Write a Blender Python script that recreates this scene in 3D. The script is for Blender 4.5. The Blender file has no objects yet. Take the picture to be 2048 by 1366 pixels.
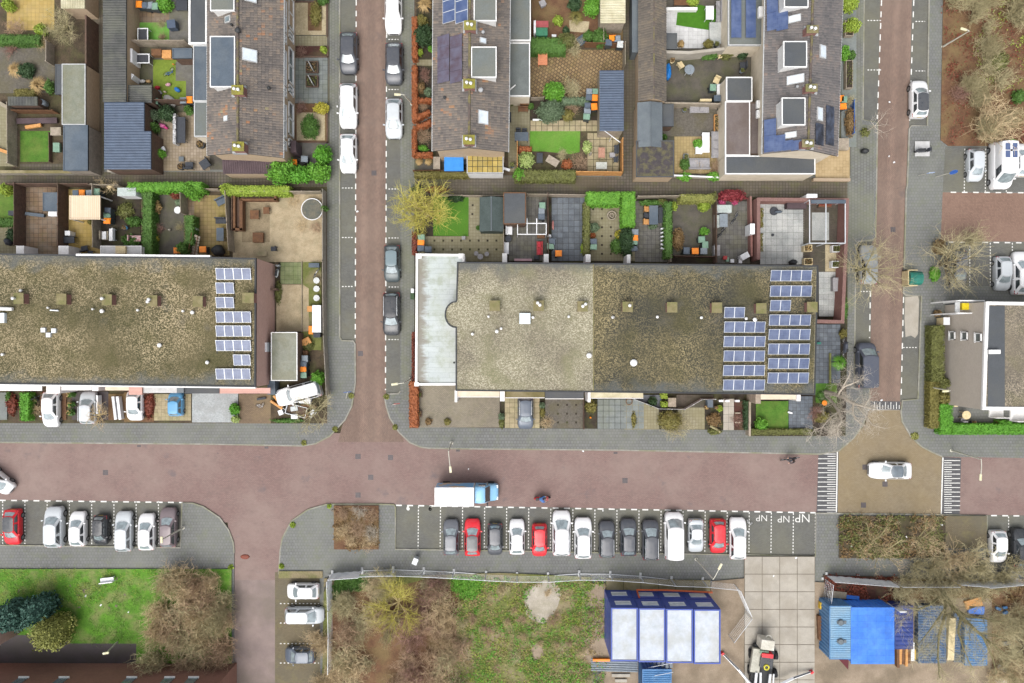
import bpy, bmesh, math, random
from mathutils import Vector, Matrix, noise
rad = math.radians
sc = bpy.context.scene
col = sc.collection
random.seed(7)

# ------------------------------------------------------------------ camera, sky, sun, exposure
HC = 70.0            # drone height in metres
PPM = 20.0           # photo pixels per metre on the ground
cam_d = bpy.data.cameras.new('drone_camera')
cam_d.sensor_width = 36.0
cam_d.lens = PPM * HC / 2048.0 * 36.0
cam_d.clip_end = 3000
cam = bpy.data.objects.new('drone_camera', cam_d)
cam.location = (0, 0, HC)
col.objects.link(cam)
sc.camera = cam

SUN_EL, SUN_ROT = rad(62), rad(200)
w = bpy.data.worlds.new('World')
sc.world = w
w.use_nodes = True
nt = w.node_tree
nt.nodes.clear()
sky = nt.nodes.new('ShaderNodeTexSky')
sky.sky_type = 'NISHITA'
sky.sun_disc = False
sky.sun_elevation = SUN_EL
sky.sun_rotation = SUN_ROT
sky.dust_density = 6.0
sky.air_density = 1.0
hsv = nt.nodes.new('ShaderNodeHueSaturation')
hsv.inputs['Saturation'].default_value = 0.30      # overcast: the cloud layer takes most of the blue out
bg = nt.nodes.new('ShaderNodeBackground')
bg.inputs['Strength'].default_value = 0.15
wo = nt.nodes.new('ShaderNodeOutputWorld')
nt.links.new(sky.outputs[0], hsv.inputs['Color'])
nt.links.new(hsv.outputs[0], bg.inputs['Color'])
nt.links.new(bg.outputs[0], wo.inputs['Surface'])
sun_d = bpy.data.lights.new('sun', 'SUN')
sun_d.energy = 0.6
sun_d.angle = rad(45)
sun_d.color = (1.0, 0.97, 0.93)
sun = bpy.data.objects.new('sun', sun_d)
sun.rotation_euler = (rad(90) - SUN_EL, 0, rad(180) - SUN_ROT)
sun.location = (0, 0, 90)
col.objects.link(sun)
sc.view_settings.view_transform = 'Standard'
sc.view_settings.look = 'None'
sc.view_settings.gamma = 1.0
sc.view_settings.use_curve_mapping = False
sc.view_settings.exposure = 0.85
sc.cycles.use_denoising = True
sc.cycles.max_bounces = 6
sc.cycles.diffuse_bounces = 3
sc.cycles.glossy_bounces = 2
sc.cycles.transmission_bounces = 3
sc.cycles.transparent_max_bounces = 6

# ------------------------------------------------------------------ photo pixels -> directions -> places
VIEWS = {'F': (0, 0, 1.0),
 'A1': (0, 0, .25626), 'A2': (380, 0, .27815), 'A3': (800, 0, .27823), 'A4': (1240, 0, .27823), 'A5': (1660, 0, .29283),
 'B1': (0, 340, .26352), 'B2': (380, 340, .26352), 'B3': (780, 340, .26352), 'B4': (1200, 340, .26352), 'B5': (1640, 380, .23424),
 'C1': (0, 680, .24896), 'C2': (380, 680, .24887), 'C3': (780, 680, .24887), 'C4': (1200, 680, .24887), 'C5': (1600, 640, .29280),
 'D1': (0, 990, .27525), 'D2': (440, 990, .27525), 'D3': (840, 990, .27525), 'D4': (1180, 990, .27525), 'D5': (1600, 990, .27520)}
V = VIEWS['F']
def view(k):
    global V
    V = VIEWS[k]
def px(x, y):
    return V[0] + x * V[2], V[1] + y * V[2]
def P(x, y, h=0.0):
    """the place at height h seen at this pixel"""
    a, b = px(x, y)
    k = (HC - h) / HC / PPM
    return Vector(((a - 1024) * k, (683 - b) * k, h))
def M(n):
    """length of n view pixels on the ground, in metres"""
    return n * V[2] / PPM
def rect(x0, y0, x1, y1):
    return [(x0, y0), (x1, y0), (x1, y1), (x0, y1)]

# ------------------------------------------------------------------ materials
MAT = {}
def C(r, g, b, k=0.80):
    """albedo estimated from a colour seen in the photograph's even light"""
    f = lambda c: ((c / 255.0 + 0.055) / 1.055) ** 2.4 if c > 10 else c / 255.0 / 12.92
    return (min(.85, f(r) * k), min(.85, f(g) * k), min(.85, f(b) * k), 1.0)
def nodes_of(m):
    m.use_nodes = True
    t = m.node_tree
    return t, t.nodes, t.links, t.nodes['Principled BSDF']
def mapping(t, kind='pos', scale=(1, 1, 1), rot=0.0):
    n, l = t.nodes, t.links
    if kind == 'pos':
        g = n.new('ShaderNodeNewGeometry'); out = g.outputs['Position']
    else:
        g = n.new('ShaderNodeTexCoord'); out = g.outputs['Object']
    mp = n.new('ShaderNodeMapping')
    mp.inputs['Scale'].default_value = scale
    mp.inputs['Rotation'].default_value = (0, 0, rot)
    l.new(out, mp.inputs['Vector'])
    return mp.outputs[0]
def noise_fac(t, vec, scale, detail=4, rough=.6, lo=.35, hi=.65):
    n, l = t.nodes, t.links
    x = n.new('ShaderNodeTexNoise')
    x.inputs['Scale'].default_value = scale; x.inputs['Detail'].default_value = detail; x.inputs['Roughness'].default_value = rough
    l.new(vec, x.inputs['Vector'])
    r = n.new('ShaderNodeMapRange')
    r.inputs['From Min'].default_value = lo; r.inputs['From Max'].default_value = hi
    l.new(x.outputs['Fac'], r.inputs['Value'])
    return r.outputs['Result'], x.outputs['Fac']
def mix(t, fac, a, b, mode='MIX', f=None):
    n, l = t.nodes, t.links
    m = n.new('ShaderNodeMix'); m.data_type = 'RGBA'; m.blend_type = mode
    if fac is not None: l.new(fac, m.inputs[0])
    else: m.inputs[0].default_value = f
    for v, i in ((a, 6), (b, 7)):
        if isinstance(v, tuple): m.inputs[i].default_value = v
        else: l.new(v, m.inputs[i])
    return m.outputs[2]
def scaled(t, fac, k):
    m = t.nodes.new('ShaderNodeMath'); m.operation = 'MULTIPLY'; m.inputs[1].default_value = k
    t.links.new(fac, m.inputs[0]); return m.outputs[0]
def bump(t, b, h, strength, dist=.02):
    x = t.nodes.new('ShaderNodeBump'); x.inputs['Strength'].default_value = strength; x.inputs['Distance'].default_value = dist
    t.links.new(h, x.inputs['Height']); t.links.new(x.outputs[0], b.inputs['Normal'])
def dark(c, k): return (c[0] * k, c[1] * k, c[2] * k, 1.0)
def pm(name, c, c2=None, scale=1.2, rough=.8, c3=None, scale3=.25, f3=.6, fine=9.0, ffine=.5, metal=0.0, spec=.4, coat=0.0, bmp=0.0, kind='pos', rnd=0.0):
    """patchy plain material: c with patches of c2, big stains of c3 and fine grain"""
    if name in MAT: return MAT[name]
    m = bpy.data.materials.new(name); MAT[name] = m
    t, n, l, b = nodes_of(m)
    v = mapping(t, kind)
    c2 = c2 or dark(c, .8)
    f, _ = noise_fac(t, v, scale, 5, .65)
    o = mix(t, f, c, c2)
    if c3:
        f, _ = noise_fac(t, v, scale3, 4, .6, .45, .62)
        o = mix(t, scaled(t, f, f3), o, c3)
    f, raw = noise_fac(t, v, fine, 3, .7, .3, .7)
    o = mix(t, scaled(t, f, ffine), o, mix(t, None, o, (.35, .35, .35, 1), 'MULTIPLY', 1.0))
    if rnd:
        oi = n.new('ShaderNodeObjectInfo')
        mr = n.new('ShaderNodeMapRange'); mr.inputs['To Min'].default_value = 1 - rnd; mr.inputs['To Max'].default_value = 1 + rnd
        l.new(oi.outputs['Random'], mr.inputs['Value'])
        hs = n.new('ShaderNodeHueSaturation'); l.new(o, hs.inputs['Color']); l.new(mr.outputs[0], hs.inputs['Value'])
        o = hs.outputs[0]
    l.new(o, b.inputs['Base Color'])
    b.inputs['Roughness'].default_value = rough; b.inputs['Metallic'].default_value = metal
    b.inputs['Specular IOR Level'].default_value = spec; b.inputs['Coat Weight'].default_value = coat
    if bmp: bump(t, b, raw, bmp)
    return m
def brick(name, c1, c2, mortar, bw=.21, bh=.105, ms=.012, rot=0.0, rough=.85, stain=None, fst=.5, sst=.3, moss=None, fm=.5, freq=.5, plane='xy', bmp=.25, tracks=(), spots=None):
    if name in MAT: return MAT[name]
    m = bpy.data.materials.new(name); MAT[name] = m
    t, n, l, b = nodes_of(m)
    v = mapping(t)
    vb = v
    if plane != 'xy':
        s = n.new('ShaderNodeSeparateXYZ'); l.new(v, s.inputs[0])
        cb = n.new('ShaderNodeCombineXYZ')
        l.new(s.outputs['Y' if plane == 'yz' else 'X'], cb.inputs['X']); l.new(s.outputs['Z'], cb.inputs['Y'])
        vb = cb.outputs[0]
    elif rot:
        vb = mapping(t, 'pos', (1, 1, 1), rot)
    k = n.new('ShaderNodeTexBrick')
    k.offset = freq
    k.inputs['Color1'].default_value = c1; k.inputs['Color2'].default_value = c2; k.inputs['Mortar'].default_value = mortar
    k.inputs['Scale'].default_value = 1.0; k.inputs['Mortar Size'].default_value = ms; k.inputs['Mortar Smooth'].default_value = .3
    k.inputs['Brick Width'].default_value = bw; k.inputs['Row Height'].default_value = bh
    l.new(vb, k.inputs['Vector'])
    o = k.outputs['Color']
    f, raw = noise_fac(t, v, 14, 3, .7, .3, .7)
    o = mix(t, scaled(t, f, .35), o, mix(t, None, o, (.45, .45, .45, 1), 'MULTIPLY', 1.0))
    f, _ = noise_fac(t, v, 1.1, 6, .7, .3, .7)
    o = mix(t, scaled(t, f, .30), o, mix(t, None, o, (1.35, 1.35, 1.35, 1), 'MULTIPLY', 1.0))
    if stain:
        f, _ = noise_fac(t, v, sst, 6, .65, .42, .66)
        o = mix(t, scaled(t, f, fst), o, stain)
    if moss:
        f, _ = noise_fac(t, v, .9, 6, .75, .5, .68)
        o = mix(t, scaled(t, f, fm), o, moss)
    if spots:                     # scattered oil and damp blotches
        f, _ = noise_fac(t, v, .42, 5, .6, .62, .72)
        o = mix(t, scaled(t, f, .6), o, spots)
        f, _ = noise_fac(t, v, 2.3, 3, .6, .68, .74)
        o = mix(t, scaled(t, f, .45), o, dark(spots, .7))
    for x0, slope in tracks:      # paler wheel tracks worn along a street whose axis is x = x0 + slope * y
        sx = n.new('ShaderNodeSeparateXYZ'); l.new(v, sx.inputs[0])
        def mth(op, a, bb, c_=None):
            q = n.new('ShaderNodeMath'); q.operation = op
            for i, w_ in enumerate((a, bb, c_)):
                if w_ is None: continue
                if isinstance(w_, (int, float)): q.inputs[i].default_value = w_
                else: l.new(w_, q.inputs[i])
            return q.outputs[0]
        d = mth('ABSOLUTE', mth('SUBTRACT', mth('SUBTRACT', sx.outputs['X'], mth('MULTIPLY', sx.outputs['Y'], slope)), x0), 0)
        e = mth('ABSOLUTE', mth('SUBTRACT', d, .72), 0)
        mr = n.new('ShaderNodeMapRange'); mr.inputs['From Min'].default_value = .5; mr.inputs['From Max'].default_value = .1
        l.new(e, mr.inputs['Value'])
        f, _ = noise_fac(t, v, .8, 4, .7, .3, .6)
        o = mix(t, mth('MULTIPLY', mth('MULTIPLY', mr.outputs[0], f), .5), o, mix(t, None, o, (1.45, 1.42, 1.4, 1), 'MULTIPLY', 1.0))
    l.new(o, b.inputs['Base Color'])
    b.inputs['Roughness'].default_value = rough
    b.inputs['Specular IOR Level'].default_value = .35
    if bmp: bump(t, b, k.outputs['Fac'], -bmp, .01)
    return m
def foliage(name, c1, c2, c3=None, scale=2.2, rough=.6):
    """leaf colour by position through the crown, plus leaf-to-leaf change"""
    if name in MAT: return MAT[name]
    m = bpy.data.materials.new(name); MAT[name] = m
    t, n, l, b = nodes_of(m)
    v = mapping(t)
    f, _ = noise_fac(t, v, scale, 4, .7, .3, .7)
    o = mix(t, f, c1, c2)
    f, _ = noise_fac(t, v, 23, 2, .7, .35, .65)
    o = mix(t, scaled(t, f, .65), o, c3 or dark(c2, .5))
    f, _ = noise_fac(t, v, 37, 2, .7, .55, .7)
    o = mix(t, scaled(t, f, .5), o, mix(t, None, o, (1.5, 1.45, 1.3, 1), 'MULTIPLY', 1.0))
    hs = n.new('ShaderNodeHueSaturation'); hs.inputs['Saturation'].default_value = .95; l.new(o, hs.inputs['Color']); o = hs.outputs[0]
    l.new(o, b.inputs['Base Color'])
    b.inputs['Roughness'].default_value = rough
    b.inputs['Specular IOR Level'].default_value = .3
    return m
def paint(name, c, rough=.3, metal=0.0, coat=.25):
    if name in MAT: return MAT[name]
    m = bpy.data.materials.new(name); MAT[name] = m
    t, n, l, b = nodes_of(m)
    v = mapping(t)
    f, raw = noise_fac(t, v, 3.0, 5, .7, .3, .8)
    l.new(mix(t, scaled(t, f, .18), c, (.22, .2, .17, 1)), b.inputs['Base Color'])
    mr = n.new('ShaderNodeMapRange'); mr.inputs['To Min'].default_value = rough * .8; mr.inputs['To Max'].default_value = rough * 1.5
    l.new(raw, mr.inputs['Value']); l.new(mr.outputs[0], b.inputs['Roughness'])
    b.inputs['Metallic'].default_value = metal * .35; b.inputs['Specular IOR Level'].default_value = .3
    b.inputs['Coat Weight'].default_value = coat; b.inputs['Coat Roughness'].default_value = .08
    return m
def glass_dark(name, c=(.05, .065, .07, 1), rough=.06, spec=1.0, metal=0.0):
    if name in MAT: return MAT[name]
    m = bpy.data.materials.new(name); MAT[name] = m
    t, n, l, b = nodes_of(m)
    v = mapping(t)
    f, _ = noise_fac(t, v, 2.5, 3)
    l.new(mix(t, f, c, dark(c, .6)), b.inputs['Base Color'])
    b.inputs['Roughness'].default_value = rough; b.inputs['IOR'].default_value = 1.6
    b.inputs['Specular IOR Level'].default_value = spec; b.inputs['Metallic'].default_value = metal
    b.inputs['Coat Weight'].default_value = .6
    return m

# ------------------------------------------------------------------ objects
def props(o, label=None, cat=None, group=None, kind=None):
    if label: o['label'] = label
    if cat: o['category'] = cat
    if group: o['group'] = group
    if kind: o['kind'] = kind
    return o
def thing(name, label, cat, loc=(0, 0, 0), rot=0.0, group=None):
    o = bpy.data.objects.new(name, None)
    o.empty_display_size = .2
    o.location = loc; o.rotation_euler = (0, 0, rot)
    col.objects.link(o)
    return props(o, label, cat, group)
class MB:
    def __init__(s): s.v, s.f, s.m, s.sm = [], [], [], []
    def add(s, vs, fs, mi=0, smooth=False):
        k = len(s.v)
        s.v += [tuple(q) for q in vs]
        for q in fs:
            s.f.append(tuple(i + k for i in q)); s.m.append(mi); s.sm.append(smooth)
        return s
    def box(s, x0, x1, y0, y1, z0, z1, mi=0):
        return s.add([(x0, y0, z0), (x1, y0, z0), (x1, y1, z0), (x0, y1, z0), (x0, y0, z1), (x1, y0, z1), (x1, y1, z1), (x0, y1, z1)],
                     [(3, 2, 1, 0), (4, 5, 6, 7), (0, 1, 5, 4), (1, 2, 6, 5), (2, 3, 7, 6), (3, 0, 4, 7)], mi)
    def obox(s, c, l, wd, z0, z1, rot=0.0, mi=0, tap=1.0):
        a, b = math.cos(rot), math.sin(rot)
        vs = []
        for z, k in ((z0, tap), (z1, 1.0)):
            for sx, sy in ((-1, -1), (1, -1), (1, 1), (-1, 1)):
                x, y = sx * l / 2 * k, sy * wd / 2 * k
                vs.append((c[0] + a * x - b * y, c[1] + b * x + a * y, z))
        return s.add(vs, [(3, 2, 1, 0), (4, 5, 6, 7), (0, 1, 5, 4), (1, 2, 6, 5), (2, 3, 7, 6), (3, 0, 4, 7)], mi)
    def prism(s, pts, z0, z1, mi=0, bottom=False):
        pts = [(q[0], q[1]) for q in pts]
        ar = sum(pts[i][0] * pts[(i + 1) % len(pts)][1] - pts[(i + 1) % len(pts)][0] * pts[i][1] for i in range(len(pts)))
        if ar < 0: pts = pts[::-1]
        n = len(pts)
        vs = [(x, y, z0) for x, y in pts] + [(x, y, z1) for x, y in pts]
        fs = [tuple(range(n, 2 * n))] + [(i, (i + 1) % n, n + (i + 1) % n, n + i) for i in range(n)]
        if bottom: fs.append(tuple(range(n - 1, -1, -1)))
        return s.add(vs, fs, mi)
    def cyl(s, c, z0, z1, r0, r1=None, n=12, mi=0, smooth=True, cap=True):
        r1 = r0 if r1 is None else r1
        vs = [(c[0] + r * math.cos(2 * math.pi * i / n), c[1] + r * math.sin(2 * math.pi * i / n), z) for z, r in ((z0, r0), (z1, r1)) for i in range(n)]
        s.add(vs, [(i, (i + 1) % n, n + (i + 1) % n, n + i) for i in range(n)], mi, smooth)
        if cap: s.add(vs, [tuple(range(n, 2 * n)), tuple(range(n - 1, -1, -1))], mi)
        return s
    def lathe(s, c, prof, n=14, mi=0, sq=1.0):
        vs = [(c[0] + r * math.cos(2 * math.pi * i / n), c[1] + r * sq * math.sin(2 * math.pi * i / n), c[2] + z) for r, z in prof for i in range(n)]
        fs = [(j * n + i, j * n + (i + 1) % n, (j + 1) * n + (i + 1) % n, (j + 1) * n + i) for j in range(len(prof) - 1) for i in range(n)]
        s.add(vs, fs, mi, True)
        k = (len(prof) - 1) * n
        return s.add(vs, [tuple(range(k, k + n)), tuple(range(n - 1, -1, -1))], mi)
    def tube(s, pts, rads, n=6, mi=0, cap=True):
        pts = [Vector(q) for q in pts]
        if not isinstance(rads, (list, tuple)): rads = [rads] * len(pts)
        vs = []
        up = Vector((.31, .17, .93)).normalized()
        for i, q in enumerate(pts):
            d = (pts[min(i + 1, len(pts) - 1)] - pts[max(i - 1, 0)])
            if d.length < 1e-6: d = Vector((0, 0, 1))
            d.normalize()
            a = d.cross(up)
            if a.length < 1e-3: a = d.cross(Vector((1, 0, 0)))
            a.normalize(); b = d.cross(a)
            for j in range(n):
                t = 2 * math.pi * j / n
                vs.append(q + (a * math.cos(t) + b * math.sin(t)) * rads[i])
        m = len(pts)
        s.add(vs, [(j * n + i, j * n + (i + 1) % n, (j + 1) * n + (i + 1) % n, (j + 1) * n + i) for j in range(m - 1) for i in range(n)], mi, n > 4)
        if cap and n > 3: s.add(vs, [tuple(range(n - 1, -1, -1)), tuple(range((m - 1) * n, m * n))], mi)
        return s
    def quad(s, a, b, c, d, mi=0): return s.add([a, b, c, d], [(0, 1, 2, 3)], mi)
    def mesh(s, name):
        me = bpy.data.meshes.new(name)
        me.from_pydata(s.v, [], s.f)
        if s.f:
            me.polygons.foreach_set('material_index', s.m)
            me.polygons.foreach_set('use_smooth', s.sm)
        me.update()
        return me
    def build(s, name, mats, parent=None, world=False, bev=0.0, **kw):
        if world and parent is not None:
            o3 = Vector(parent.location); r = Matrix.Rotation(-parent.rotation_euler[2], 3, 'Z')
            s.v = [tuple(r @ (Vector(q) - o3)) for q in s.v]
        me = s.mesh(name)
        for m in (mats if isinstance(mats, (list, tuple)) else [mats]): me.materials.append(m)
        o = put(name, me, parent)
        if bev:
            b = o.modifiers.new('bevel', 'BEVEL'); b.width = bev; b.segments = 2; b.limit_method = 'ANGLE'
        return props(o, **kw) if kw else o
def put(name, me, parent=None, loc=None, rot=0.0):
    o = bpy.data.objects.new(name, me)
    if parent is not None: o.parent = parent
    if loc is not None: o.location = loc
    if rot: o.rotation_euler = (0, 0, rot)
    col.objects.link(o)
    return o
def copy_tree(o, parent=None):
    c = o.copy(); col.objects.link(c); c.parent = parent
    for ch in o.children: copy_tree(ch, c)
    return c
def solo(o, loc, label, cat, group=None, rot=0.0):
    o.location = loc; o.rotation_euler = (0, 0, rot)
    return props(o, label, cat, group)

# ------------------------------------------------------------------ the setting: ground, roads, pavements, plots
GREY=C(96,92,86)
M_soil=pm('soil',C(98,84,66),C(72,62,48),1.5,.95,C(88,92,52),.5,.5,12,.6,bmp=.4)
M_litter=pm('leaf_litter',C(128,96,70),C(104,74,54),1.8,.95,C(132,114,76),.35,.7,14,.7,bmp=.5)
M_redsoil=pm('red_mulch',C(92,52,46),C(70,46,38),1.8,.95,C(96,86,62),.5,.7,14,.7,bmp=.5)
M_darksoil=pm('dark_soil',C(70,60,50),C(52,46,38),2.0,.95,C(80,84,46),.7,.6,12,.6,bmp=.4)
M_lawn=pm('lawn',C(88,130,42),C(66,108,26),1.6,.9,C(116,130,60),.5,.5,11,.55,bmp=.5)
M_rough=pm('rough_ground',C(124,128,72),C(100,108,52),1.1,.95,C(150,136,108),.28,.9,10,.6,bmp=.6)
M_park=pm('park_grass',C(100,150,44),C(80,126,34),1.6,.95,C(136,138,88),.6,.75,8,.55,bmp=.6)
M_turf=pm('artificial_turf',C(70,122,22),C(62,110,18),3,.95,None,fine=25,ffine=.25,bmp=.3)
M_turfb=pm('bright_turf',C(112,172,72),C(98,158,58),3,.95,C(122,134,78),.8,.6,20,.3,bmp=.3)
M_turfo=pm('olive_turf',C(122,142,52),C(108,128,44),3,.95,None,fine=20,ffine=.3,bmp=.3)
M_sand=pm('sand',C(188,172,142),C(166,150,120),1.6,.95,C(150,140,112),.5,.6,12,.45,bmp=.4)
M_dirt=pm('site_dirt',C(162,146,126),C(144,128,108),.9,.95,C(118,106,88),.3,.7,11,.45,bmp=.4)
M_wgravel=pm('cream_gravel',C(206,192,160),C(180,166,132),6,.95,C(140,124,92),.6,.4,16,.6,bmp=.6)
M_ggravel=pm('grey_gravel',C(118,112,102),C(94,90,82),5,.95,C(104,98,70),.6,.5,16,.6,bmp=.6)
M_wstone=pm('pale_gravel',C(188,192,192),C(162,168,170),7,.95,C(150,152,150),.8,.5,18,.5,bmp=.6)
M_wet=pm('wet_gravel',C(98,92,82),C(78,74,66),1.5,.7,C(90,92,58),.45,.6,14,.5,bmp=.4)
M_conc=pm('concrete',C(176,170,158),C(162,156,145),.9,.9,C(146,138,124),.5,.5,10,.2,rnd=.025,bmp=.2)
M_concmoss=pm('mossy_concrete',C(136,126,92),C(116,108,70),1.3,.9,C(160,150,122),.5,.5,10,.35,rnd=.12,bmp=.2)
M_kerb=pm('kerb_stone',C(158,156,148),C(136,134,122),2.0,.9,C(120,122,84),.4,.6,12,.3)
M_road=brick('red_road_brick',C(136,112,107),C(125,102,97),C(108,92,86),stain=C(146,130,122),fst=.6,sst=.10,moss=C(110,95,90),fm=.45,spots=C(98,92,94))
M_street=brick('street_brick',C(128,108,96),C(115,96,86),C(98,83,75),rot=rad(90),stain=C(136,118,106),fst=.4,sst=.15,moss=C(104,92,84),fm=.4,spots=C(92,84,82),tracks=((-14.1,0.0),(38.0,.0365)))
M_lot=brick('lot_brick',C(136,110,96),C(124,99,86),C(108,88,76),rot=rad(45),stain=C(144,119,104),fst=.4,sst=.2)
M_tan=brick('tan_brick',C(142,129,107),C(130,117,95),C(114,103,83),stain=C(134,117,84),spots=C(116,104,84),fst=.6,sst=.12,moss=C(150,137,112),fm=.35)
M_pave=brick('pavement_slabs',C(118,119,118),C(109,110,108),C(92,93,90),.30,.30,.022,spots=C(98,99,95),stain=C(122,124,116),fst=.55,sst=.14,moss=C(110,116,82),fm=.35)
M_paver=brick('pavement_slabs_turned',C(118,119,116),C(108,109,105),C(90,91,86),.30,.30,.022,rot=rad(90),stain=C(122,124,104),fst=.6,sst=.2,moss=C(106,110,80),fm=.4)
M_bay=brick('bay_brick',C(106,106,102),C(96,96,92),C(84,84,80),stain=C(112,110,92),fst=.6,sst=.16,moss=C(116,118,112),fm=.3)
M_baymoss=brick('mossy_bay_brick',C(116,105,84),C(104,94,74),C(88,80,62),stain=C(98,94,80),fst=.7,sst=.25,moss=C(122,114,76),fm=.5)
M_alley=brick('alley_tiles',C(106,98,88),C(92,86,78),C(70,66,56),.30,.30,.03,freq=0,stain=C(92,84,66),fst=.7,sst=.2,moss=C(92,96,52),fm=.5)
M_asph=pm('grey_asphalt',C(146,130,124),C(130,116,112),.6,.9,C(118,108,98),.25,.7,14,.3)
M_wetasph=pm('dark_asphalt',C(68,58,60),C(54,50,50),.8,.55,C(64,56,44),.4,.6,14,.3)
M_white=pm('road_paint',C(236,236,232),C(206,206,200),6,.7,None,fine=14,ffine=.2)
M_steel=pm('cast_iron',C(104,98,98),C(88,82,84),6,.6,None,fine=20,ffine=.4,metal=.4)
M_tilegrey=pm('grey_tile',C(128,134,132),C(114,120,118),2,.85,C(120,124,104),.6,.4,10,.25,rnd=.12)
M_tileyel=pm('mossy_yellow_tile',C(186,164,92),C(164,142,70),2,.85,C(158,148,100),.6,.5,10,.3,rnd=.14)
M_tiletan=pm('tan_tile',C(176,162,132),C(154,142,112),2,.85,C(146,142,104),.6,.5,10,.3,rnd=.12)
M_tileslate=pm('slate_tile',C(98,106,114),C(82,88,96),2,.5,C(120,126,130),.8,.4,10,.3,rnd=.2)
M_tilewhite=pm('white_tile',C(206,206,206),C(190,190,188),2,.8,C(168,172,168),.6,.3,10,.2,rnd=.06)
M_tilebrown=pm('brown_tile',C(142,120,98),C(122,102,82),2,.85,C(128,120,84),.6,.5,10,.3,rnd=.16)
M_tiledark=pm('dark_tile',C(112,110,104),C(94,92,88),2,.7,C(104,102,78),.6,.5,10,.3,rnd=.14)
M_tilepale=pm('pale_tile',C(182,184,180),C(158,162,160),1.2,.8,C(196,196,192),.5,.6,9,.4,rnd=.1)
M_joint=pm('tile_joint',C(84,78,60),C(66,64,48),3,.95)
M_jointd=pm('dark_joint',C(62,62,60),C(50,52,50),3,.9)
M_patio=brick('patio_tiles',C(150,144,120),C(136,130,106),C(112,106,84),.30,.30,.02,freq=0,stain=C(128,122,92),fst=.6,sst=.4,moss=C(120,116,82),fm=.5)
M_patioy=brick('yellow_patio_tiles',C(186,160,96),C(168,142,76),C(140,120,68),.40,.40,.025,freq=0,stain=C(160,142,100),fst=.6,sst=.5,moss=C(140,128,60),fm=.5)
M_patiob=brick('brown_patio_tiles',C(134,112,90),C(118,98,78),C(88,74,58),.45,.45,.03,freq=0,stain=C(140,132,122),fst=.5,sst=.6,moss=C(112,100,60),fm=.5)
M_drive=brick('drive_brick',C(140,132,116),C(124,116,102),C(100,94,82),.21,.105,.014,stain=C(150,142,124),fst=.5,sst=.25,moss=C(116,112,84),fm=.4)
M_diag=brick('diagonal_tiles',C(158,134,96),C(120,98,70),C(86,72,54),.32,.32,.05,rot=rad(38),freq=.5,stain=C(130,112,82),fst=.6,sst=.3,moss=C(116,104,62),fm=.5)
M_deckw=pm('old_deck_wood',C(92,84,74),C(74,66,58),2,.85,C(84,84,62),.5,.4,10,.4)

ZS=[0.112]
def sheet(name,pts,mat,z=None,z0=None,kind='structure',parent=None):
    if z is None:
        ZS[0]+=.0006
        z=ZS[0]
    mb=MB()
    mb.prism([P(x,y) for x,y in pts],(z-.03) if z0 is None else z0,z)
    return mb.build(name,mat,parent,kind=kind)
def strip_pts(pts,half):
    """offset both sides of a world polyline"""
    L,R=[],[]
    n=len(pts)
    for i,p in enumerate(pts):
        d=(pts[min(i+1,n-1)]-pts[max(i-1,0)]);d.z=0
        d.normalize();q=Vector((-d.y,d.x,0))*half
        L.append(p+q);R.append(p-q)
    return L,R
def strip(name,pts,wd,z0,z1,mat,kind='structure',parent=None):
    ps=[P(x,y) for x,y in pts]
    L,R=strip_pts(ps,wd/2)
    mb=MB()
    for i in range(len(ps)-1):
        a,b,c,d=L[i],R[i],R[i+1],L[i+1]
        mb.add([(q.x,q.y,z) for z in (z0,z1) for q in (a,b,c,d)],[(4,5,6,7),(0,1,5,4),(2,3,7,6)]+([(3,0,4,7)])+[(1,2,6,5)])
    return mb.build(name,mat,parent,kind=kind)
def tilefield(name,x0,y0,x1,y1,nx,ny,mjoint,mtile,gap=.03,rise=.012,skip=None,off=0.0):
    base=sheet(name,rect(x0,y0,x1,y1),mjoint)
    z=ZS[0];ZS[0]+=.0006
    a,b=P(x0,y1),P(x1,y0)
    tx,ty=(b.x-a.x)/nx,(b.y-a.y)/ny
    mb=MB();mb.box(-tx/2+gap/2,tx/2-gap/2,-ty/2+gap/2,ty/2-gap/2,-.02,0)
    me=mb.mesh('paving_tile');me.materials.append(mtile)
    for i in range(nx):
        for j in range(ny):
            if skip and skip(i,j):continue
            o=put('paving_tile',me,base,(a.x+(i+.5)*tx,a.y+(j+.5)*ty,z+rise+random.uniform(-.004,.004)))
            o.rotation_euler=(random.uniform(-.008,.008),random.uniform(-.008,.008),random.uniform(-.006,.006))
    return base

# one sheet to the horizon
mb=MB();mb.quad((-900,-900,-.12),(900,-900,-.12),(900,900,-.12),(-900,900,-.12))
mb.build('ground',M_soil,kind='structure')
view('F')
E0,E1,S1=-140,2190,1480
sheet('road',rect(E0,866,E1,1045),M_road,0.0,-.1)
sheet('street',[(704,E0),(786,E0),(782,800),(806,870),(808,884),(676,884),(684,852),(704,800)],M_street,.004,-.1)
sheet('street',[(1750,E0),(1838,E0),(1824,380),(1806,830),(1730,830),(1736,640),(1744,390)],M_street,.004,-.1)
sheet('side_street',[(455,1036),(585,1036),(566,1160),(464,1160)],M_road,.006,-.1)
sheet('side_street',[(455,1158),(575,1158),(572,S1),(455,S1)],M_asph,.002,-.1)
sheet('crossing_table',[(1677,903),(1730,850),(1738,820),(1801,820),(1804,845),(1830,884),(1866,905),(1883,914),(1881,1028),(1675,1026)],M_tan,.045,-.1)
M_hump=pm('hump_brick',C(94,94,96),C(82,82,84),2,.9,None,fine=14,ffine=.4)
def hump(x0,y0,x1,y1,x2,y2,x3,y3,low,n,along):
    o=sheet('speed_ramp',[(x0,y0),(x1,y1),(x2,y2),(x3,y3)],M_hump,.024,-.1)
    return o
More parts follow.
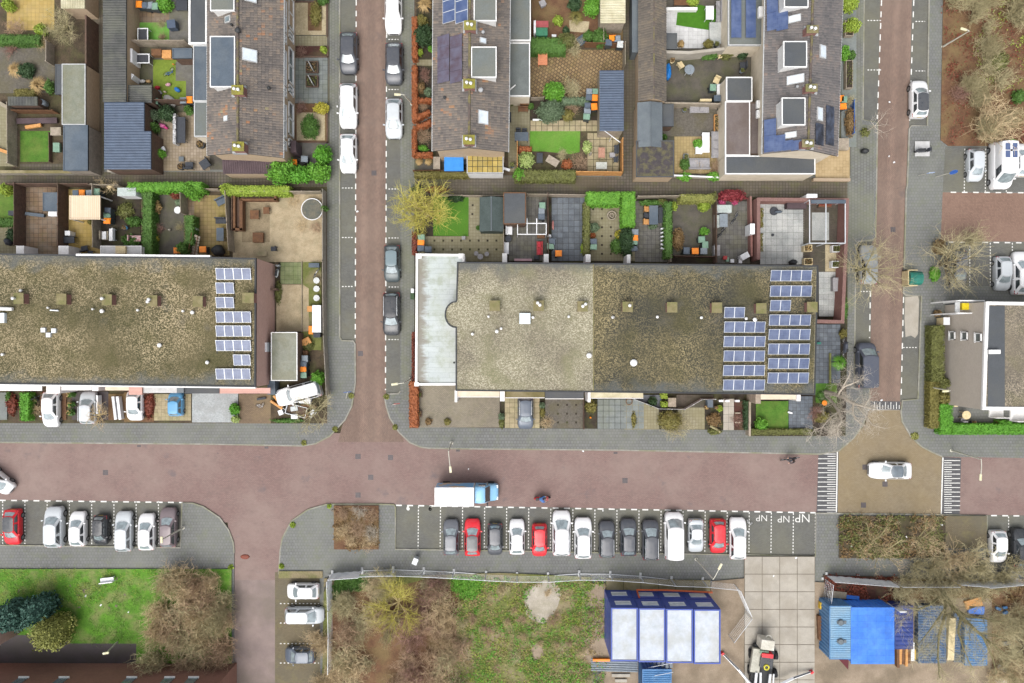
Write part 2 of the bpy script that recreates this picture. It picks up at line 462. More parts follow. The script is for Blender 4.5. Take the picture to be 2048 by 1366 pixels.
def ramp(pts,bars):
    o=sheet('speed_ramp',pts,M_hump,.024,-.1)
    for a,b,wd in bars:
        strip('ramp_bar',[a,b],wd,.02,.03,M_white,kind=None,parent=o)
bars=[]
for i in range(26):
    y=908+i*4.66
    x0=1636 if i % 2==0 else 1655
    bars.append(((x0-(y-908)*.012,y),(1671,y),.07))
bars.append(((1674.5,903),(1672.5,1025),.12))
ramp([(1637,909),(1677,903),(1675,1026),(1633,1025)],bars)
bars=[((1885.5,915),(1882,1028),.12)]
for i in range(24):
    y=921+i*4.5
    x1=1920 if i % 2==0 else 1903
    bars.append(((1888,y),(x1,y),.07))
ramp([(1883,914),(1922,916),(1919,1029),(1880,1028)],bars)
bars=[((1736,820),(1799,821),.12)]
for i in range(11):
    x=1743+i*5.5
    bars.append(((x,818),(x,804 if i % 2 else 810),.06))
ramp([(1738,802),(1800,803),(1800,822),(1735,821)],bars)

# parking bays at road level
sheet('parking_bay_strip',rect(676,E0,711,684),M_bay,.009,-.1)
sheet('parking_bay_strip',rect(772,E0,806,792),M_bay,.009,-.1)
sheet('parking_bay_strip',[(1726,E0),(1763,E0),(1755,250),(1720,250)],M_bay,.009,-.1)
sheet('parking_bay_strip',[(1705,478),(1745,478),(1739,780),(1700,780)],M_bay,.009,-.1)
sheet('parking_bay_strip',[(1827,E0),(1864,E0),(1858,255),(1818,255)],M_bay,.009,-.1)
sheet('parking_bay_strip',[(1806,586),(1846,588),(1842,802),(1800,804)],M_bay,.009,-.1)
sheet('concrete_patch',[(1810,594),(1836,592),(1838,600),(1836,668),(1830,676),(1822,671),(1811,674),(1809,640)],M_conc,.012)
BAYL=sheet('parking_bays',[(E0,999),(0,1000),(372,1004),(370,1100),(E0,1096)],M_bay,.009,-.1)
BAYR=sheet('parking_bays',[(786,1009),(1640,1024.5),(1640,1116),(786,1104)],M_bay,.009,-.1)
BAYE=sheet('parking_bays',[(1968,1030),(E1,1032),(E1,1148),(1966,1146)],M_bay,.009,-.1)
sheet('parking_bays',rect(550,1144,652,S1),M_baymoss,.009,-.1)

# raised pavements (real kerb step)
KZ=.11
PAVES=[
 ('pavement',M_pave,[(E0,E0),(680,E0),(680,674),(684,681),(707,682),(710.5,688),(711,765),(704,812),(690,840),(660,872),(632,887),(606,891.5),(420,888),(0,884.5),(E0,883)],1,15),
 ('pavement',M_pave,[(801.5,E0),(1729,E0),(1726,117),(1725,240),(1754,246),(1751.5,400),(1750,474),(1745,481),(1716,483),(1711,492),(1709,640),(1707,772),(1738,777),(1737,800),(1734,821),(1726,849),(1706,876),(1677,901.5),(1640,908),(1240,900),(905,897),(858,896),(842,894),(820,885),(798,864),(780,836),(773,814),(769.5,794),(776,788),(797,787),(801,782)],1,31),
 ('pavement',M_pave,[(E1,E0),(1859,E0),(1853.5,252),(1822,252),(1817.5,258),(1813.5,372),(1811.5,380),(1808.5,492),(1806,586),(1811,591),(1842,592),(1838.5,690),(1835,798),(1804,801),(1801,821),(1803,842),(1822,874),(1842,893),(1863,904),(1884,913),(E1,918)],1,20),
 ('pavement',M_pave,[(E0,1089),(0,1090),(362,1095),(365,1005),(386,1006),(407,1013),(440,1035),(458,1060),(467,1084),(469,1105),(468,S1),(E0,S1)],0,10),
 ('pavement',M_pave,[(558,1148),(561,1100),(565,1076),(583,1042),(616,1019),(655,1008),(758,1008),(788,1009),(791,1014),(791,1098),(1000,1101),(1300,1106.5),(1487,1109),(1630,1112),(1631.5,1026),(1880,1029),(1973,1031),(1972,1140),(E1,1142),(E1,S1),(642,S1),(640,1150)],0,18),
]
for nm,m,pts,a,b in PAVES:
    sheet(nm,pts,m,KZ,-.1)
    k=strip('kerb',pts[a:b],.13,-.08,KZ+.006,M_kerb)
view('F')
sheet('pavement',[(656,E0),(679,E0),(679,672),(655,672)],M_paver)
sheet('pavement',[(804,E0),(828,E0),(828,800),(803,800)],M_paver)
sheet('pavement',[(1700,E0),(1727,E0),(1723,250),(1748,252),(1746,470),(1708,480),(1706,620),(1690,640),(1694,250)],M_paver)
sheet('lot_road',[(1884,385),(E1,388),(E1,484),(1880,483)],M_lot)
sheet('lot_bays',[(1889,294),(E1,294),(E1,384.5),(1884,384)],M_bay)
LOTB=sheet('lot_bays',[(1889,484),(E1,486),(E1,572),(1889,572)],M_bay)

# white lines: edge dashes of the bays and the bay dividers
def dashes(a,b,pitch,ln,wd,parent,z=None,name='bay_line'):
    pa,pb=P(*a),P(*b)
    d=pb-pa;L=d.length;d.normalize();q=Vector((-d.y,d.x,0))*wd/2
    mb=MB();t=0.0
    zz=.014 if z is None else z
    while t<L-.02:
        e=min(L,t+ln)
        p0,p1=pa+d*t,pa+d*e
        mb.add([(v.x,v.y,zz) for v in (p0-q,p1-q,p1+q,p0+q)],[(0,1,2,3)])
        t+=pitch
    return mb.build(name,M_white,parent,kind='stuff')
dashes((0,1000.5),(366,1005),1.12,.58,.13,BAYL,name='edge_line')
dashes((792,1010.5),(1632,1025.5),1.12,.58,.13,BAYR,name='edge_line')
dashes((1982,1031),(2060,1032),1.12,.58,.13,BAYE,name='edge_line')
for i in range(8):
    x=5.5+i*44.5
    dashes((x,1002),(x,1088),.32,.17,.09,BAYL)
for i in range(19):
    x=837+i*44.1
    y=1010+(x-792)*.0179
    dashes((x,y+2),(x-.8,y+86),.32,.17,.09,BAYR)
dashes((2017,1033),(2017,1066),.32,.17,.09,BAYE)
for x0,x1,s in ((712.5,710.5,0),(773.5,771,0)):
    o=dashes((x0,0),(x1,780 if x0>750 else 676),1.08,.55,.11,None,.013,'lane_edge_line');props(o,kind='stuff')
for x0,y0,x1,y1 in ((1763,0,1754.5,238),(1742.5,490,1739,676),(1827.5,0,1819,246),(1807,594,1802,798)):
    dashes((x0,y0),(x1,y1),1.15,.58,.11,None,.013,'lane_edge_line')
for y in (78,178,377,475,573,678):
    dashes((777,y+1),(797,y+1),.30,.16,.09,None,.013,'bay_line')
for y in (376,475,573):
    dashes((684,y),(707,y),.30,.16,.09,None,.013,'bay_line')
for y in (41,140):dashes((1735,y),(1762,y),.30,.16,.09,None,.013,'bay_line')
for y in (43,142):dashes((1831,y),(1850,y),.30,.16,.09,None,.013,'bay_line')
dashes((1720,583),(1742,583),.30,.16,.09,None,.013,'bay_line');dashes((1806,695),(1833,695),.30,.16,.09,None,.013,'bay_line')
for x in (1928,1970,2012):dashes((x,298),(x-1,384),.32,.17,.09,None,ZS[0]+.004,'bay_line')
for x in (1938,1979,2023):dashes((x,486),(x,571),.32,.17,.09,None,ZS[0]+.004,'bay_line')
dashes((1900,385),(2050,386),1.12,.55,.12,None,ZS[0]+.004,'edge_line')
dashes((1896,484.5),(2050,486),1.12,.55,.12,None,ZS[0]+.004,'edge_line')
for y in (1207,1246,1287,1326):dashes((560,y),(638,y),.38,.15,.09,None,.014,'bay_line')
# painted letters NP in three bays, and the ringed numbers
def letters(txt,x,y,size,rot,bold=0.0,mat=M_white):
    cu=bpy.data.curves.new('painted_letters','FONT');cu.body=txt;cu.size=size;cu.align_x='CENTER';cu.align_y='CENTER';cu.offset=bold
    o=bpy.data.objects.new('tmp',cu);col.objects.link(o)
    dg=bpy.context.evaluated_depsgraph_get()
    me=bpy.data.meshes.new_from_object(o.evaluated_get(dg));bpy.data.objects.remove(o)
    me.materials.clear();me.materials.append(mat)
    q=put('painted_letters',me,BAYR,P(x,y)+Vector((0,0,.015)),rot)
    return props(q,kind='stuff')
view('D4')
letters('NP',1248,165,.92,rad(180),-.012);letters('NP',1408,172,.98,rad(180),-.012);letters('NP',1545,165,1.2,rad(180),-.012)
view('D2')
letters('9',1367,92,.62,rad(180),.03);letters('9',1527,95,.62,rad(180),.03)
view('D3');letters('9',74,95,.62,rad(180),.03)

# manhole covers and gully grates
def cover(x,y,sx=.6,sy=.6,name='manhole_cover',z=.003):
    p=P(x,y)
    t=MB();t.box(-sx/2,sx/2,-sy/2,sy/2,-.03,z)
    t.box(-sx*.36,sx*.36,-sy*.36,sy*.36,z,z+.006)
    return solo(t.build(name,M_steel),p+Vector((0,0,.004)),cover_labels.pop(0),'manhole','covers set in the road')
view('F')
cover_labels=['square grey manhole cover in the road below the driveways','square manhole cover at the junction mouth beside the curved kerb','square manhole cover across the junction below the orange hedge corner','square manhole cover in the middle of the T junction','square manhole cover near the junction and the south pavement bed','square manhole cover in the red road ahead of the delivery truck','dark square manhole cover left of the white car on the tan crossing','dark square manhole cover below the white car on the tan crossing','dark square manhole cover by the lower edge of the tan crossing','square manhole cover in the street beside the green fountain hedge','square manhole cover in the street beside the corner pavement bulge','faint square manhole cover in the right street near the parking lot']
for x,y in ((211,945),(716,913),(781,915),(741.5,954.5),(716,990),(1250,961)):cover(x,y,.52,.52)
for x,y in ((1729.5,934),(1769.5,968),(1726.5,1010)):cover(x,y,.52,.52,z=.05)
cover(748,346,.5,.5);cover(721,707,.5,.5);cover(1786,459,.5,.5)
cover_labels=['small kerbside gully grate by the driveway with the yellow tiles','small kerbside gully grate below the pale gravel garden','small kerbside gully grate beside the bent street lamp','small kerbside gully grate below the mossy front gardens']
for x,y in ((278,892),(533,895),(916,901),(1231,906)):cover(x,y,.38,.2,'gully_grate')

# ---------------------------------------------------------------- plots, yards, lawns (one sheet each)
view('F')
sheet('alley_path',rect(-60,344,655,388),M_alley)
sheet('alley_path',[(830,352),(1694,356),(1694,396),(830,390)],M_alley)
sheet('alley_path',rect(186,-60,209,346),M_alley)
sheet('alley_path',rect(1244,-60,1278,356),M_alley)
sheet('garden_soil',rect(-60,-60,187,344),M_soil)
sheet('garden_soil',rect(209,-60,660,340),M_wet)
sheet('garden_soil',rect(829,-60,1245,352),M_soil)
sheet('garden_soil',rect(1277,-60,1700,352),M_wet)
sheet('garden_soil',rect(-60,374,655,846),M_soil)
sheet('garden_soil',[(829,390),(1694,396),(1694,640),(1690,872),(1500,872),(1495,860),(829,854)],M_darksoil)
view('A1')
sheet('yellow_patio',rect(60,0,430,240),M_patioy);sheet('gravel_yard',rect(0,365,430,730),M_ggravel)
sheet('grey_yard',rect(0,830,140,1300),M_patio);sheet('lawn',rect(165,1025,402,1265),M_lawn)
sheet('brick_path',rect(160,1280,500,1332),M_alley)
sheet('tile_path',rect(1045,95,1330,180),M_patiob);sheet('turf',rect(1060,180,1326,362),M_turfb);sheet('dark_terrace',rect(1326,0,1472,365),M_tiledark)
sheet('yard_tiles',rect(1050,500,1200,662),M_wet);sheet('turf',rect(1200,470,1456,792),M_turfo);sheet('dark_terrace',rect(1376,485,1505,635),M_tiledark)
sheet('dark_terrace',rect(1456,636,1505,792),M_tiledark);sheet('terrace',rect(1240,880,1640,1335),brick('pinkish_terrace',C(160,146,128),C(144,130,112),C(118,106,88),.30,.30,.02,freq=0,stain=C(142,126,92),fst=.7,sst=.4))
view('A2')
sheet('gravel_bed',rect(722,15,980,255),M_wgravel);sheet('soil_bed',rect(850,15,950,225),M_litter);sheet('garden_path',rect(745,262,988,332),M_patio)
sheet('soil_bed',rect(735,336,985,404),M_redsoil)
tilefield('front_terrace',750,408,992,745,7,10,M_jointd,M_tilegrey,.02)
sheet('soil_bed',rect(740,748,985,1025),M_litter);sheet('gravel_bed',rect(770,812,972,1012),M_wgravel);sheet('dark_terrace',rect(745,1030,1010,1185),M_tiledark)
view('A3')
sheet('soil_bed',rect(120,0,260,1120),M_darksoil);sheet('garden_path',rect(122,432,250,476),M_patio)
sheet('garden_path',[(105,885),(235,790),(260,830),(110,905)],M_tilegrey)
sheet('yard',rect(105,1125,490,1235),M_wet)
sheet('yard',rect(945,0,1600,330),M_litter);sheet('sand_bed',[(1215,150),(1360,160),(1350,240),(1220,230)],M_wgravel)
sheet('diagonal_terrace',rect(930,362,1598,702),M_diag);sheet('soil_bed',rect(930,702,1420,872),M_darksoil)
sheet('mossy_path',rect(778,735,932,1235),M_patio)
tilefield('stepping_terrace',936,868,1420,948,12,2,M_joint,M_tiletan,.05)
sheet('lawn',[(932,940),(1295,942),(1290,1095),(1230,1110),(1040,1092),(934,1090)],pm('fresh_lawn',C(100,150,50),C(86,136,36),1.2,.9,C(122,156,70),.6,.5,11,.5,bmp=.5))
tilefield('corner_terrace',1345,958,1572,1245,5,6,M_joint,M_tiletan,.05)
view('A4')
tilefield('white_terrace',330,75,745,352,13,9,M_jointd,M_tilewhite,.012)
sheet('turf',[(412,75),(570,40),(690,72),(682,190),(640,222),(400,186)],M_turf,ZS[0]+.03)
ZS[0]+=.03
sheet('gravel_yard',rect(325,392,940,728),M_wet);sheet('gravel_yard',rect(305,748,722,985),M_ggravel)
sheet('sandy_terrace',rect(388,985,722,1250),brick('sandy_tiles',C(176,156,112),C(160,140,96),C(138,120,82),.3,.3,.02,freq=0,stain=C(150,136,96),fst=.5,sst=.4))
sheet('corner_yard',rect(1400,1060,1645,1292),brick('tan_yard_tiles',C(178,156,118),C(164,142,104),C(142,124,90),.3,.3,.018,freq=0,stain=C(192,170,132),fst=.5,sst=.4))
sheet('front_strip',rect(1585,0,1692,1060),M_tilegrey)
view('A5')
sheet('leaf_litter_ground',[(768,-140),(1900,-140),(1900,1000),(800,1000),(748,960)],M_litter)
view('B1')
sheet('lawn',rect(-120,150,133,420),M_lawn);sheet('yard',rect(-120,420,133,640),M_patio)
sheet('brown_terrace',rect(200,130,520,640),M_patiob);sheet('yellow_terrace',rect(525,150,768,640),M_patioy)
for x,y,a,b in ((325,255,60,90),(285,395,50,80),(410,420,60,90),(300,515,60,80),(415,520,60,75)):pass
sheet('soil_bed',rect(770,130,1072,645),M_darksoil);sheet('dirt_yard',rect(1150,165,1402,645),M_wet);sheet('tan_terrace',rect(1402,200,1720,645),M_patiob)
view('B2')
sheet('tan_terrace',rect(40,195,305,650),brick('mossy_tan_tiles',C(150,130,92),C(134,116,80),C(108,94,62),.4,.4,.03,freq=0,stain=C(140,128,66),fst=.6,sst=.6))
sheet('sand_yard',rect(330,185,1020,700),M_sand);sheet('slab_terrace',rect(400,250,610,550),pm('worn_slab',C(160,144,116),C(138,124,98),1.5,.9,fine=9))
sheet('grass_strip',rect(850,700,1000,1366),M_rough);sheet('sand_yard',[(660,870),(860,870),(905,900),(905,1225),(660,1225)],M_sand)
tilefield('green_terrace',690,702,856,866,5,5,M_joint,pm('algae_tile',C(126,134,92),C(108,120,76),1.5,.8,C(142,146,112),.8,.5,10,.3,rnd=.1),.02)
view('B3')
sheet('lawn',[(330,195),(600,200),(595,505),(330,500)],pm('deep_lawn',C(84,134,34),C(70,118,26),1.2,.9,C(94,140,46),.6,.5,11,.5,bmp=.5))
sheet('mossy_terrace',rect(598,205,862,505),M_patio);sheet('mossy_terrace',rect(215,505,862,695),M_patio)
def dots(pts,s=.2):
    for x,y in pts:
        p=P(x,y);t=MB();t.box(-s/2,s/2,-s/2,s/2,-.02,0)
        o=t.build('planting_gap',M_darksoil,kind='structure');o.location=(p.x,p.y,ZS[0]+.004)
dots([(272+67*i,538) for i in range(1,9)]+[(272+67*i,605) for i in range(1,9)]+[(628,270),(626,337)])
tilefield('dark_terrace',900,200,1190,692,10,13,M_jointd,M_tiledark,.02)
tilefield('slate_terrace',1225,212,1482,692,6,11,M_jointd,M_tileslate,.03)
sheet('pale_terrace',rect(1520,268,1860,692),M_patio)
dots([(1540+67*i,300) for i in range(2)]+[(1607+67*i,370+67*j) for i in range(2) for j in range(5)],.2)
view('B4')
tilefield('dark_terrace',262,235,512,700,8,14,M_jointd,M_tiledark,.025)
sheet('mossy_yard',rect(548,220,850,655),M_wet);tilefield('dark_terrace',855,240,1132,712,9,13,M_jointd,M_tiledark,.02)
tilefield('pale_terrace',1210,236,1545,718,8,10,M_jointd,M_tilepale,.02)
view('B4')
def planks(name,x0,y0,x1,y1,n,mat,horiz=True,gap=.015):
    base=sheet(name,rect(x0,y0,x1,y1),M_jointd)
    z=ZS[0];a,b=P(x0,y1),P(x1,y0)
    for i in range(n):
        t=MB()
        if horiz:
            h=(b.y-a.y)/n;t.box(0,b.x-a.x,gap/2,h-gap/2,0,.02);loc=(a.x,a.y+i*h,z)
        else:
            h=(b.x-a.x)/n;t.box(gap/2,h-gap/2,0,b.y-a.y,0,.02);loc=(a.x+i*h,a.y,z)
        if i==0:me=t.mesh('plank');me.materials.append(mat)
        put('plank',me,base,(loc[0],loc[1],loc[2]+random.uniform(0,.006)))
    ZS[0]+=.01
    return base
planks('wooden_deck',1535,240,1860,775,30,M_deckw)
sheet('pale_slab_area',rect(1600,326,1730,536),M_tilepale,ZS[0]+.03);ZS[0]+=.03
sheet('gravel_bed',rect(1702,570,1842,772),M_wgravel)
tilefield('pale_terrace',1652,775,1802,1112,4,8,M_jointd,M_tilepale,.015)
view('C5')
tilefield('slate_terrace',95,30,268,432,6,14,M_jointd,M_tileslate,.025)
sheet('grass_strip',rect(100,432,245,565),M_lawn)
view('C1')
sheet('grey_drive',rect(-100,420,70,640),M_tilegrey);sheet('brown_drive',rect(335,420,545,640),M_litter)
sheet('dark_drive',rect(590,412,882,640),M_wetasph);sheet('litter_bed',rect(882,430,1008,640),M_litter)
sheet('litter_drive',rect(1008,420,1248,655),M_litter)
tilefield('yellow_drive',1248,432,1545,645,10,7,M_joint,M_tiletan,.012)
sheet('pale_gravel_drive',rect(1552,420,1920,660),M_wstone)
view('C2')
sheet('brown_drive',rect(400,432,655,668),brick('brown_drive_brick',C(126,108,88),C(112,96,78),C(90,78,62),stain=C(136,118,88),fst=.5,sst=.4))
sheet('dirt_yard',rect(655,315,1075,668),M_soil)
view('C3')
sheet('brick_forecourt',rect(228,362,882,700),M_drive);tilefield('tile_drive',922,462,1202,706,7,6,M_joint,M_tiletan,.025)
sheet('gravel_tile_drive',rect(1246,462,1548,706),M_ggravel)
dots([(1348+73*i,520+70*j) for i in range(3) for j in range(3)],.2)
sheet('dark_bed',rect(1556,480,1660,706),M_darksoil)
tilefield('grey_tile_drive',1664,474,2038,712,8,5,M_jointd,M_tilegrey,.04)
view('C4')
sheet('mossy_drive',rect(192,480,470,716),M_patio);sheet('mossy_drive',rect(620,535,836,716),M_patio)
sheet('dark_bed',rect(836,540,980,716),M_darksoil)
tilefield('concrete_path',984,470,1070,722,2,4,M_jointd,M_conc,.02)
sheet('dark_bed',rect(1072,490,1165,722),M_redsoil);sheet('lawn',rect(1246,490,1506,710),M_lawn)
tilefield('slate_terrace',1508,450,1700,712,6,9,M_jointd,M_tileslate,.02)
view('D1')
sheet('park_lawn',[(-300,532),(1690,532),(1690,1500),(-300,1500)],M_park)
sheet('asphalt_path',[(-300,1010),(490,1010),(520,1070),(1000,1072),(1000,1295),(-300,1295)],M_wetasph)
view('D2')
sheet('planting_bed',rect(832,72,1156,390),M_litter)
sheet('grass_verge',rect(432,548,750,598),M_rough);sheet('rough_ground',[(760,600),(2040,560),(2700,590),(2700,1500),(745,1500)],M_rough)
sheet('leaf_litter_ground',[(838,700),(1150,690),(1560,590),(1730,720),(1700,1500),(760,1500)],M_litter)
view('D3')
sheet('sand_heap',[(752,700),(840,640),(905,612),(985,628),(1030,700),(1000,800),(960,880),(900,930),(820,905),(770,860)],pm('pale_rubble',C(184,176,162),C(164,156,142),1.4,.95,C(146,140,116),.6,.5,11,.4,bmp=.5))
sheet('bare_sand',[(1250,640),(1345,640),(1345,790),(1230,760)],M_dirt);sheet('bare_sand',[(800,1080),(880,1070),(900,1160),(830,1200)],M_dirt)
sheet('bare_sand',[(1265,990),(1345,1010),(1350,1170),(1300,1180)],M_dirt)
view('D4')
sheet('site_yard',[(-60,690),(870,690),(880,620),(1110,600),(2300,660),(3200,700),(3200,1600),(80,1600),(80,1210),(-60,1210)],M_dirt)
SL=sheet('slab_road',[(110,596),(872,620),(872,695),(110,695)],M_joint)
def slab(x0,y0,x1,y1,mat,parent):
    p,q=P(x0,y1),P(x1,y0)
    t=MB();t.box(-(q.x-p.x)/2+.02,(q.x-p.x)/2-.02,-(q.y-p.y)/2+.02,(q.y-p.y)/2-.02,-.03,0)
    o=t.build('concrete_slab',mat,parent);o.location=((p.x+q.x)/2,(p.y+q.y)/2,ZS[0]+.03+random.uniform(-.004,.006))
    o.rotation_euler=(random.uniform(-.004,.004),random.uniform(-.004,.004),0)
for i in range(6):slab(115+i*126,596+i*3,240+i*126,712,M_concmoss,SL)
SL=sheet('slab_road',[(1115,440),(1628,440),(1615,1500),(1110,1500)],pm('sandy_joint',C(128,118,102),C(112,102,88),3,.95))
for i in range(4):
    for j in range(9):
        slab(1117+i*127,441+j*127.5,1243+i*127,567+j*127.5,M_conc,SL)
view('D5')
sheet('verge',rect(275,148,1040,452),M_soil);sheet('verge',rect(1045,148,1345,380),M_baymoss);sheet('mulch_strip',[(160,575),(700,590),(700,770),(190,760)],M_redsoil)
sheet('mulch_strip',[(700,600),(1900,610),(1900,720),(700,760)],M_litter)
sheet('rough_ground',[(1380,730),(1900,730),(1900,1600),(1380,1600)],M_litter)

# ------------------------------------------------------------------ buildings
def gravel(name,stone,moss,darkc,big,edges=()):
    """stone chippings showing through moss: bright chips over a darker bed, in soft drifts"""
    m=bpy.data.materials.new(name);MAT[name]=m
    t,n,l,b=nodes_of(m)
    v=mapping(t)
    def chips(sc_,lo,hi):
        vo=n.new('ShaderNodeTexVoronoi');vo.inputs['Scale'].default_value=sc_;l.new(v,vo.inputs['Vector'])
        sp=n.new('ShaderNodeSeparateColor');l.new(vo.outputs['Color'],sp.inputs[0])
        mr=n.new('ShaderNodeMapRange');mr.inputs['From Min'].default_value=lo;mr.inputs['From Max'].default_value=hi
        l.new(sp.outputs[0],mr.inputs['Value']);return mr.outputs[0],sp.outputs[0]
    ch,raw=chips(12.5,.35,1.0)
    f,_=noise_fac(t,v,big,4,.55,.40,.62)
    bed=mix(t,f,moss,darkc)
    f2,_=noise_fac(t,v,big*.9,5,.6,.36,.64)
    st=mix(t,scaled(t,f2,.8),stone,bed)
    o=mix(t,ch,bed,st)
    f,_=noise_fac(t,v,big*1.7,3,.5,.52,.70)
    o=mix(t,scaled(t,f,.5),o,(moss[0]*.8,moss[1]*.88,moss[2]*.6,1))
    f,_=noise_fac(t,v,big*1.3,5,.6,.60,.74)
    o=mix(t,scaled(t,f,.5),o,C(96,93,88))
    sx=n.new('ShaderNodeSeparateXYZ');l.new(v,sx.inputs[0])
    for y0 in edges:  # bare felt and dirt where rain washes the chippings off, along the long edges
        a=n.new('ShaderNodeMath');a.operation='SUBTRACT';a.inputs[1].default_value=y0;l.new(sx.outputs['Y'],a.inputs[0])
        a2=n.new('ShaderNodeMath');a2.operation='ABSOLUTE';l.new(a.outputs[0],a2.inputs[0])
        _,nz=noise_fac(t,v,.55,5,.65)
        a3=n.new('ShaderNodeMath');a3.operation='MULTIPLY_ADD';a3.inputs[1].default_value=-4.5;l.new(nz,a3.inputs[0]);l.new(a2.outputs[0],a3.inputs[2])
        mr=n.new('ShaderNodeMapRange');mr.inputs['From Min'].default_value=-1.0;mr.inputs['From Max'].default_value=-2.2;l.new(a3.outputs[0],mr.inputs['Value'])
        o=mix(t,scaled(t,mr.outputs[0],.75),o,C(84,88,88))
    l.new(o,b.inputs['Base Color']);b.inputs['Roughness'].default_value=.95
    bump(t,b,raw,.4,.03)
    return m
G_left=gravel('gravel_roof_mossy',C(178,162,130),C(86,79,52),C(68,65,38),.22,(7.85,-4.1))
G_pale=gravel('gravel_roof_pale',C(182,176,154),C(124,119,97),C(106,99,84),.2,(7.3,))
G_dark=gravel('gravel_roof_dark',C(150,137,102),C(74,69,47),C(54,54,45),.18,(7.2,-4.8))
G_east=gravel('gravel_roof_brown',C(164,152,132),C(108,100,86),C(92,86,76),.3)
M_black=pm('bitumen_edge',C(62,64,66),C(52,54,56),2,.7)
M_trim=pm('white_trim',C(238,238,236),C(222,222,220),2,.5,None,fine=8,ffine=.12)
M_trimg=pm('grey_trim',C(196,198,198),C(176,178,178),2,.5,None,fine=8,ffine=.15)
M_redbrick=brick('red_wall_brick',C(206,166,154),C(192,150,140),C(192,172,160),.22,.075,.01,plane='yz')
M_tanwall=brick('tan_wall_brick',C(196,174,146),C(180,158,130),C(168,150,128),.22,.075,.01,plane='xz',rough=.9)
M_tanwally=brick('tan_wall_brick_side',C(190,168,142),C(174,152,126),C(162,146,124),.22,.075,.01,plane='yz',rough=.9)
M_taupe=brick('taupe_wall_brick',C(202,192,180),C(192,182,170),C(184,174,162),.22,.075,.01,plane='yz',stain=C(188,180,166),fst=.5,sst=.4)
M_lowbrick=brick('low_wall_brick',C(150,108,100),C(134,92,86),C(128,104,96),.22,.075,.01,plane='xz')
M_lowbricky=brick('low_wall_brick_side',C(150,108,100),C(134,92,86),C(128,104,96),.22,.075,.01,plane='yz')
M_wallcap=brick('wall_coping_brick',C(138,106,100),C(126,94,88),C(116,94,88),.11,.22,.012)
M_render=pm('cream_render',C(222,210,190),C(206,194,172),1.2,.85,fine=10,ffine=.15)
M_felt=pm('blue_grey_felt',C(88,100,112),C(76,88,100),.9,.7,C(104,112,118),.5,.5,9,.3)
M_feltg=pm('grey_felt',C(112,118,116),C(98,104,102),.8,.75,C(124,124,112),.4,.5,9,.3)
M_feltd=pm('dark_felt',C(80,84,88),C(70,74,78),.8,.7,C(94,96,94),.4,.5,9,.3)
M_feltt=pm('taupe_felt',C(118,108,104),C(104,94,92),.8,.75,C(96,82,74),.35,.6,9,.3)
M_corrb=pm('blue_grey_sheet',C(82,96,116),C(72,84,102),1.5,.5,None,fine=9,ffine=.25,metal=.1)
M_corrd=pm('dark_sheet',C(88,88,86),C(70,72,70),1.2,.75,C(112,114,98),.5,.4,9,.4)
M_corrc=pm('cream_sheet',C(212,206,178),C(190,184,152),1.2,.7,C(160,152,120),.5,.4,9,.3)
M_corrp=pm('purple_brown_sheet',C(92,76,80),C(76,62,66),1.2,.75,fine=9)
M_zinc=pm('zinc_sheet',C(112,120,124),C(98,106,112),.8,.5,None,fine=8,ffine=.25,metal=.2)
M_glassroof=pm('cloudy_glass',C(140,142,128),C(120,124,108),1.2,.35,C(120,118,92),.4,.6,9,.4)
M_woodd=pm('dark_timber',C(112,88,74),C(90,70,60),2.5,.85,C(92,84,66),.6,.4,10,.4)
M_woodg=pm('grey_timber',C(174,162,146),C(150,138,122),2.5,.85,C(122,120,92),.6,.4,10,.35)
M_woodo=pm('fresh_timber',C(212,158,96),C(190,134,76),2.5,.75,None,fine=10,ffine=.3)
M_woodb=pm('brown_timber',C(122,86,56),C(96,66,44),2.5,.8,None,fine=10,ffine=.35)
M_pane=glass_dark('window_pane',C(120,136,142))
M_skyl=pm('skylight_pane',C(226,236,242),C(206,218,228),1.5,.12,fine=6,ffine=.1,spec=1.0,coat=1.0)
M_moss=pm('yellow_moss',C(158,152,60),C(132,128,56),4,.95,C(120,112,74),1.5,.6,12,.4,bmp=.6)
M_chim=pm('chimney_concrete',C(142,132,98),C(122,114,78),2,.9,C(108,112,60),.9,.6,10,.4)
M_lead=pm('lead_flashing',C(186,188,190),C(164,166,168),3,.6,fine=9)
def solar_mat(name,c1,c2,line,cell=.16,ms=.008):
    m=bpy.data.materials.new(name);MAT[name]=m
    t,n,l,b=nodes_of(m)
    v=mapping(t,'obj')
    k=n.new('ShaderNodeTexBrick');k.offset=0
    k.inputs['Color1'].default_value=c1;k.inputs['Color2'].default_value=c2;k.inputs['Mortar'].default_value=line
    k.inputs['Scale'].default_value=1;k.inputs['Brick Width'].default_value=cell;k.inputs['Row Height'].default_value=cell*1.2;k.inputs['Mortar Size'].default_value=ms
    l.new(v,k.inputs['Vector'])
    f,_=noise_fac(t,mapping(t),1.3,4)
    l.new(mix(t,scaled(t,f,.3),k.outputs[0],(.16,.2,.3,1)),b.inputs['Base Color'])
    b.inputs['Roughness'].default_value=.4;b.inputs['Coat Weight'].default_value=.15;b.inputs['Coat Roughness'].default_value=.2
    return m
M_pv=solar_mat('solar_cells',C(52,68,104),C(45,60,95),C(84,100,132),ms=.004)
M_pvb=solar_mat('solar_cells_deep',C(62,80,122),C(54,72,112),C(70,88,128))
M_pvk=solar_mat('solar_cells_black',C(34,38,50),C(28,32,42),C(44,48,60))
M_pvp=solar_mat('solar_cells_plum',C(84,70,82),C(76,62,74),C(92,80,92),1.0)
M_alu=pm('aluminium',C(226,230,234),C(206,210,214),3,.4,None,fine=8,ffine=.1,metal=.3)

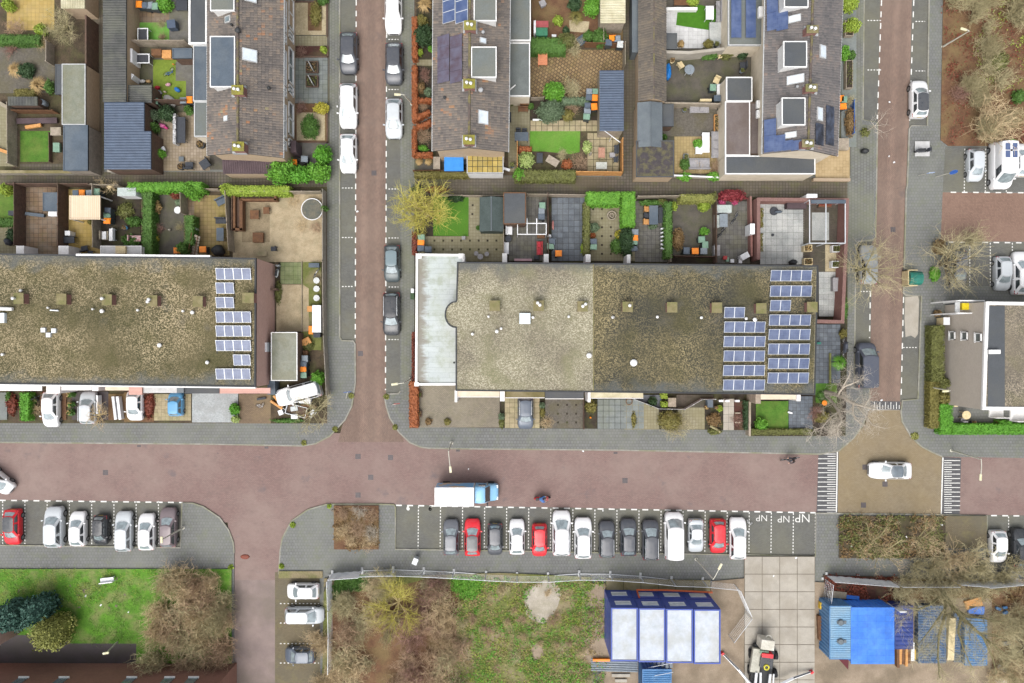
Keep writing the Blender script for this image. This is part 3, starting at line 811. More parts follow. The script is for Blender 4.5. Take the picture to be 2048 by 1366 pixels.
def tile_mat(name,stops):
    m=bpy.data.materials.new(name);MAT[name]=m
    t,n,l,b=nodes_of(m)
    a=n.new('ShaderNodeAttribute');a.attribute_name='tint'
    r=n.new('ShaderNodeValToRGB')
    r.color_ramp.elements[0].position=0;r.color_ramp.elements[0].color=stops[0][1]
    r.color_ramp.elements[1].position=1;r.color_ramp.elements[1].color=stops[-1][1]
    for p,c in stops[1:-1]:
        e=r.color_ramp.elements.new(p);e.color=c
    l.new(a.outputs['Fac'],r.inputs[0])
    f,_=noise_fac(t,mapping(t),9,3,.7,.3,.7)
    o=mix(t,scaled(t,f,.45),r.outputs[0],mix(t,None,r.outputs[0],(.4,.4,.4,1),'MULTIPLY',1.0))
    l.new(o,b.inputs['Base Color']);b.inputs['Roughness'].default_value=.85
    return m
T_brown=tile_mat('clay_tiles_weathered',[(0,C(96,91,88)),(.45,C(120,112,105)),(.72,C(136,123,110)),(.88,C(166,120,88)),(1,C(150,142,110))])
T_grey=tile_mat('clay_tiles_grey',[(0,C(94,92,93)),(.5,C(117,112,110)),(.85,C(130,120,114)),(1,C(150,120,102))])
T_garage=tile_mat('garage_tiles',[(0,C(90,84,78)),(.5,C(108,100,90)),(1,C(126,114,96))])

def tile_slope(parent,a,b,c,d,mat,tw=.24,tl=.31,name='roof_tiles',blot=1.2):
    """interlocking tiles on the slope a-b (eave) to d-c (ridge), each tile its own bit of geometry"""
    a,b,c,d=map(Vector,(a,b,c,d))
    nx=max(2,int((b-a).length/tw));ny=max(2,int((d-a).length/tl))
    nrm=(b-a).cross(d-a).normalized()
    if nrm.z<0:nrm=-nrm
    vs,fs,tint=[],[],[]
    for j in range(ny):
        v0,v1=j/ny,min(1.0,(j+1.12)/ny)
        for i in range(nx):
            u0,u1=i/nx,(i+1)/nx
            um=u0+(u1-u0)*.35
            k=len(vs)
            h=random.uniform(0,.012)
            for u,z in ((u0,.015),(um,.06),(u1,.02)):
                lo=a.lerp(b,u).lerp(d.lerp(c,u),v0);hi=a.lerp(b,u).lerp(d.lerp(c,u),v1)
                vs.append(lo+nrm*(z+.045+h));vs.append(hi+nrm*(z+.004))
                vs.append(lo+nrm*-.01)
            fs+=[(k,k+3,k+4,k+1),(k+3,k+6,k+7,k+4),(k,k+2,k+5,k+3),(k+3,k+5,k+8,k+6)]
            q=vs[k]
            z=noise.noise(Vector((q.x*blot*.5,q.y*blot*.5,3.0)))*.45+.42+random.gauss(0,.15)
            tint+=[max(0,min(1,z))]*9
    me=bpy.data.meshes.new(name)
    o3=Vector(parent.location) if parent else Vector()
    me.from_pydata([tuple(q-o3) for q in vs],[],fs)
    at=me.attributes.new('tint','FLOAT','POINT');at.data.foreach_set('value',tint)
    me.materials.append(mat)
    return props(put(name,me,parent),kind='stuff')

def corrugated(mb,a,b,c,d,n,depth=.05):
    """sheet a-b-c-d folded into n ribs running from a-b to d-c"""
    a,b,c,d=map(Vector,(a,b,c,d))
    up=Vector((0,0,1));vs=[];m=n*4
    for i in range(m+1):
        u=i/m;z=up*(depth*(0,.8,1,.8)[i % 4] if i % 4 else 0)
        vs+=[a.lerp(b,u)+z,d.lerp(c,u)+z]
    mb.add(vs,[(2*i,2*i+2,2*i+3,2*i+1) for i in range(m)])
def topquad(x0,y0,x1,y1,h):
    """world rectangle (W,E,S,N) of a top face seen in this pixel rectangle at height h"""
    p,q=P(x0,y1,h),P(x1,y0,h)
    return p.x,q.x,p.y,q.y
def ring(mb,poly,wd,z0,z1):
    """edge band inside a convex-ish polygon, wd wide"""
    c=Vector((sum(p[0] for p in poly)/len(poly),sum(p[1] for p in poly)/len(poly)))
    n=len(poly)
    ar=sum(poly[i][0]*poly[(i+1) % n][1]-poly[(i+1) % n][0]*poly[i][1] for i in range(n))
    if ar<0:poly=poly[::-1]
    inn=[]
    for i in range(n):
        p0,p1,p2=(Vector(poly[k % n][:2]) for k in (i-1,i,i+1))
        d1,d2=(p1-p0).normalized(),(p2-p1).normalized()
        n1,n2=Vector((-d1.y,d1.x)),Vector((-d2.y,d2.x))
        bi=n1+n2
        bi=bi.normalized()*wd/max(.3,bi.normalized().dot(n1)) if bi.length>1e-3 else n1*wd
        inn.append(p1+bi)
    for i in range(n):
        j=(i+1) % n
        a,b,c2,d=poly[i],poly[j],inn[j],inn[i]
        mb.add([(q[0],q[1],z) for z in (z0,z1) for q in (a,b,c2,d)],[(4,5,6,7),(0,1,5,4),(2,3,7,6)])
    return inn
def flat_building(name,label,cat,poly,h,mwall,mroof,medge,ew=.22,rim=.1,group=None,deep=0.0):
    """flat-roofed volume: walls, roof surface and a raised roof edge"""
    ps=[P(x,y,h) for x,y in poly]
    c=sum(ps,Vector())/len(ps)
    r=thing(name,label,cat,(c.x,c.y,KZ),0,group)
    ins=MB();inn=ring(ins,[(p.x,p.y) for p in ps],ew,h-.25,h)
    ins.build('roof_edge',medge,r,True)
    wl=MB();c2=ring(MB(),[(p.x,p.y) for p in ps],.03,0,1);wl.prism(c2,KZ-.1,h-.2);wl.build('wall',mwall,r,True)
    rf=MB();rf.prism(inn,h-.3,h-rim);roof=rf.build('roof',mroof,r,True)
    return r,roof
def shed(name,label,x0,y0,x1,y1,h,mwall,mroof,kind='flat',n=12,axis='x',medge=None,group=None,slope=.12,cat='shed',posts=False):
    """garden building; the pixel rectangle is its roof outline at height h"""
    W,E,S,N=topquad(x0,y0,x1,y1,h)
    r=thing(name,label,cat,((W+E)/2,(S+N)/2,KZ),0,group)
    if posts:
        for sx in (W+.08,E-.08):
            for sy in (S+.08,N-.08):
                MB().box(sx-.05,sx+.05,sy-.05,sy+.05,KZ,h-.05).build('post',mwall,r,True)
    else:
        MB().box(W+.06,E-.06,S+.06,N-.06,KZ-.05,h-.1).build('wall',mwall,r,True)
    if kind=='flat':
        MB().box(W,E,S,N,h-.12,h-.02).build('roof',mroof,r,True)
        t=MB();ring(t,[(W,S),(E,S),(E,N),(W,N)],.08,h-.14,h+.03)
        t.build('roof_edge',medge or mroof,r,True)
    elif kind=='corr':
        t=MB()
        if axis=='x':corrugated(t,(W,S,h),(W,N,h),(E,N,h+slope),(E,S,h+slope),n)
        else:corrugated(t,(W,S,h),(E,S,h),(E,N,h+slope),(W,N,h+slope),n)
        t.box(W+.02,E-.02,S+.02,N-.02,h-.12,h-.02)
        t.build('roof',mroof,r,True)
    elif kind=='gable':
        xm=(W+E)/2;hr=h+slope
        MB().add([(W+.06,S+.06,h-.1),(E-.06,S+.06,h-.1),(xm,S+.06,hr-.1),(W+.06,N-.06,h-.1),(E-.06,N-.06,h-.1),(xm,N-.06,hr-.1)],
                 [(0,1,2),(5,4,3),(0,2,5,3),(1,4,5,2)]).build('gable',mwall,r,True)
        for s,xe in ((0,W),(1,E)):
            t=MB();a,b,c,d=(xe,S,h),(xe,N,h),(xm,N,hr),(xm,S,hr)
            t.add([a,b,c,d]+[(q[0],q[1],q[2]+.05) for q in (a,b,c,d)],[(0,1,2,3),(4,5,6,7),(0,1,5,4),(1,2,6,5),(3,0,4,7)]).build('roof_slope',mroof,r,True)
        MB().tube([(xm,S,hr+.05),(xm,N,hr+.05)],.07,6).build('ridge',medge or mroof,r,True)
    return r
def chimney(parent,x,y,htop,s=.85,s2=None,base=None,pots=((0,0),),capm=None,wallm=None,hh=.9):
    p=P(x,y,htop);s2=s2 or s
    t=MB();t.box(p.x-s/2,p.x+s/2,p.y-s2/2,p.y+s2/2,(base if base is not None else htop-hh),htop-.08)
    o=t.build('chimney',wallm or M_lowbrick,parent,True)
    t=MB();t.box(p.x-s/2-.05,p.x+s/2+.05,p.y-s2/2-.05,p.y+s2/2+.05,htop-.08,htop)
    g=Vector(parent.location)
    t.v=[tuple(Vector(q)-g) for q in t.v];t.build('cap',capm or M_chim,o)
    for dx,dy in pots:
        t=MB();t.lathe((p.x+dx-g.x,p.y+dy-g.y,htop-g.z),[(.1,0),(.1,.22),(.15,.24),(.15,.3),(.05,.36)],10);t.build('pot',M_trim,o)
    return o
def vent(parent,x,y,h,r=.12,hh=.35,m=None):
    p=P(x,y,h+hh)-Vector(parent.location)
    t=MB();t.lathe((p.x,p.y,p.z-hh),[(r*.6,0),(r*.6,hh*.6),(r,hh*.65),(r,hh*.85),(r*.4,hh)],10)
    return t.build('roof_vent',m or M_trim,parent)
def box_on(parent,name,x0,y0,x1,y1,z0,z1,m,bev=0.0):
    W,E,S,N=topquad(x0,y0,x1,y1,z1)
    return MB().box(W,E,S,N,z0,z1).build(name,m,parent,True,bev)
PANEL={}
def pv_row(x0,y0,x1,y1,n,h,label,group,tilt=rad(13)):
    W,E,S,N=topquad(x0,y0,x1,y1,h+.2)
    r=thing('solar_panel_row',label,'solar panels',((W+E)/2,(S+N)/2,h-.1),0,group)
    pw,pl=(E-W)/n,(N-S)
    key=(round(pw,2),round(pl,2))
    if key not in PANEL:
        a=MB().box(-pw/2+.025,pw/2-.025,-pl/2+.03,pl/2-.03,-.02,.012).mesh('solar_panel');a.materials.append(M_pv)
        b=MB();ring(b,[(-pw/2+.005,-pl/2),(pw/2-.005,-pl/2),(pw/2-.005,pl/2),(-pw/2+.005,pl/2)],.024,-.03,.022)
        b=b.mesh('frame');b.materials.append(M_alu);PANEL[key]=a,b
    for i in range(n):
        o=put('solar_panel',PANEL[key][0],r,(-(E-W)/2+(i+.5)*pw,0,.22));o.rotation_euler=(tilt,0,0)
        put('frame',PANEL[key][1],o)
    for i in range(n//2+1):
        x=-(E-W)/2+i*2*pw
        x=max(-(E-W)/2+.04,min((E-W)/2-.04,x))
        MB().box(x-.03,x+.03,-pl/2-.25,pl/2+.12,0,.05).build('rail',M_black,r)
        MB().box(x-.03,x+.03,pl/2-.1,pl/2-.05,.05,.3).build('strut',M_alu,r)
    return r

# ---- long flat terrace on the west side
view('F')
HL=5.4
TW,_=flat_building('terrace_house_row','long flat-roofed terrace with mossy gravel roof and red brick end wall','house',
    [(-150,505),(0,506.5),(150,509),(152,511.5),(420,513.5),(512,516),(511,774.5),(300,772),(0,768.5),(-150,767)],HL,M_redbrick,G_left,M_black,.14,.08)
view('B1')
MB_=None
for x,y,pots in ((140,975,((-.35,0),)),(465,980,()),(810,985,((-.3,.1),)),(1155,992,((-.2,.1),(-.3,-.1))),(1500,998,())):
    chimney(TW,x,y,HL+.75,.8,.9,pots=pots,wallm=M_lowbricky)
view('B2');chimney(TW,440,970,HL+.75,.95,.85,pots=(),wallm=M_lowbricky)
view('B1')
for x,y,r in ((357,1045,.1),(697,1055,.1),(768,1070,.19),(1040,1063,.12),(1383,1070,.12),(1455,1080,.18),(1205,1330,.2),(150,915,.14)):vent(TW,x,y,HL-.08,r)
view('C1');vent(TW,1660,180,HL-.08,.17);vent(TW,12,116,HL-.08,.14)
view('B1')
for x,y in ((325,1215),(405,1220),(365,1252)):box_on(TW,'vent_box',x-17,y-17,x+17,y+17,HL-.1,HL+.15,M_alu)
box_on(TW,'roof_hatch',-30,1085,32,1160,HL-.1,HL+.25,M_skyl)
t=MB();t.tube([P(-40,1050,HL+.2),P(95,1055,HL+.2)],.17,8);t.build('flue_pipe',M_trim,TW,True)
t=MB();t.tube([P(380,1063,HL+.1),P(445,1067,HL+.1)],.07,8);t.build('flue_pipe',M_alu,TW,True)
view('F')
t=MB();t.prism([P(x,y,HL) for x,y in ((152,507.5),(420,510.5),(420,514),(152,511.5))],HL-.3,HL+.02);t.build('gutter',M_trim,TW,True)
t=MB();t.prism([P(x,y,HL) for x,y in ((0,768.5),(300,772),(511,774.5),(511,777),(300,774.5),(0,771))],HL-.3,HL+.02);t.build('gutter',M_trim,TW,True)
g4,g2='row of four blue solar panels on the mossy west terrace roof','short row of two blue solar panels on the mossy west terrace roof'
for x0,y0,x1,y1,n in ((431,536,501,559,4),(431,565,467,587,2),(431,594,467,616,2),(431,623,501,645,4),(431,651,501,673,4),(431,680,501,702,4),(466,709,500,731,2),(431,737,500,759,4)):
    pv_row(x0,y0,x1,y1,n,HL,g4 if n==4 else g2,'solar rows on the west terrace')
# porches along its street front
view('C1')
def canopy(parent,x0,y0,x1,y1,h,m,th=.12,name='canopy'):return box_on(parent,name,x0,y0,x1,y1,h-th,h,m)
for x0,x1,y1,m in ((-60,335,408,M_trim),(480,735,404,M_trim),(845,1040,405,M_render),(1150,1470,425,M_trimg),(1480,1760,430,M_feltd)):
    canopy(TW,x0,352,x1,y1,2.7,m)
for x0,x1,y1,m in ((372,480,430,M_trim),(740,790,410,M_trim),(1035,1140,440,M_redbrick),(1420,1475,425,M_zinc)):
    W,E,S,N=topquad(x0,352,x1,y1,2.9);MB().box(W,E,S,N,KZ,2.9).build('porch_wall',m,TW,True)
view('C2')
W,E,S,N=topquad(200,385,645,430,2.6);MB().box(W,E,S,N,2.45,2.6).build('canopy',M_redbrick,TW,True)
view('B2')
shed('lean_to','lean-to with mossy glass roof against the red brick end wall',615,1230,815,1600,2.4,M_woodd,M_glassroof,medge=M_trim)
view('C2');
box_on(TW,'drain_pipe',592,20,618,95,1.0,2.9,M_alu)

# ---- long central terrace
view('F')
arc=[]
for i in range(13):
    a=rad(90+180*i/12);arc.append((912+22*math.cos(a)-0,629-27*math.sin(a)))
PX0=911
TC,roofc=flat_building('terrace_house_row','long flat-roofed terrace with pale and dark gravel roof and round bay','house',
    [(914,523.5),(1187,526),(1637,530.5),(1634,660),(1631,790),(1187,785),(911,782),(911,660)]+[(911+22*math.cos(rad(270-180*i/12)),629-27*math.sin(rad(270-180*i/12))) for i in range(13)]+[(912,600)],HL,M_redbrick,G_pale,M_black,.13,.08)
t=MB();t.prism([P(x,y,HL-.08) for x,y in ((1187,529),(1632,533),(1629,663),(1626.5,786.5),(1187,782))],HL-.2,HL-.068);t.build('roof_section',G_dark,TC,True)
t=MB();t.tube([P(1187,529,HL-.07),P(1187,782,HL-.07)],.05,6);t.build('roof_seam',M_chim,TC,True)
view('B3')
for x,y,pots in ((795,1030,()),(1128,1030,((-.1,.25),(.1,.05))),(1462,1035,((0,0),(.25,.2)))):chimney(TC,x,y,HL+.7,.85,.85,pots=pots,wallm=M_lowbricky)
view('B4')
for x,y,pots in ((210,1038,((.15,.1),)),(548,1042,()),(888,1045,()),(1225,1050,()),(1612,1040,())):chimney(TC,x,y,HL+.7,.85,.85,pots=pots,wallm=M_lowbricky)
for x,y,r in ((98,1117,.14),(437,1115,.14),(772,1120,.14),(1112,1127,.14),(1178,1135,.2)):vent(TC,x,y,HL-.08,r)
view('B3')
for x,y,r in ((747,1112,.12),(1085,1118,.14),(1357,1112,.13),(1693,1117,.14),(810,1225,.17),(843,1203,.13),(625,1245,.14)):vent(TC,x,y,HL-.08,r)
o=box_on(TC,'roof_light',982,1085,1066,1168,HL-.1,HL+.3,M_skyl,.04)
view('C3');vent(TC,1600,125,HL-.08,.25);vent(TC,515,182,HL-.08,.1,m=M_black)
view('C4');vent(TC,272,183,HL-.08,.34)
view('F')
g4,g2='row of four blue solar panels on the central terrace roof','short row of two blue solar panels on the central terrace roof'
for x0,y0,x1,y1,n in ((1542,540,1624,562,4),(1541,571,1624,593,4),(1541,600,1582,622,2),(1539,629,1622,651,4),(1538,658,1621,680,4),(1537,687,1620,709,4),(1537,716,1619,738,4),(1536,745,1618,767,4),
    (1449,614,1490,636,2),(1449,643,1531,665,4),(1448,672,1531,694,4),(1448,701,1530,723,4),(1447,730,1530,752,4),(1447,759,1530,781,4)):
    pv_row(x0,y0,x1,y1,n,HL,g4 if n==4 else g2,'solar rows on the central terrace')
# single-storey wing with pale sheet roof on its west end
view('F')
M_palewing=brick('pale_sheet_roof',C(188,196,196),C(180,188,188),C(166,174,170),2.0,.5,.02,freq=.5,stain=C(160,168,146),fst=.6,sst=.45,moss=C(142,150,134),fm=.5,bmp=.05)
_t,_n,_l,_b=nodes_of(M_palewing)
_src=_b.inputs['Base Color'].links[0].from_socket
_v=mapping(_t);_sx=_n.new('ShaderNodeSeparateXYZ');_l.new(_v,_sx.inputs[0])
_f,_raw=noise_fac(_t,mapping(_t,'pos',(.5,1.6,1)),1.1,5,.7,0,1)
_m=_n.new('ShaderNodeMath');_m.operation='MULTIPLY_ADD';_m.inputs[1].default_value=2.6;_l.new(_raw,_m.inputs[0]);_l.new(_sx.outputs['X'],_m.inputs[2])
_r=_n.new('ShaderNodeMapRange');_r.inputs['From Min'].default_value=-6.75;_r.inputs['From Max'].default_value=-7.35;_l.new(_m.outputs[0],_r.inputs['Value'])
_l.new(mix(_t,scaled(_t,_r.outputs[0],.75),_src,C(118,108,92)),_b.inputs['Base Color'])  # dirt washed against the low rim
WG,_=flat_building('house_wing','low wing with stained white sheet roof and white rim beside orange hedge','house extension',
    [(831.5,507),(929,508),(927,771),(830,771)],3.0,M_trim,M_palewing,M_trim,.22,.14)
for x,y in ((838,512),(922,512)):box_on(WG,'corner_cap',x-5,y-5,x+5,y+5,2.6,3.06,M_trim)
view('C3');box_on(WG,'corner_cap',196,340,232,372,2.6,3.06,M_trim)
# porches on the street side
for x0,x1,y1,m in ((540,880,455,M_render),(925,1242,462,M_concmoss),(1248,1556,470,M_feltd),(1612,2035,465,M_corrc)):
    canopy(TC,x0,405,x1,y1,2.7,m)
    W,E,S,N=topquad(x0,405,x1,y1,2.7);MB().box(W,E,S-.06,S,2.5,2.74).build('canopy_edge',M_trim,TC,True)
for x0,x1,y1 in ((884,921,492),(1590,1612,500),(520,540,500)):
    W,E,S,N=topquad(x0,405,x1,y1,2.9);MB().box(W,E,S,N,KZ,2.9).build('porch_wall',M_trim,TC,True)
view('C4')
canopy(TC,1290,432,1575,478,2.7,M_render);
for x0,x1,y1,m in ((1580,1612,492,M_trim),(1250,1292,512,M_woodg)):
    W,E,S,N=topquad(x0,430,x1,y1,2.7);MB().box(W,E,S,N,KZ,2.7).build('porch_wall',m,TC,True)
# rear stub walls of the central terrace
view('B3')
for x0,x1,y0 in ((852,888,632),(1168,1204,638),(1485,1522,640)):
    W,E,S,N=topquad(x0,y0,x1,700,2.4);MB().box(W,E,S,N,KZ,2.4).build('stub_wall',M_trim,TC,True)
view('B4');W,E,S,N=topquad(205,642,232,706,2.4);MB().box(W,E,S,N,KZ,2.4).build('stub_wall',M_trim,TC,True)
view('B1')
for x0,x1 in ((122,182),(443,520)):
    W,E,S,N=topquad(x0,575,x1,640,2.2);MB().box(W,E,S,N,KZ,2.2).build('stub_wall',M_trim,TW,True)
shed('conservatory','white lean-to roof behind the mossy west terrace',762,575,1075,650,2.3,M_trim,M_tilewhite,medge=M_trim,cat='conservatory')

# ---- pitched-roof houses along the top
def pitched(name,label,nw,ne,se,sw,rn,rs,he,hr,tm,mgable,mside,rise=.0):
    A,B,Cc,D=P(*nw,he),P(*ne,he),P(*se,he),P(*sw,he)
    RN,RS=P(*rn,hr),P(*rs,hr)
    c=(A+B+Cc+D)/4
    r=thing(name,label,'house',(c.x,c.y,KZ))
    up=Vector((0,0,.12))
    ins=lambda p,dx,dy:Vector((p.x+dx,p.y+dy,p.z-.12))
    a,b,c2,d=ins(A,.35,0),ins(B,-.35,0),ins(Cc,-.35,.25),ins(D,.35,.25)
    wl=MB();base=[(q.x,q.y) for q in (a,b,c2,d)]
    wl.prism(base,0,he-.12);wl.build('wall',[mside],r,True)
    g=MB();s=ins(RS,0,.22);n_=ins(RN,0,0)
    g.add([(d.x,d.y-.01,0),(c2.x,c2.y-.01,0),(c2.x,c2.y-.01,he-.12),(s.x,s.y,hr-.14),(d.x,d.y-.01,he-.12)],[(0,1,2,3,4)])
    g.build('gable',mgable,r,True)
    for p0,p1,q0,q1,nm in ((D,A,RS,RN,'west'),(Cc,B,RS,RN,'east')):
        t=MB();w4=[p0,p1,q1,q0]
        t.add(w4+[q-Vector((0,0,.14)) for q in w4],[(0,1,2,3),(7,6,5,4),(0,3,7,4),(0,1,5,4)])
        t.build('roof_deck',M_black,r,True)
        tile_slope(r,p0,p1,q1,q0,tm)
    t=MB()
    k=int((RN-RS).length/.4)
    for i in range(k):
        u=RS.lerp(RN,i/k)+Vector((0,0,.05));v=RS.lerp(RN,(i+1.08)/k)+Vector((0,0,.05))
        t.tube([u,v],[.13,.11],8)
    props(t.build('ridge_tiles',M_ridge,r,True),kind='stuff')
    for p0,p1,s in ((D,A,-1),(Cc,B,1)):
        t=MB();t.tube([p0+Vector((s*.06,0,-.05)),p1+Vector((s*.06,0,-.05))],.07,8);t.build('gutter',M_trimg,r,True)
    def on_roof(x,y):
        """height of the slope under a pixel (solved by stepping)"""
        z=(he+hr)/2
        for _ in range(12):
            p=P(x,y,z)
            f=(p.y-RS.y)/(RN.y-RS.y);xr=RS.x+(RN.x-RS.x)*f
            xl=D.x+(A.x-D.x)*f;xe=Cc.x+(B.x-Cc.x)*f
            z=hr-(hr-he)*(abs(p.x-xr)/(xr-xl if p.x<xr else xe-xr))
        return z,(1 if p.x>xr else-1),math.atan2(hr-he,(xr-xl if p.x<xr else xe-xr))
    r['slope']=0
    return r,on_roof
M_ridge=pm('ridge_clay',C(110,98,92),C(92,82,78),3,.85,C(150,146,70),1.2,.5,10,.4)
def roof_window(r,on,x0,y0,x1,y1,m=None,frame=None):
    z,s,a=on((x0+x1)/2,(y0+y1)/2)
    p=P((x0+x1)/2,(y0+y1)/2,z+.17)
    w_,l_=M(x1-x0)*(HC-z)/HC/math.cos(a),M(y1-y0)*(HC-z)/HC
    t=MB();t.box(-w_/2,w_/2,-l_/2,l_/2,-.06,.07)
    o=t.build('roof_window',frame or M_trimg,r);o.location=p-Vector(r.location);o.rotation_euler=(0,a*s,0)
    t=MB();t.box(-w_/2+.08,w_/2-.08,-l_/2+.08,l_/2-.08,.05,.085);t.build('pane',m or M_skyl,o)
    return o
def roof_panel(r,on,x0,y0,x1,y1,nx,ny,mcell,frame=None):
    for i in range(nx):
        for j in range(ny):
            a0,a1=x0+(x1-x0)*i/nx,x0+(x1-x0)*(i+1)/nx
            b0,b1=y0+(y1-y0)*j/ny,y0+(y1-y0)*(j+1)/ny
            z,s,a=on((a0+a1)/2,(b0+b1)/2)
            p=P((a0+a1)/2,(b0+b1)/2,z+.30)
            w_,l_=M(a1-a0)*(HC-z)/HC/math.cos(a),M(b1-b0)*(HC-z)/HC
            t=MB();t.box(-w_/2+.012,w_/2-.012,-l_/2+.012,l_/2-.012,-.03,.02)
            o=t.build('solar_panel',mcell,r);o.location=p-Vector(r.location);o.rotation_euler=(0,a*s,0)
            if frame:
                t=MB();ring(t,[(-w_/2,-l_/2),(w_/2,-l_/2),(w_/2,l_/2),(-w_/2,l_/2)],.03,-.03,.028);t.build('frame',frame,o)
def dormer(r,on,x0,y0,x1,y1,htop,mroof,south=True):
    W,E,S,N=topquad(x0,y0,x1,y1,htop)
    o=MB().box(W+.08,E-.05,S+.1,N-.1,htop-1.9,htop-.1).build('dormer',M_trim,r,True)
    g=Vector(r.location)
    def sub(nm,m,*b):
        t=MB();t.box(*b);t.v=[tuple(Vector(q)-g) for q in t.v];return t.build(nm,m,o)
    sub('dormer_roof',mroof,W,E,S,N,htop-.12,htop)
    t=MB();ring(t,[(W-.03,S-.03),(E+.03,S-.03),(E+.03,N+.03),(W-.03,N+.03)],.09,htop-.2,htop+.04)
    t.v=[tuple(Vector(q)-g) for q in t.v];t.build('dormer_trim',M_trim,o)
    return o,(W,E,S,N)
def roof_chimney(r,on,x,y,cap=None,s=.75,l=.95):
    z,_,_=on(x,y)
    o=chimney(r,x,y,z+.75,l,s,base=z-.6,pots=((-.2,.02),(.15,-.05)),capm=cap or M_moss,wallm=M_lowbrick)
    p=P(x,y,z+.25)-Vector(r.location)
    t=MB();t.box(p.x-l/2-.16,p.x+l/2+.16,p.y-s/2-.18,p.y+s/2+.1,p.z-.75,p.z-.32);t.build('flashing',M_lead,o)
    return o
def facade_window(r,xw,y0,y1,z0,z1,side,frame=M_trim,k=.1,pane=None):
    """window on a wall facing east (+1) or west (-1) at world x = xw, between world y0..y1"""
    g=Vector(r.location)
    t=MB()
    for b in ((y0,y1,z0,z0+k),(y0,y1,z1-k,z1),(y0,y0+k,z0,z1),(y1-k,y1,z0,z1))+((((y0+y1)/2-.05,(y0+y1)/2+.05,z0,z1),) if k>.09 else ()):
        t.box(min(xw,xw+side*.12),max(xw,xw+side*.12),b[0],b[1],b[2],b[3])
    o=t.build('window',frame,r,True)
    t=MB();t.box(min(xw,xw+side*.05),max(xw,xw+side*.05),y0+.08,y1-.08,z0+.08,z1-.08)
    t.v=[tuple(Vector(q)-g) for q in t.v];t.build('pane',pane or M_pane,o)
    t=MB();t.box(min(xw,xw+side*.15),max(xw,xw+side*.15),y0-.05,y1+.05,z0-.08,z0)
    t.v=[tuple(Vector(q)-g) for q in t.v];t.build('sill',M_trim,o)
HE,HR=4.9,7.1
view('A2')
H1,on1=pitched('gable_house','brown tiled gable house with blue-grey dormer above gravel front gardens',(128,-240),(672,-240),(667,1135),(127,1118),(345,-240),(345,1098),HE,HR,T_brown,M_tanwall,M_tanwally)
dormer(H1,on1,146,262,322,625,HR+.1,M_felt);dormer(H1,on1,148,-180,318,76,HR+.1,M_feltg)
roof_window(H1,on1,385,352,472,442);roof_window(H1,on1,240,832,277,870);roof_window(H1,on1,248,115,296,162,M_pane);roof_window(H1,on1,402,-60,470,14)
for x,y in ((340,645),(345,1052)):roof_chimney(H1,on1,x,y)
vent(H1,338,212,HR,.25,.5,M_black);vent(H1,562,628,5.6,.16,.4,M_black);vent(H1,293,172,6.8,.12,.4,M_black)
xw=P(667,500,HE).x-.35
for y0,y1 in ((0,225),(240,305),(360,610),(625,690),(748,985),(1010,1075)):
    facade_window(H1,xw,P(0,y1,3.5).y,P(0,y0,3.5).y,3.1,4.5,1)
    facade_window(H1,xw,P(0,y1,1.2).y,P(0,y0,1.2).y,.9,2.3,1)
shed('lean_to','purple-brown ribbed lean-to below the tan gable by bright shrub',238,1150,592,1250,2.2,M_tanwall,M_corrp,'corr',22,'y',slope=.25)
view('A1')
def annex(name,label,x0,y0,x1,y1,h,mroof,medge,mwall=None,ew=.1):
    return flat_building(name,label,'house extension',rect(x0,y0,x1,y1),h,mwall or M_render,mroof,medge,ew,.06)
annex('house_extension','flat extension with white rim and gravel strip behind the brown gable house',1470,-240,1618,345,3.0,M_feltd,M_trim,ew=.2)
ax=annex('house_extension','blue-grey felt flat extension behind the brown gable house',1506,352,1620,790,2.9,M_felt,M_trimg)[0]
annex('house_extension','grey-green flat extension above the pinkish terrace',1514,792,1620,1066,2.8,M_feltg,M_trimg)
view('A3')
H2,on2=pitched('gable_house','brown tiled gable house with plum and blue roof panels behind copper hedge',(244,-240),(790,-240),(775,1092),(236,1086),(503,-240),(497,1062),HE,HR,T_brown,M_tanwall,M_tanwally)
dormer(H2,on2,532,-180,692,150,HR+.05,M_feltg);dormer(H2,on2,514,338,692,556,HR+.05,M_feltg)
roof_window(H2,on2,574,272,618,312);roof_window(H2,on2,564,794,632,892)
for x,y in ((503,180),(497,600),(495,1003)):roof_chimney(H2,on2,x,y)
vent(H2,580,642,6.9,.22,.4,M_lead);vent(H2,597,225,6.7,.16,.4,M_lead);vent(H2,320,697,5.8,.14,.3,M_black)
roof_panel(H2,on2,305,-80,490,160,2,3,M_pvb,M_alu);roof_panel(H2,on2,266,252,448,592,2,4,M_pvp)
annex('house_extension','long grey flat extension with white edge beside small gardens',786,-240,940,292,3.0,M_feltg,M_trim)
ax=annex('house_extension','grey flat extension with pipe beside the diagonal-tiled garden',784,305,935,692,2.9,M_feltg,M_trim)[0]
t=MB();t.tube([P(778,655,2.8),P(830,610,3.1)],.06,8);t.build('flue_pipe',M_trim,ax,True)
view('A4')
H3,on3=pitched('gable_house','grey tiled gable house with black and blue solar panels and white dormers',(1050,-240),(1605,-240),(1560,1122),(1026,1105),(1392,-240),(1350,1075),HE,HR,T_grey,M_render,M_render)
for b in ((1176,298,1342,482),(1164,704,1330,898),(1180,-160,1352,52)):
    o,(W,E,S,N)=dormer(H3,on3,*b,HR+.1,M_feltd)
for b in ((1212,538,1312,602),(1194,948,1262,992),(1220,108,1292,160),(1430,325,1486,418),(1410,772,1462,868)):roof_window(H3,on3,*b)
for x,y in ((1385,208),(1378,630),(1352,1030)):roof_chimney(H3,on3,x,y,M_chim,.6)
vent(H3,1280,618,6.6,.14,.4,M_lead)
roof_panel(H3,on3,1064,88,1200,216,2,1,M_pvb);roof_panel(H3,on3,1062,-100,1130,88,1,1,M_pvb)
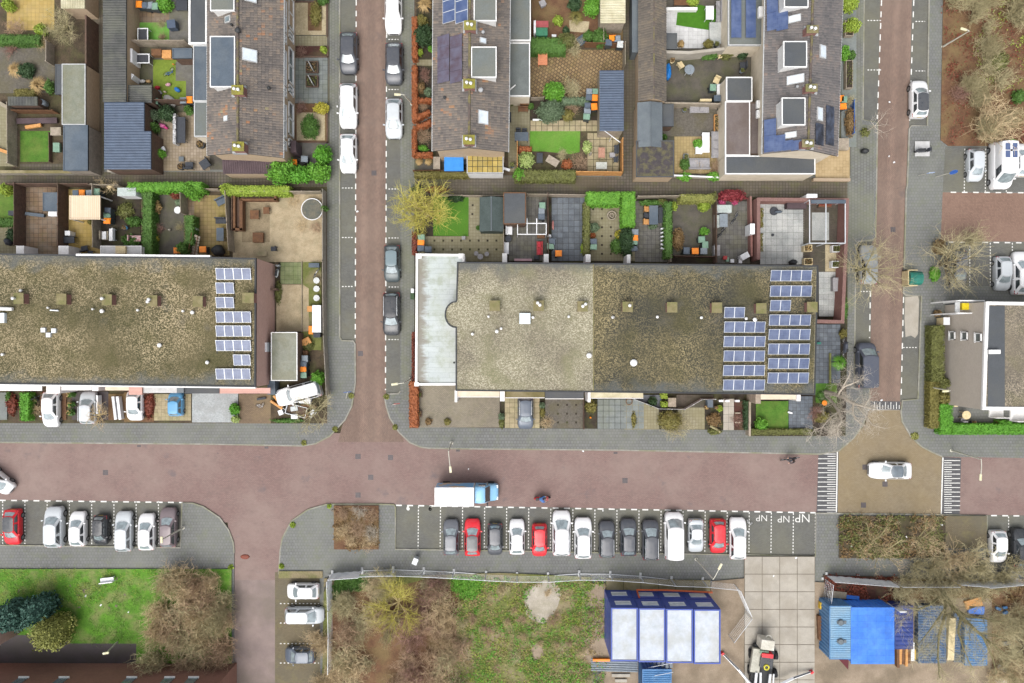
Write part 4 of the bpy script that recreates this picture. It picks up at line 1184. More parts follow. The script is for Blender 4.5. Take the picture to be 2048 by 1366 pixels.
roof_panel(H3,on3,1044,855,1114,1092,1,2,M_pvb);roof_panel(H3,on3,1114,970,1180,1086,1,1,M_pvb);roof_panel(H3,on3,1180,1008,1296,1080,2,1,M_pvb)
roof_panel(H3,on3,1474,762,1550,890,1,1,M_pvk);roof_panel(H3,on3,1398,888,1548,1044,2,2,M_pvk)
ax=annex('house_extension','flat extension carrying blue solar panels beside white-tiled terrace',778,-240,1034,326,3.0,M_feltg,M_trimg)[0]
for x0 in (800,905):
    for j in range(3):
        p=P(x0+35,-20+j*116,3.1);t=MB();t.box(-.48,.48,-.78,.78,0,.05)
        o=t.build('solar_panel',M_pvb,ax);o.location=p-Vector(ax.location)
t=MB();t.box(-.22,.22,-.5,.5,0,.5);o=t.build('ventilation_unit',M_trim,ax,bev=.06);o.location=P(1015,80,3.4)-Vector((0,0,.5))-Vector(ax.location)
annex('house_extension','dark felt flat extension beside the garden with round table',764,552,952,728,2.9,M_feltd,M_trim)
annex('house_extension','taupe flat extension with white rim beside the sandy garden',756,728,936,1118,3.0,M_feltt,M_trim)
ax=annex('house_extension','brown recessed flat roof with two white vent boxes',936,735,1022,1112,2.6,M_feltt,M_woodd)[0]
for y in (745,815):
    t=MB();t.box(-.2,.2,-.38,.38,0,.4);o=t.build('ventilation_unit',M_trim,ax,bev=.08);o.location=P(1000,y,3.0)-Vector((0,0,.45))-Vector(ax.location)
annex('house_extension','wide dark flat garage roof with cream wall at the alley corner',756,1118,1405,1252,3.0,M_feltd,M_trim,M_render)

# ---- east building
view('F')
HX=6.2
TE,_=flat_building('apartment_block','flat-roofed block with taupe brick wall and three stacked white windows','building',[(1972,603),(2190,606),(2190,822),(1965,820)],HX,M_taupe,G_east,M_trim,.3,.1)
xw=P(1968,700,HX).x
for xp,yp in ((1905,671),(1929.5,672),(1957,675)):
    X=xw;z=HC-X*HC*PPM/(xp-1024);y=(683-yp)/PPM*(HC-z)/HC
    facade_window(TE,xw+.03,y-.42,y+.42,z-.42,z+.42,-1,k=.085,pane=M_feltg)
t=MB();t.box(*topquad(1976,612,2010,815,HX-.05)[:2],*topquad(1976,612,2010,815,HX-.05)[2:],HX-.09,HX-.07);t.build('roof_border',M_feltd,TE,True)
view('C5');box_on(TE,'roof_duct',1293,203,1372,232,HX-.1,HX+.35,M_trim,.03)
view('B5')
o=thing('entrance_frame','white steel entrance frame with yellow infills against the block','porch',P(1290,1000,0)+Vector((0,0,KZ)))
W,E,S,N=topquad(1172,945,1400,1052,4.2)
for xx in (W,(W+E)/2,E):
    for yy in (S,N):MB().box(xx-.06,xx+.06,yy-.06,yy+.06,0,4.2).build('post',M_trim,o,True)
for yy in (S,N):MB().box(W,E,yy-.05,yy+.05,4.1,4.3).build('beam',M_trim,o,True)
for i in range(2):
    x=W+(E-W)*(.42+.5*i);MB().box(x-.32,x+.32,S+.35,N-.2,3.2,3.8).build('yellow_panel',pm('yellow_plastic',C(238,214,40),C(220,196,30),2,.4),o,True)
    x=W+(E-W)*(.14+.5*i);MB().box(x-.22,x+.22,S+.1,N-.1,3.6,3.7).build('grille',M_trimg,o,True)
view('C5')
for i,(x0,x1,y1) in enumerate(((1295,1390,665),(1438,1600,690))):
    W,E,S,N=topquad(x0,615,x1,y1,4.0)
    t=MB();t.box(W,E,S,N,3.85,4.0);o=t.build('balcony',M_trim,TE,True)
    MB().box(W,E,S,S+.06,4.0,4.9).build('balcony_rail',M_trim,TE,True)

# ---- brick block at the lower left edge
view('F')
BB,_=flat_building('brick_block','red brick block wall with white window sills below the dark path','building',[(-140,1372),(432,1374),(432,1600),(-140,1600)],5.0,brick('red_wall_brick_south',C(150,108,92),C(136,96,82),C(130,104,92),.22,.075,.01,plane='xz'),G_east,M_trim,.2,.1)
yw=P(0,1373,5.0).y
for x in (45,126,262,338,386):
    p=P(x,1362,3.6)
    MB().box(p.x-.55,p.x+.45,yw-.02,yw+.16,3.3,3.4).build('sill',M_trim,BB,True)
    MB().box(p.x-.5,p.x+.4,yw-.1,yw+.05,3.4,4.5).build('window',M_pane,BB,True)
flat_building('brick_block','red brick corner wall standing beside the dark evergreen trees','building',[(-140,1262),(-2,1262),(-2,1292),(-140,1292)],3.2,M_redbrick,M_feltt,M_redbrick,.2,.1)

# ---- sheds, garages and small outbuildings
view('A1')
shed('garden_shed','beige sheet-roofed shed beside the bare hazel by the alley',475,-200,662,66,2.5,M_tanwally,M_corrc,'corr',14,'y',slope=.05)
shed('garden_shed','pale-rimmed glass-roofed shed with tan wall along the alley',483,498,668,974,2.5,M_tanwally,M_glassroof,medge=M_trimg)
shed('garden_shed','narrow dark lean-to against the glass-roofed shed',430,502,484,738,2.0,M_woodd,M_feltd)
shed('garden_shed','slate-blue flat shed at the alley corner with potted plants on top',494,976,686,1332,2.5,pm('weatherboard',C(170,160,146),C(150,140,128),2,.8),M_felt)
shed('garden_shed','low dark ribbed shed roof beside the rain barrel',62,756,292,824,1.8,M_woodd,M_corrd,'corr',10,'y',slope=.03)
shed('garage_row','long dark ribbed garage roof along the alley',804,-240,988,796,2.6,M_tanwally,M_corrd,'corr',52,'x',slope=.05,cat='garage')
shed('garden_shed','small dark ribbed shed roof attached to the garage row',992,664,1186,802,2.2,M_woodd,M_corrd,'corr',8,'x',slope=.03)
shed('garage_row','blue-grey ribbed shed roof at the end of the garage row',814,798,1128,1024,2.6,M_woodd,M_corrb,'corr',11,'x',slope=.05,cat='garage')
shed('garage_row','wide blue-grey ribbed shed roof beside the pinkish terrace',814,1024,1180,1322,2.6,M_woodd,M_corrb,'corr',14,'x',slope=.05,cat='garage')
shed('garden_shed','small flat dark shed between two turf gardens',1346,376,1500,456,1.9,M_woodd,M_felt)
view('A3')
shed('garden_shed','cream ribbed shed roof at the top of the back alley',1440,-200,1620,166,2.5,M_woodg,M_corrc,'corr',20,'x',slope=.05)
shed('garden_shed','dark blue ribbed shed roof between bins and the back alley',1434,506,1608,942,2.5,M_woodg,M_corrb,'corr',24,'x',slope=.05)
shed('garden_shed','bright blue sheeted lean-to below the tan gable',318,1116,456,1230,1.9,M_woodd,pm('blue_sheet',C(62,148,226),C(52,134,212),1.5,.4,None,fine=7,ffine=.15),cat='shed')
TG=shed('garden_shed','flat lean-to roof of mossy yellow tiles below the tan gable',480,1106,744,1246,2.4,M_trim,M_joint,medge=M_trimg)
W,E,S,N=topquad(486,1112,738,1240,2.4)
for i in range(7):
    for j in range(3):
        dx,dy=(E-W)/7,(N-S)/3
        MB().box(W+dx*i+.03,W+dx*(i+1)-.03,S+dy*j+.03,S+dy*(j+1)-.03,2.37,2.395+.006*random.random()).build('roof_tile',M_tileyel,TG,True)
shed('garden_shed','low timber log store beside the bright blue lean-to',240,1128,288,1216,1.2,M_woodg,M_woodg)
view('A4')
G=shed('garage_row','long brown tiled gable garage row beside the wet gravel yard',132,-240,328,730,2.3,M_tanwally,M_feltd,'gable',slope=.9,medge=M_ridge,cat='garage')
W,E,S,N=topquad(132,-240,328,730,2.3);xm=(W+E)/2
tile_slope(G,(W,S,2.36),(W,N,2.36),(xm,N,3.24),(xm,S,3.24),T_garage);tile_slope(G,(E,S,2.36),(E,N,2.36),(xm,N,3.24),(xm,S,3.24),T_garage)
shed('garden_shed','grey zinc shed roof with ridge beside the alley',124,738,304,1060,2.4,M_tanwally,M_zinc,'gable',slope=.35)
shed('garden_shed','dark shingled flat shed speckled with lichen at alley corner',116,1010,388,1272,2.5,M_tanwall,pm('lichen_shingle',C(78,72,74),C(66,62,64),2,.9,C(122,118,74),1.6,.5,9,.5),medge=M_feltd)
shed('garden_shed','low light metal roof strip beside the brown garage row',86,-240,132,378,2.0,M_zinc,M_zinc)
shed('garden_shed','small dark lean-to roof beside the grey zinc shed',306,748,386,908,1.9,M_woodd,M_feltd)
shed('garden_shed','square dark box shed on the white terrace',330,238,410,354,1.9,M_feltd,M_feltd)
view('B1')
shed('storage_box','grey two-panel lidded garden storage box beside timber fence',326,170,440,312,1.3,M_corrb,M_felt,cat='storage box')
shed('pergola','cream striped awning on posts over the yellow terrace',526,194,762,376,2.3,M_trim,brick('striped_awning',C(222,204,178),C(212,192,164),C(190,170,142),.2,4.0,.02,freq=0,bmp=0),cat='pergola',posts=True)
view('B3')
shed('garden_shed','dark green gabled shed beside the pale willow lawn',680,208,860,468,1.9,pm('green_boards',C(66,82,78),C(56,70,66),2,.7),pm('green_felt',C(78,90,88),C(66,78,76),1.5,.8),'gable',slope=.45,medge=M_zinc)
shed('garden_shed','dark flat-roofed shed beside the dark green gabled shed',860,170,1032,412,2.4,M_woodd,M_feltd,medge=M_woodb)

# ------------------------------------------------------------------ vehicles
M_tyre=pm('tyre_rubber',C(44,44,46),C(36,36,38),6,.9)
M_rim=pm('alloy_rim',C(176,178,180),C(140,142,146),6,.35,metal=.6)
M_glass=glass_dark('car_glass_sky_tint',C(150,164,168),.1,1.0)  # pale grey-blue base colour paints the sky's reflection into the screens
M_glassd=glass_dark('car_side_glass',C(56,62,66),.08,1.0)
M_lamp=pm('headlamp_lens',C(226,232,236),C(206,212,216),6,.15,coat=.8)
M_tail=pm('tail_lamp_red',C(196,28,36),C(160,20,28),6,.2,coat=.8)
M_plastic=pm('black_plastic',C(50,52,54),C(42,44,46),6,.6)
M_roofblack=paint('black_roof_panel',C(66,70,76),.25)
M_plate=pm('yellow_plate',C(228,190,60),C(210,172,50),6,.5)
PAINT={
 'greysil':paint('car_grey_silver',C(158,162,164),.35,.25),'white':paint('car_white',C(246,247,248,.70),.3),'silver':paint('car_silver',C(196,202,206),.35,.25),'grey':paint('car_grey',C(98,102,110),.3,.3),
 'dark':paint('car_dark_grey',C(72,76,84),.3,.3),'black':paint('car_black',C(50,54,60),.25,.2),'red':paint('car_red',C(212,26,44),.3),
 'slate':paint('car_slate_blue',C(86,96,110),.3,.3),'blue':paint('car_light_blue',C(92,158,202),.3),'navy':paint('car_navy',C(74,80,94),.3,.3),
 'teal':paint('car_teal_grey',C(66,78,82),.3,.3),'brown':paint('car_brown_grey',C(116,104,108),.3,.3),'periw':paint('car_grey_blue',C(116,134,164),.3,.3)}

def lerp(a,b,t):return a+(b-a)*t
def interp(tab,x):
    if x<=tab[0][0]:return tab[0][1]
    for (x0,y0),(x1,y1) in zip(tab,tab[1:]):
        if x<=x1:return lerp(y0,y1,(x-x0)/(x1-x0))
    return tab[-1][1]
STY={  # L, W, H, windscreen base/top x, roof rear x, rear glass base x, bonnet z at nose, at screen, tail z
 'city':(3.45,1.62,1.48,.98,.42,-1.30,-1.60,.66,.98,.92),
 'hatch':(4.00,1.76,1.47,1.02,.34,-1.35,-1.86,.66,.98,.95),
 'wagon':(4.45,1.80,1.49,1.10,.36,-1.80,-2.12,.66,.98,.96),
 'suv':(4.25,1.84,1.64,1.06,.42,-1.62,-2.00,.80,1.10,1.06),
 'mpv':(4.40,1.82,1.62,1.36,.50,-1.85,-2.12,.74,1.06,1.05),
 'sedan':(4.25,1.74,1.43,.92,.22,-1.00,-1.62,.66,.96,.98),
 'van':(4.80,1.92,1.90,1.72,1.02,-2.25,-2.36,.86,1.14,1.15),
 'camper':(4.95,2.05,2.35,1.80,1.05,-2.30,-2.42,.95,1.25,1.3),
 'pickup':(4.70,1.84,1.75,1.02,.52,-2.18,-2.32,.98,1.08,1.1)}
def rrect(xf,xr,w,rf,rr,bulge_f=.12,bulge_r=.06,nf=7,ns=9):
    """rounded outline, counter-clockwise from front-right; returns points with a side tag"""
    out=[]
    def arc(cx,cy,r,a0,a1,tag):
        for i in range(4):
            a=rad(lerp(a0,a1,(i+.5)/4));out.append((cx+r*math.cos(a),cy+r*math.sin(a),tag))
    for i in range(nf):
        t=i/(nf-1);y=lerp(-(w-rf),w-rf,t);out.append((xf+bulge_f*(1-(2*t-1)**2),y,'f'))
    arc(xf-rf,w-rf,rf,0,90,'c')
    for i in range(ns):
        t=i/(ns-1);out.append((lerp(xf-rf,xr+rr,t),w,'l'))
    arc(xr+rr,w-rr,rr,90,180,'c')
    for i in range(nf):
        t=i/(nf-1);y=lerp(w-rr,-(w-rr),t);out.append((xr-bulge_r*(1-(2*t-1)**2),y,'b'))
    arc(xr+rr,-(w-rr),rr,180,270,'c')
    for i in range(ns):
        t=i/(ns-1);out.append((lerp(xr+rr,xf-rf,t),-w,'r'))
    arc(xf-rf,-(w-rf),rf,270,360,'c')
    return out
CARM={}
def car_parts(st):
    if st in CARM:return CARM[st]
    L,W,H,ws0,ws1,rr1,rr0,zn,zs,zt=STY[st]
    hl,hw=L/2,W/2
    parts=[]
    # lower body
    xs=[-hl,-hl+.05,-hl+.16,-hl+.4,-hl+.8,-.6,-.1,.4,ws0-.1,ws0+.2,hl-.75,hl-.45,hl-.2,hl-.07,hl]
    xs=sorted(set(round(x,3) for x in xs))
    box=st in ('van','camper')
    wtab=[(-hl,.80 if not box else .9),(-hl+.05,.90 if not box else .96),(-hl+.16,.955),(-hl+.4,.99),(-.3,1.0),(hl-.9,1.0),(hl-.45,.965),(hl-.2,.89),(hl-.07,.78),(hl,.62)]
    ztab=[(-hl,zt-.12),(-hl+.1,zt),(rr0+.3,zt+.02),(ws0-.2,zs+.02),(ws0+.1,zs-.02),(lerp(ws0,hl,.6),lerp(zs,zn,.45)),(hl-.12,zn),(hl,zn-.12)]
    mb=MB();rows=[]
    for x in xs:
        w_=hw*interp(wtab,x);z=interp(ztab,x)
        sec=[(.93,.22),(1.0,.40),(1.0,.60),(.985,z-.10),(.93,z-.015),(.72,z+.015),(.36,z+.035),(0,z+.04)]
        sec=[(k,min(q,z+.04) if i>2 else min(q,z-.12)) for i,(k,q) in enumerate(sec)]
        row=[(x,-k*w_,q) for k,q in sec]+[(x,k*w_,q) for k,q in sec[-2::-1]]
        rows.append(row)
    n=len(rows[0])
    vs=[p for r in rows for p in r]
    mb.add(vs,[(i*n+j,(i+1)*n+j,(i+1)*n+j+1,i*n+j+1) for i in range(len(rows)-1) for j in range(n-1)],0,True)
    mb.add(rows[0],[tuple(range(n))]);mb.add(rows[-1],[tuple(range(n-1,-1,-1))])
    mb.add(vs,[(i*n,i*n+n-1,(i+1)*n+n-1,(i+1)*n) for i in range(len(rows)-1)])
    # greenhouse shell
    zb=zs-.03
    wb,wt=hw*.925,hw*(.72 if not box else .86)
    r0=rrect(ws0,rr0,wb,.18,.18,.14);r1=rrect(ws1,rr1,wt,.22,.22,.10)
    rings=[]
    for t in (0,.5,1):
        rings.append([(lerp(a[0],b[0],t),lerp(a[1],b[1],t)*(1+.02*math.sin(t*3.14)),lerp(zb,H-.10,t)) for a,b in zip(r0,r1)])
    cx=(ws1+rr1)/2
    for k,z in ((.965,H-.055),(.90,H-.03),(.6,H-.008)):
        rings.append([(cx+(b[0]-cx)*(k+(1-k)*.4),b[1]*k,z) for b in r1])
    m=len(r0);vs=[p for r in rings for p in r]
    mb.add(vs,[(i*m+j,i*m+(j+1) % m,(i+1)*m+(j+1) % m,(i+1)*m+j) for i in range(len(rings)-1) for j in range(m)],0,True)
    mb.add(rings[-1],[tuple(range(m))])
    parts.append(('body',mb,'P'))
    def patch(name,tags,t0,t1,mat,lo=0,hi=99,off=.012):
        idx=[i for i,q in enumerate(r0) if q[2] in tags][lo:hi]
        g=MB();pts=[]
        for t in (t0,(t0+t1)/2,t1):
            for i in idx:
                a,b=r0[i],r1[i]
                x,y=lerp(a[0],b[0],t),lerp(a[1],b[1],t)*(1+.02*math.sin(t*3.14));z=lerp(zb,H-.10,t)
                nx={'f':1,'b':-1}.get(a[2],0);ny={'l':1,'r':-1}.get(a[2],0)
                pts.append((x+nx*off,y+ny*off,z+off*.8))
        k=len(idx)
        g.add(pts,[(r*k+j,r*k+j+1,(r+1)*k+j+1,(r+1)*k+j) for r in range(2) for j in range(k-1)],0,True)
        parts.append((name,g,mat))
    patch('windscreen','f',.06,.97,M_glass)
    patch('rear_window','b',.25,.93,M_glassd if box else M_glass)
    for s in 'lr':
        a,b=((0,5),(5,9)) if s=='l' else ((4,9),(0,4))
        if box:patch('side_window',s,.2,.9,M_glassd,*((0,4) if s=='l' else (6,9)))
        else:
            patch('side_window',s,.18,.93,M_glassd,*a);patch('side_window',s,.18,.93,M_glassd,*(b if s=='l' else b))
    # roof skin as its own panel
    g=MB();rg=[]
    for k,z in ((.93,H-.028),(.6,H),(.3,H+.006)):
        rg.append([(cx+(q[0]-cx)*(k+(1-k)*.3),q[1]*k,z) for q in r1])
    vs=[p for r in rg for p in r]
    g.add(vs,[(i*m+j,i*m+(j+1) % m,(i+1)*m+(j+1) % m,(i+1)*m+j) for i in range(2) for j in range(m)],0,True);g.add(rg[-1],[tuple(range(m))])
    parts.append(('roof',g,'R'))
    # lamps, mirrors, bumpers, plate
    for s in (-1,1):
        g=MB();w1,w2=interp(wtab,hl-.08)*hw,interp(wtab,hl-.5)*hw
        zz=interp(ztab,hl-.3)
        g.add([(hl-.04,s*w1*.80,zn-.10),(hl-.12,s*w1*.99,zn-.06),(hl-.52,s*w2*.93,zz+.035),(hl-.40,s*w2*.74,zz+.04),(hl-.13,s*w1*.66,zn+.01)],[(0,1,2,3,4) if s>0 else (4,3,2,1,0)])
        parts.append(('headlight',g,M_lamp))
        g=MB();wr=interp(wtab,-hl+.12)*hw
        g.add([(-hl+.02,s*wr*.98,zt-.12),(-hl+.01,s*wr*.70,zt-.08),(-hl+.10,s*wr*.68,zt+.045),(-hl+.34,s*wr*.96,zt+.035),(-hl+.36,s*wr*1.045,zt-.07)],[(0,1,2,3,4) if s<0 else (4,3,2,1,0)])
        parts.append(('taillight',g,M_tail))
        g=MB();g.obox((ws0-.28,s*(hw+.09)),.12,.2,zs-.02,zs+.12,s*.25);parts.append(('mirror',g,'P'))
    g=MB();g.box(-hl-.015,-hl+.03,-.26,.26,zt-.28,zt-.16);parts.append(('number_plate',g,M_plate))
    g=MB();g.box(hl-.10,hl+.012,-hw*.5,hw*.5,.30,.50);parts.append(('grille',g,M_plastic))
    wp=MB()
    for y0,y1 in ((-.55,-.05),(.05,.55)):wp.tube([(ws0+.16-abs(y0)*.12,y0*.9,zs+.035),(ws0+.14-abs(y1)*.12,y1*.9,zs+.045)],.012,4)
    parts.append(('wiper',wp,M_plastic))
    # wheels
    rw=.31 if not box and st !='suv' else .35
    for x in (-hl+.72,hl-.78):
        for s in (-1,1):
            ty=MB();y0,y1=s*(hw-.2),s*(hw+.018)
            k=18
            for (ya,yb,ra,rb) in ((y0,y1,rw,rw),):
                vs=[(x+rr*math.cos(2*math.pi*i/k),y,rw+rr*math.sin(2*math.pi*i/k)) for y,rr in ((ya,ra),(yb,rb),(yb,rw*.66)) for i in range(k)]
                ty.add(vs,[(j*k+i,j*k+(i+1) % k,(j+1)*k+(i+1) % k,(j+1)*k+i) for j in range(2) for i in range(k)],0,True)
                ty.add(vs,[tuple(range(k))])
            rm=MB();vs=[(x+rw*.66*math.cos(2*math.pi*i/k),y1-s*.005,rw+rw*.66*math.sin(2*math.pi*i/k)) for i in range(k)]
            rm.add(vs,[tuple(range(k))])
            parts.append(('wheel',ty,M_tyre,rm))
    out=[]
    for q in parts:
        me=q[1].mesh(q[0]);mt=q[2]
        me.materials.append(PAINT['white'] if mt in ('P','R') else mt)
        sub=None
        if len(q)>3:sub=q[3].mesh('rim');sub.materials.append(M_rim)
        out.append((q[0],me,mt,sub))
    CARM[st]=out
    return out
CARN=0
def car(st,x,y,head,length_px,colr,label,roof=None,rails=False,z=.01,group=None,name=None,wscale=1.0):
    """head: direction of the bonnet in the photo, degrees (0 = right, 90 = up)"""
    L=STY[st][0]
    V0=P(x,y,.75)
    k=(length_px*V[2]/PPM)*(HC-.75)/HC/L
    nm=name or {'van':'parked_van','camper':'camper_van','pickup':'off_road_car'}.get(st,'parked_car')
    r=thing(nm,label,{'van':'van','camper':'camper van'}.get(st,'car'),(V0.x,V0.y,z),rad(head),group)
    kk=max(.86,min(1.1,k))
    r.scale=(k,kk*wscale,(kk+1)/2)
    for pn,me,mt,sub in car_parts(st):
        o=put(pn,me,r)
        if mt in ('P','R'):
            o.material_slots[0].link='OBJECT'
            o.material_slots[0].material=(roof if (mt=='R' and roof) else PAINT[colr])
        if sub is not None:put('rim',sub,o)
    if rails:
        H,wt=STY[st][2],STY[st][1]/2*.76
        for s in (-1,1):
            t=MB();t.tube([(STY[st][4]-.15,s*wt,H-.04),(STY[st][4]-.3,s*wt,H+.03),(STY[st][5]+.2,s*wt,H+.03),(STY[st][5],s*wt,H-.04)],.025,6)
            t.build('roof_rail',M_alu if rails=='alu' else M_plastic,r)
    return r
U,D_,L_,R_=90,-90,180,0
view('F')
def c(st,x,y,head,ln,colr,label,**k):return car(st,x,y,head,ln,colr,label,**k)
c('wagon',787,24,D_,84,'white','white estate car parked across from the grey-roofed dark hatchback')
c('hatch',697,106,D_,81,'dark','dark grey hatchback parked beside the grey-green front terrace')
c('hatch',788,127,D_,81,'dark','dark hatchback with red tail lamps behind the white estate car')
c('wagon',696.5,212,D_,88,'white','white estate car parked between the dark hatchback and white hatchback',roof=None)
c('hatch',788,237,D_,78,'silver','silver hatchback parked under the street lamp beside copper hedge')
c('hatch',696.5,307,D_,77,'white','white hatchback parked near the bright green corner shrub')
c('hatch',784,527,D_,73,'teal','dark teal-grey hatchback parked ahead of the black estate car',roof=paint('teal_glass_roof',C(112,130,136),.15))
c('wagon',783,628,D_,85,'black','black estate car with silver roof rails beside the white wing',rails='alu')
c('suv',1838,198,U,74,'white','white compact SUV with black roof parked by the leaf litter ground',roof=M_roofblack)
c('hatch',1737,529,U,78,'greysil','silver-grey car under the yellow-green street tree')
c('van',1732,731,U,91,'navy','dark navy van parked beside the white-branched bare tree')
c('sedan',1780.5,941,L_,82,'white','white car with glass roof driving across the tan crossing',roof=glass_dark('panoramic_roof',C(92,104,112)),z=.05,name='moving_car')
c('city',1951,330,D_,64,'silver','small silver-white car parked beside the white camper van')
CV=c('camper',2001,332,D_,92,'white','white camper van with four dark solar panels on its roof')
for i in range(2):
    for j in range(2):
        t=MB();t.box(-.35,.35,-.24,.24,0,.03);o=t.build('solar_panel',M_pvb,CV);o.location=(-.55-.8*i-.3,-.38+.76*j,2.36)
t=MB();t.lathe((-1.25,0,2.34),[(.1,0),(.12,.06),(.05,.1)],10);t.build('roof_vent',M_plastic,CV)
c('hatch',2042,320,U,66,'white','white hatchback on the far side of the white camper van',z=.13)
c('hatch',2006,547,D_,68,'silver','silver hatchback parked beside bare brush in the brick lot')
c('hatch',2044,546,U,86,'white','white estate car beside the silver hatchback in the brick lot')
c('wagon',1917,540,D_,76,'grey','grey car half hidden under the bare bush')
for o_ in ('small silver',):pass
c('hatch',102.5,819,D_,70,'white','white hatchback reversed onto the driveway beside clipped green hedge',z=.12)
c('wagon',177,815,U,64,'silver','silver estate car with roof rails on dark driveway',rails='alu',z=.12)
c('hatch',270.5,812,D_,58,'white','white hatchback on the driveway beside leaning white boards',z=.12)
c('city',352,808,U,48,'blue','small light blue car on the yellow-tiled driveway',z=.12)
c('pickup',598,786,195,90,'white','white off-road car parked askew in the junk-filled corner yard',z=.12)
c('wagon',1051,826,D_,64,'slate','slate blue estate car on the tiled driveway between planted strips',rails='alu',z=.12)
c('city',-4,962,-40,62,'white','white car turning in the red road at the driveway end',name='moving_car')
c('hatch',24,1055,D_,71,'red','red hatchback with black roof and an empty bay beside it',roof=M_roofblack)
c('suv',108.5,1054,U,80,'silver','silver SUV parked between the empty bay and a white hatchback')
c('hatch',155,1058,U,68,'white','white hatchback parked between the silver SUV and small black car')
c('city',201,1061,D_,60,'black','small black car parked between white and silver cars')
c('wagon',247,1063,U,79,'silver','silver estate car parked beside the small black car')
c('hatch',293,1064,U,72,'white','white hatchback parked beside the brown-grey estate car')
c('wagon',336,1055,U,78,'brown','brown-grey estate car under the lamp post at the pavement curve')
c('hatch',902,1075,U,70,'grey','grey hatchback at the end of the row by two empty bays')
c('hatch',945,1075,U,73,'red','red hatchback with dark glass roof beside the grey hatchback',roof=M_roofblack)
c('city',990,1079,D_,64,'dark','small dark car parked nose out between red and white cars')
c('hatch',1034,1074,U,69,'white','white hatchback between the small dark car and pinkish red car')
c('city',1079,1081,D_,65,'red','small all-red car parked between two white cars')
c('mpv',1123,1066,U,88,'white','large white people carrier with grey roof sides beside the small red car',rails='alu')
c('suv',1166,1076,U,80,'white','white SUV with black roof rails beside a dark grey estate car',rails=True)
c('wagon',1214,1079,U,72,'dark','dark grey estate car with silver rails beside the white SUV',rails='alu')
c('hatch',1257,1075,U,73,'dark','dark hatchback with red rear lamps between two dark estate cars')
c('mpv',1301,1080,U,79,'dark','dark people carrier with silver rails beside the white van',rails='alu')
c('van',1347.5,1071,U,92,'white','tall plain white van parked in the bay row')
c('sedan',1392,1072,D_,66,'silver','small white and silver saloon between white van and red car',roof=PAINT['white'])
c('city',1436,1073,D_,68,'red','small bright red car parked nose out near the white estate')
c('wagon',1476,1077,U,82,'white','white estate car at the row end beside the painted bays')
c('hatch',605,1183,L_,64,'white','white hatchback parked sideways beside the white-sheeted fence')
c('mpv',609,1231,R_,77,'silver','silver people carrier parked nose in by the site fence')
c('hatch',599,1311,L_,60,'slate','dark grey-blue hatchback under bare brown twigs')
c('hatch',1997,1094,D_,64,'white','white hatchback beside the black car and bare trees')
c('suv',2041,1095,U,74,'black','black SUV under bare branches beside the white hatchback')

# ---- delivery truck
view('F')
M_cab=paint('truck_light_blue',C(142,196,232),.3)
M_print=pm('side_print',C(150,206,246),C(110,180,236),.7,.4,C(252,196,80),.55,.95,6,.05)
tp=P(932,990,1.2)
T=thing('delivery_truck','delivery truck with white box and light blue cab on the red road','truck',(tp.x,tp.y,.01))
bx0,bx1=P(869,990,3.0).x-tp.x,P(948,990,3.0).x-tp.x
bs,bn=P(0,1013,3.0).y-tp.y,P(0,975,3.0).y-tp.y
t=MB();t.box(bx0,bx1,bs,bn,.75,3.0);t.build('cargo_box',paint('truck_box_white',C(250,251,252,.72),.35),T,bev=.05)
t=MB();t.box(bx0+.1,bx1-.1,bn,bn+.02,.95,2.9);t.build('side_print',M_print,T)
t=MB();t.box(bx0,bx1+2.1,bs+.3,bn-.3,.45,.75);t.build('chassis',M_plastic,T)
cx0,cw=bx1+.04,(bn-bs)*.47
cy=(bs+bn)/2
t=MB();rows=[]
for x,z,k in ((0,2.25,.98),(.55,2.3,.98),(.95,2.2,.94),(1.45,1.30,.98),(1.9,1.12,.96),(2.15,.98,.86),(2.24,.8,.74)):
    sec=[(1,.4),(1,z*.55),(.98,z-.18),(.86,z-.03),(.4,z),(0,z+.01)]
    rows.append([(cx0+x,cy-cw*k*a,b) for a,b in sec]+[(cx0+x,cy+cw*k*a,b) for a,b in sec[-2::-1]])
n=len(rows[0]);vs=[q for r in rows for q in r]
t.add(vs,[(i*n+j,(i+1)*n+j,(i+1)*n+j+1,i*n+j+1) for i in range(len(rows)-1) for j in range(n-1)],0,True);t.add(rows[0],[tuple(range(n))]);t.add(rows[-1],[tuple(range(n-1,-1,-1))])
t.build('cab',M_cab,T)
t=MB();t.quad((cx0+1.0,cy-cw*.8,2.17),(cx0+1.46,cy-cw*.88,1.34),(cx0+1.46,cy+cw*.88,1.34),(cx0+1.0,cy+cw*.8,2.17));t.build('windscreen',M_glassd,T)
for s in (-1,1):
    t=MB();t.box(cx0+.35,cx0+1.0,cy+s*cw*.99-.02,cy+s*cw*.99+.02,1.35,2.0);t.build('side_window',M_glassd,T)
    t=MB();t.obox((cx0+1.2,cy+s*(cw+.18)),.14,.26,1.45,1.85);t.build('mirror',M_plastic,T)
    t=MB();t.obox((cx0+2.1,cy+s*cw*.66),.24,.3,.82,.98);t.build('headlight',M_lamp,T)
    for x in (bx0+.9,cx0+1.5):
        t=MB();k=16;y=cy+s*cw*.95
        vs=[(x+.36*math.cos(2*math.pi*i/k),yy,.36+.36*math.sin(2*math.pi*i/k)) for yy in (y-.12,y+.12) for i in range(k)]
        t.add(vs,[(i,(i+1) % k,k+(i+1) % k,k+i) for i in range(k)],0,True);t.add(vs,[tuple(range(k)),tuple(range(2*k-1,k-1,-1))]);t.build('wheel',M_tyre,T)

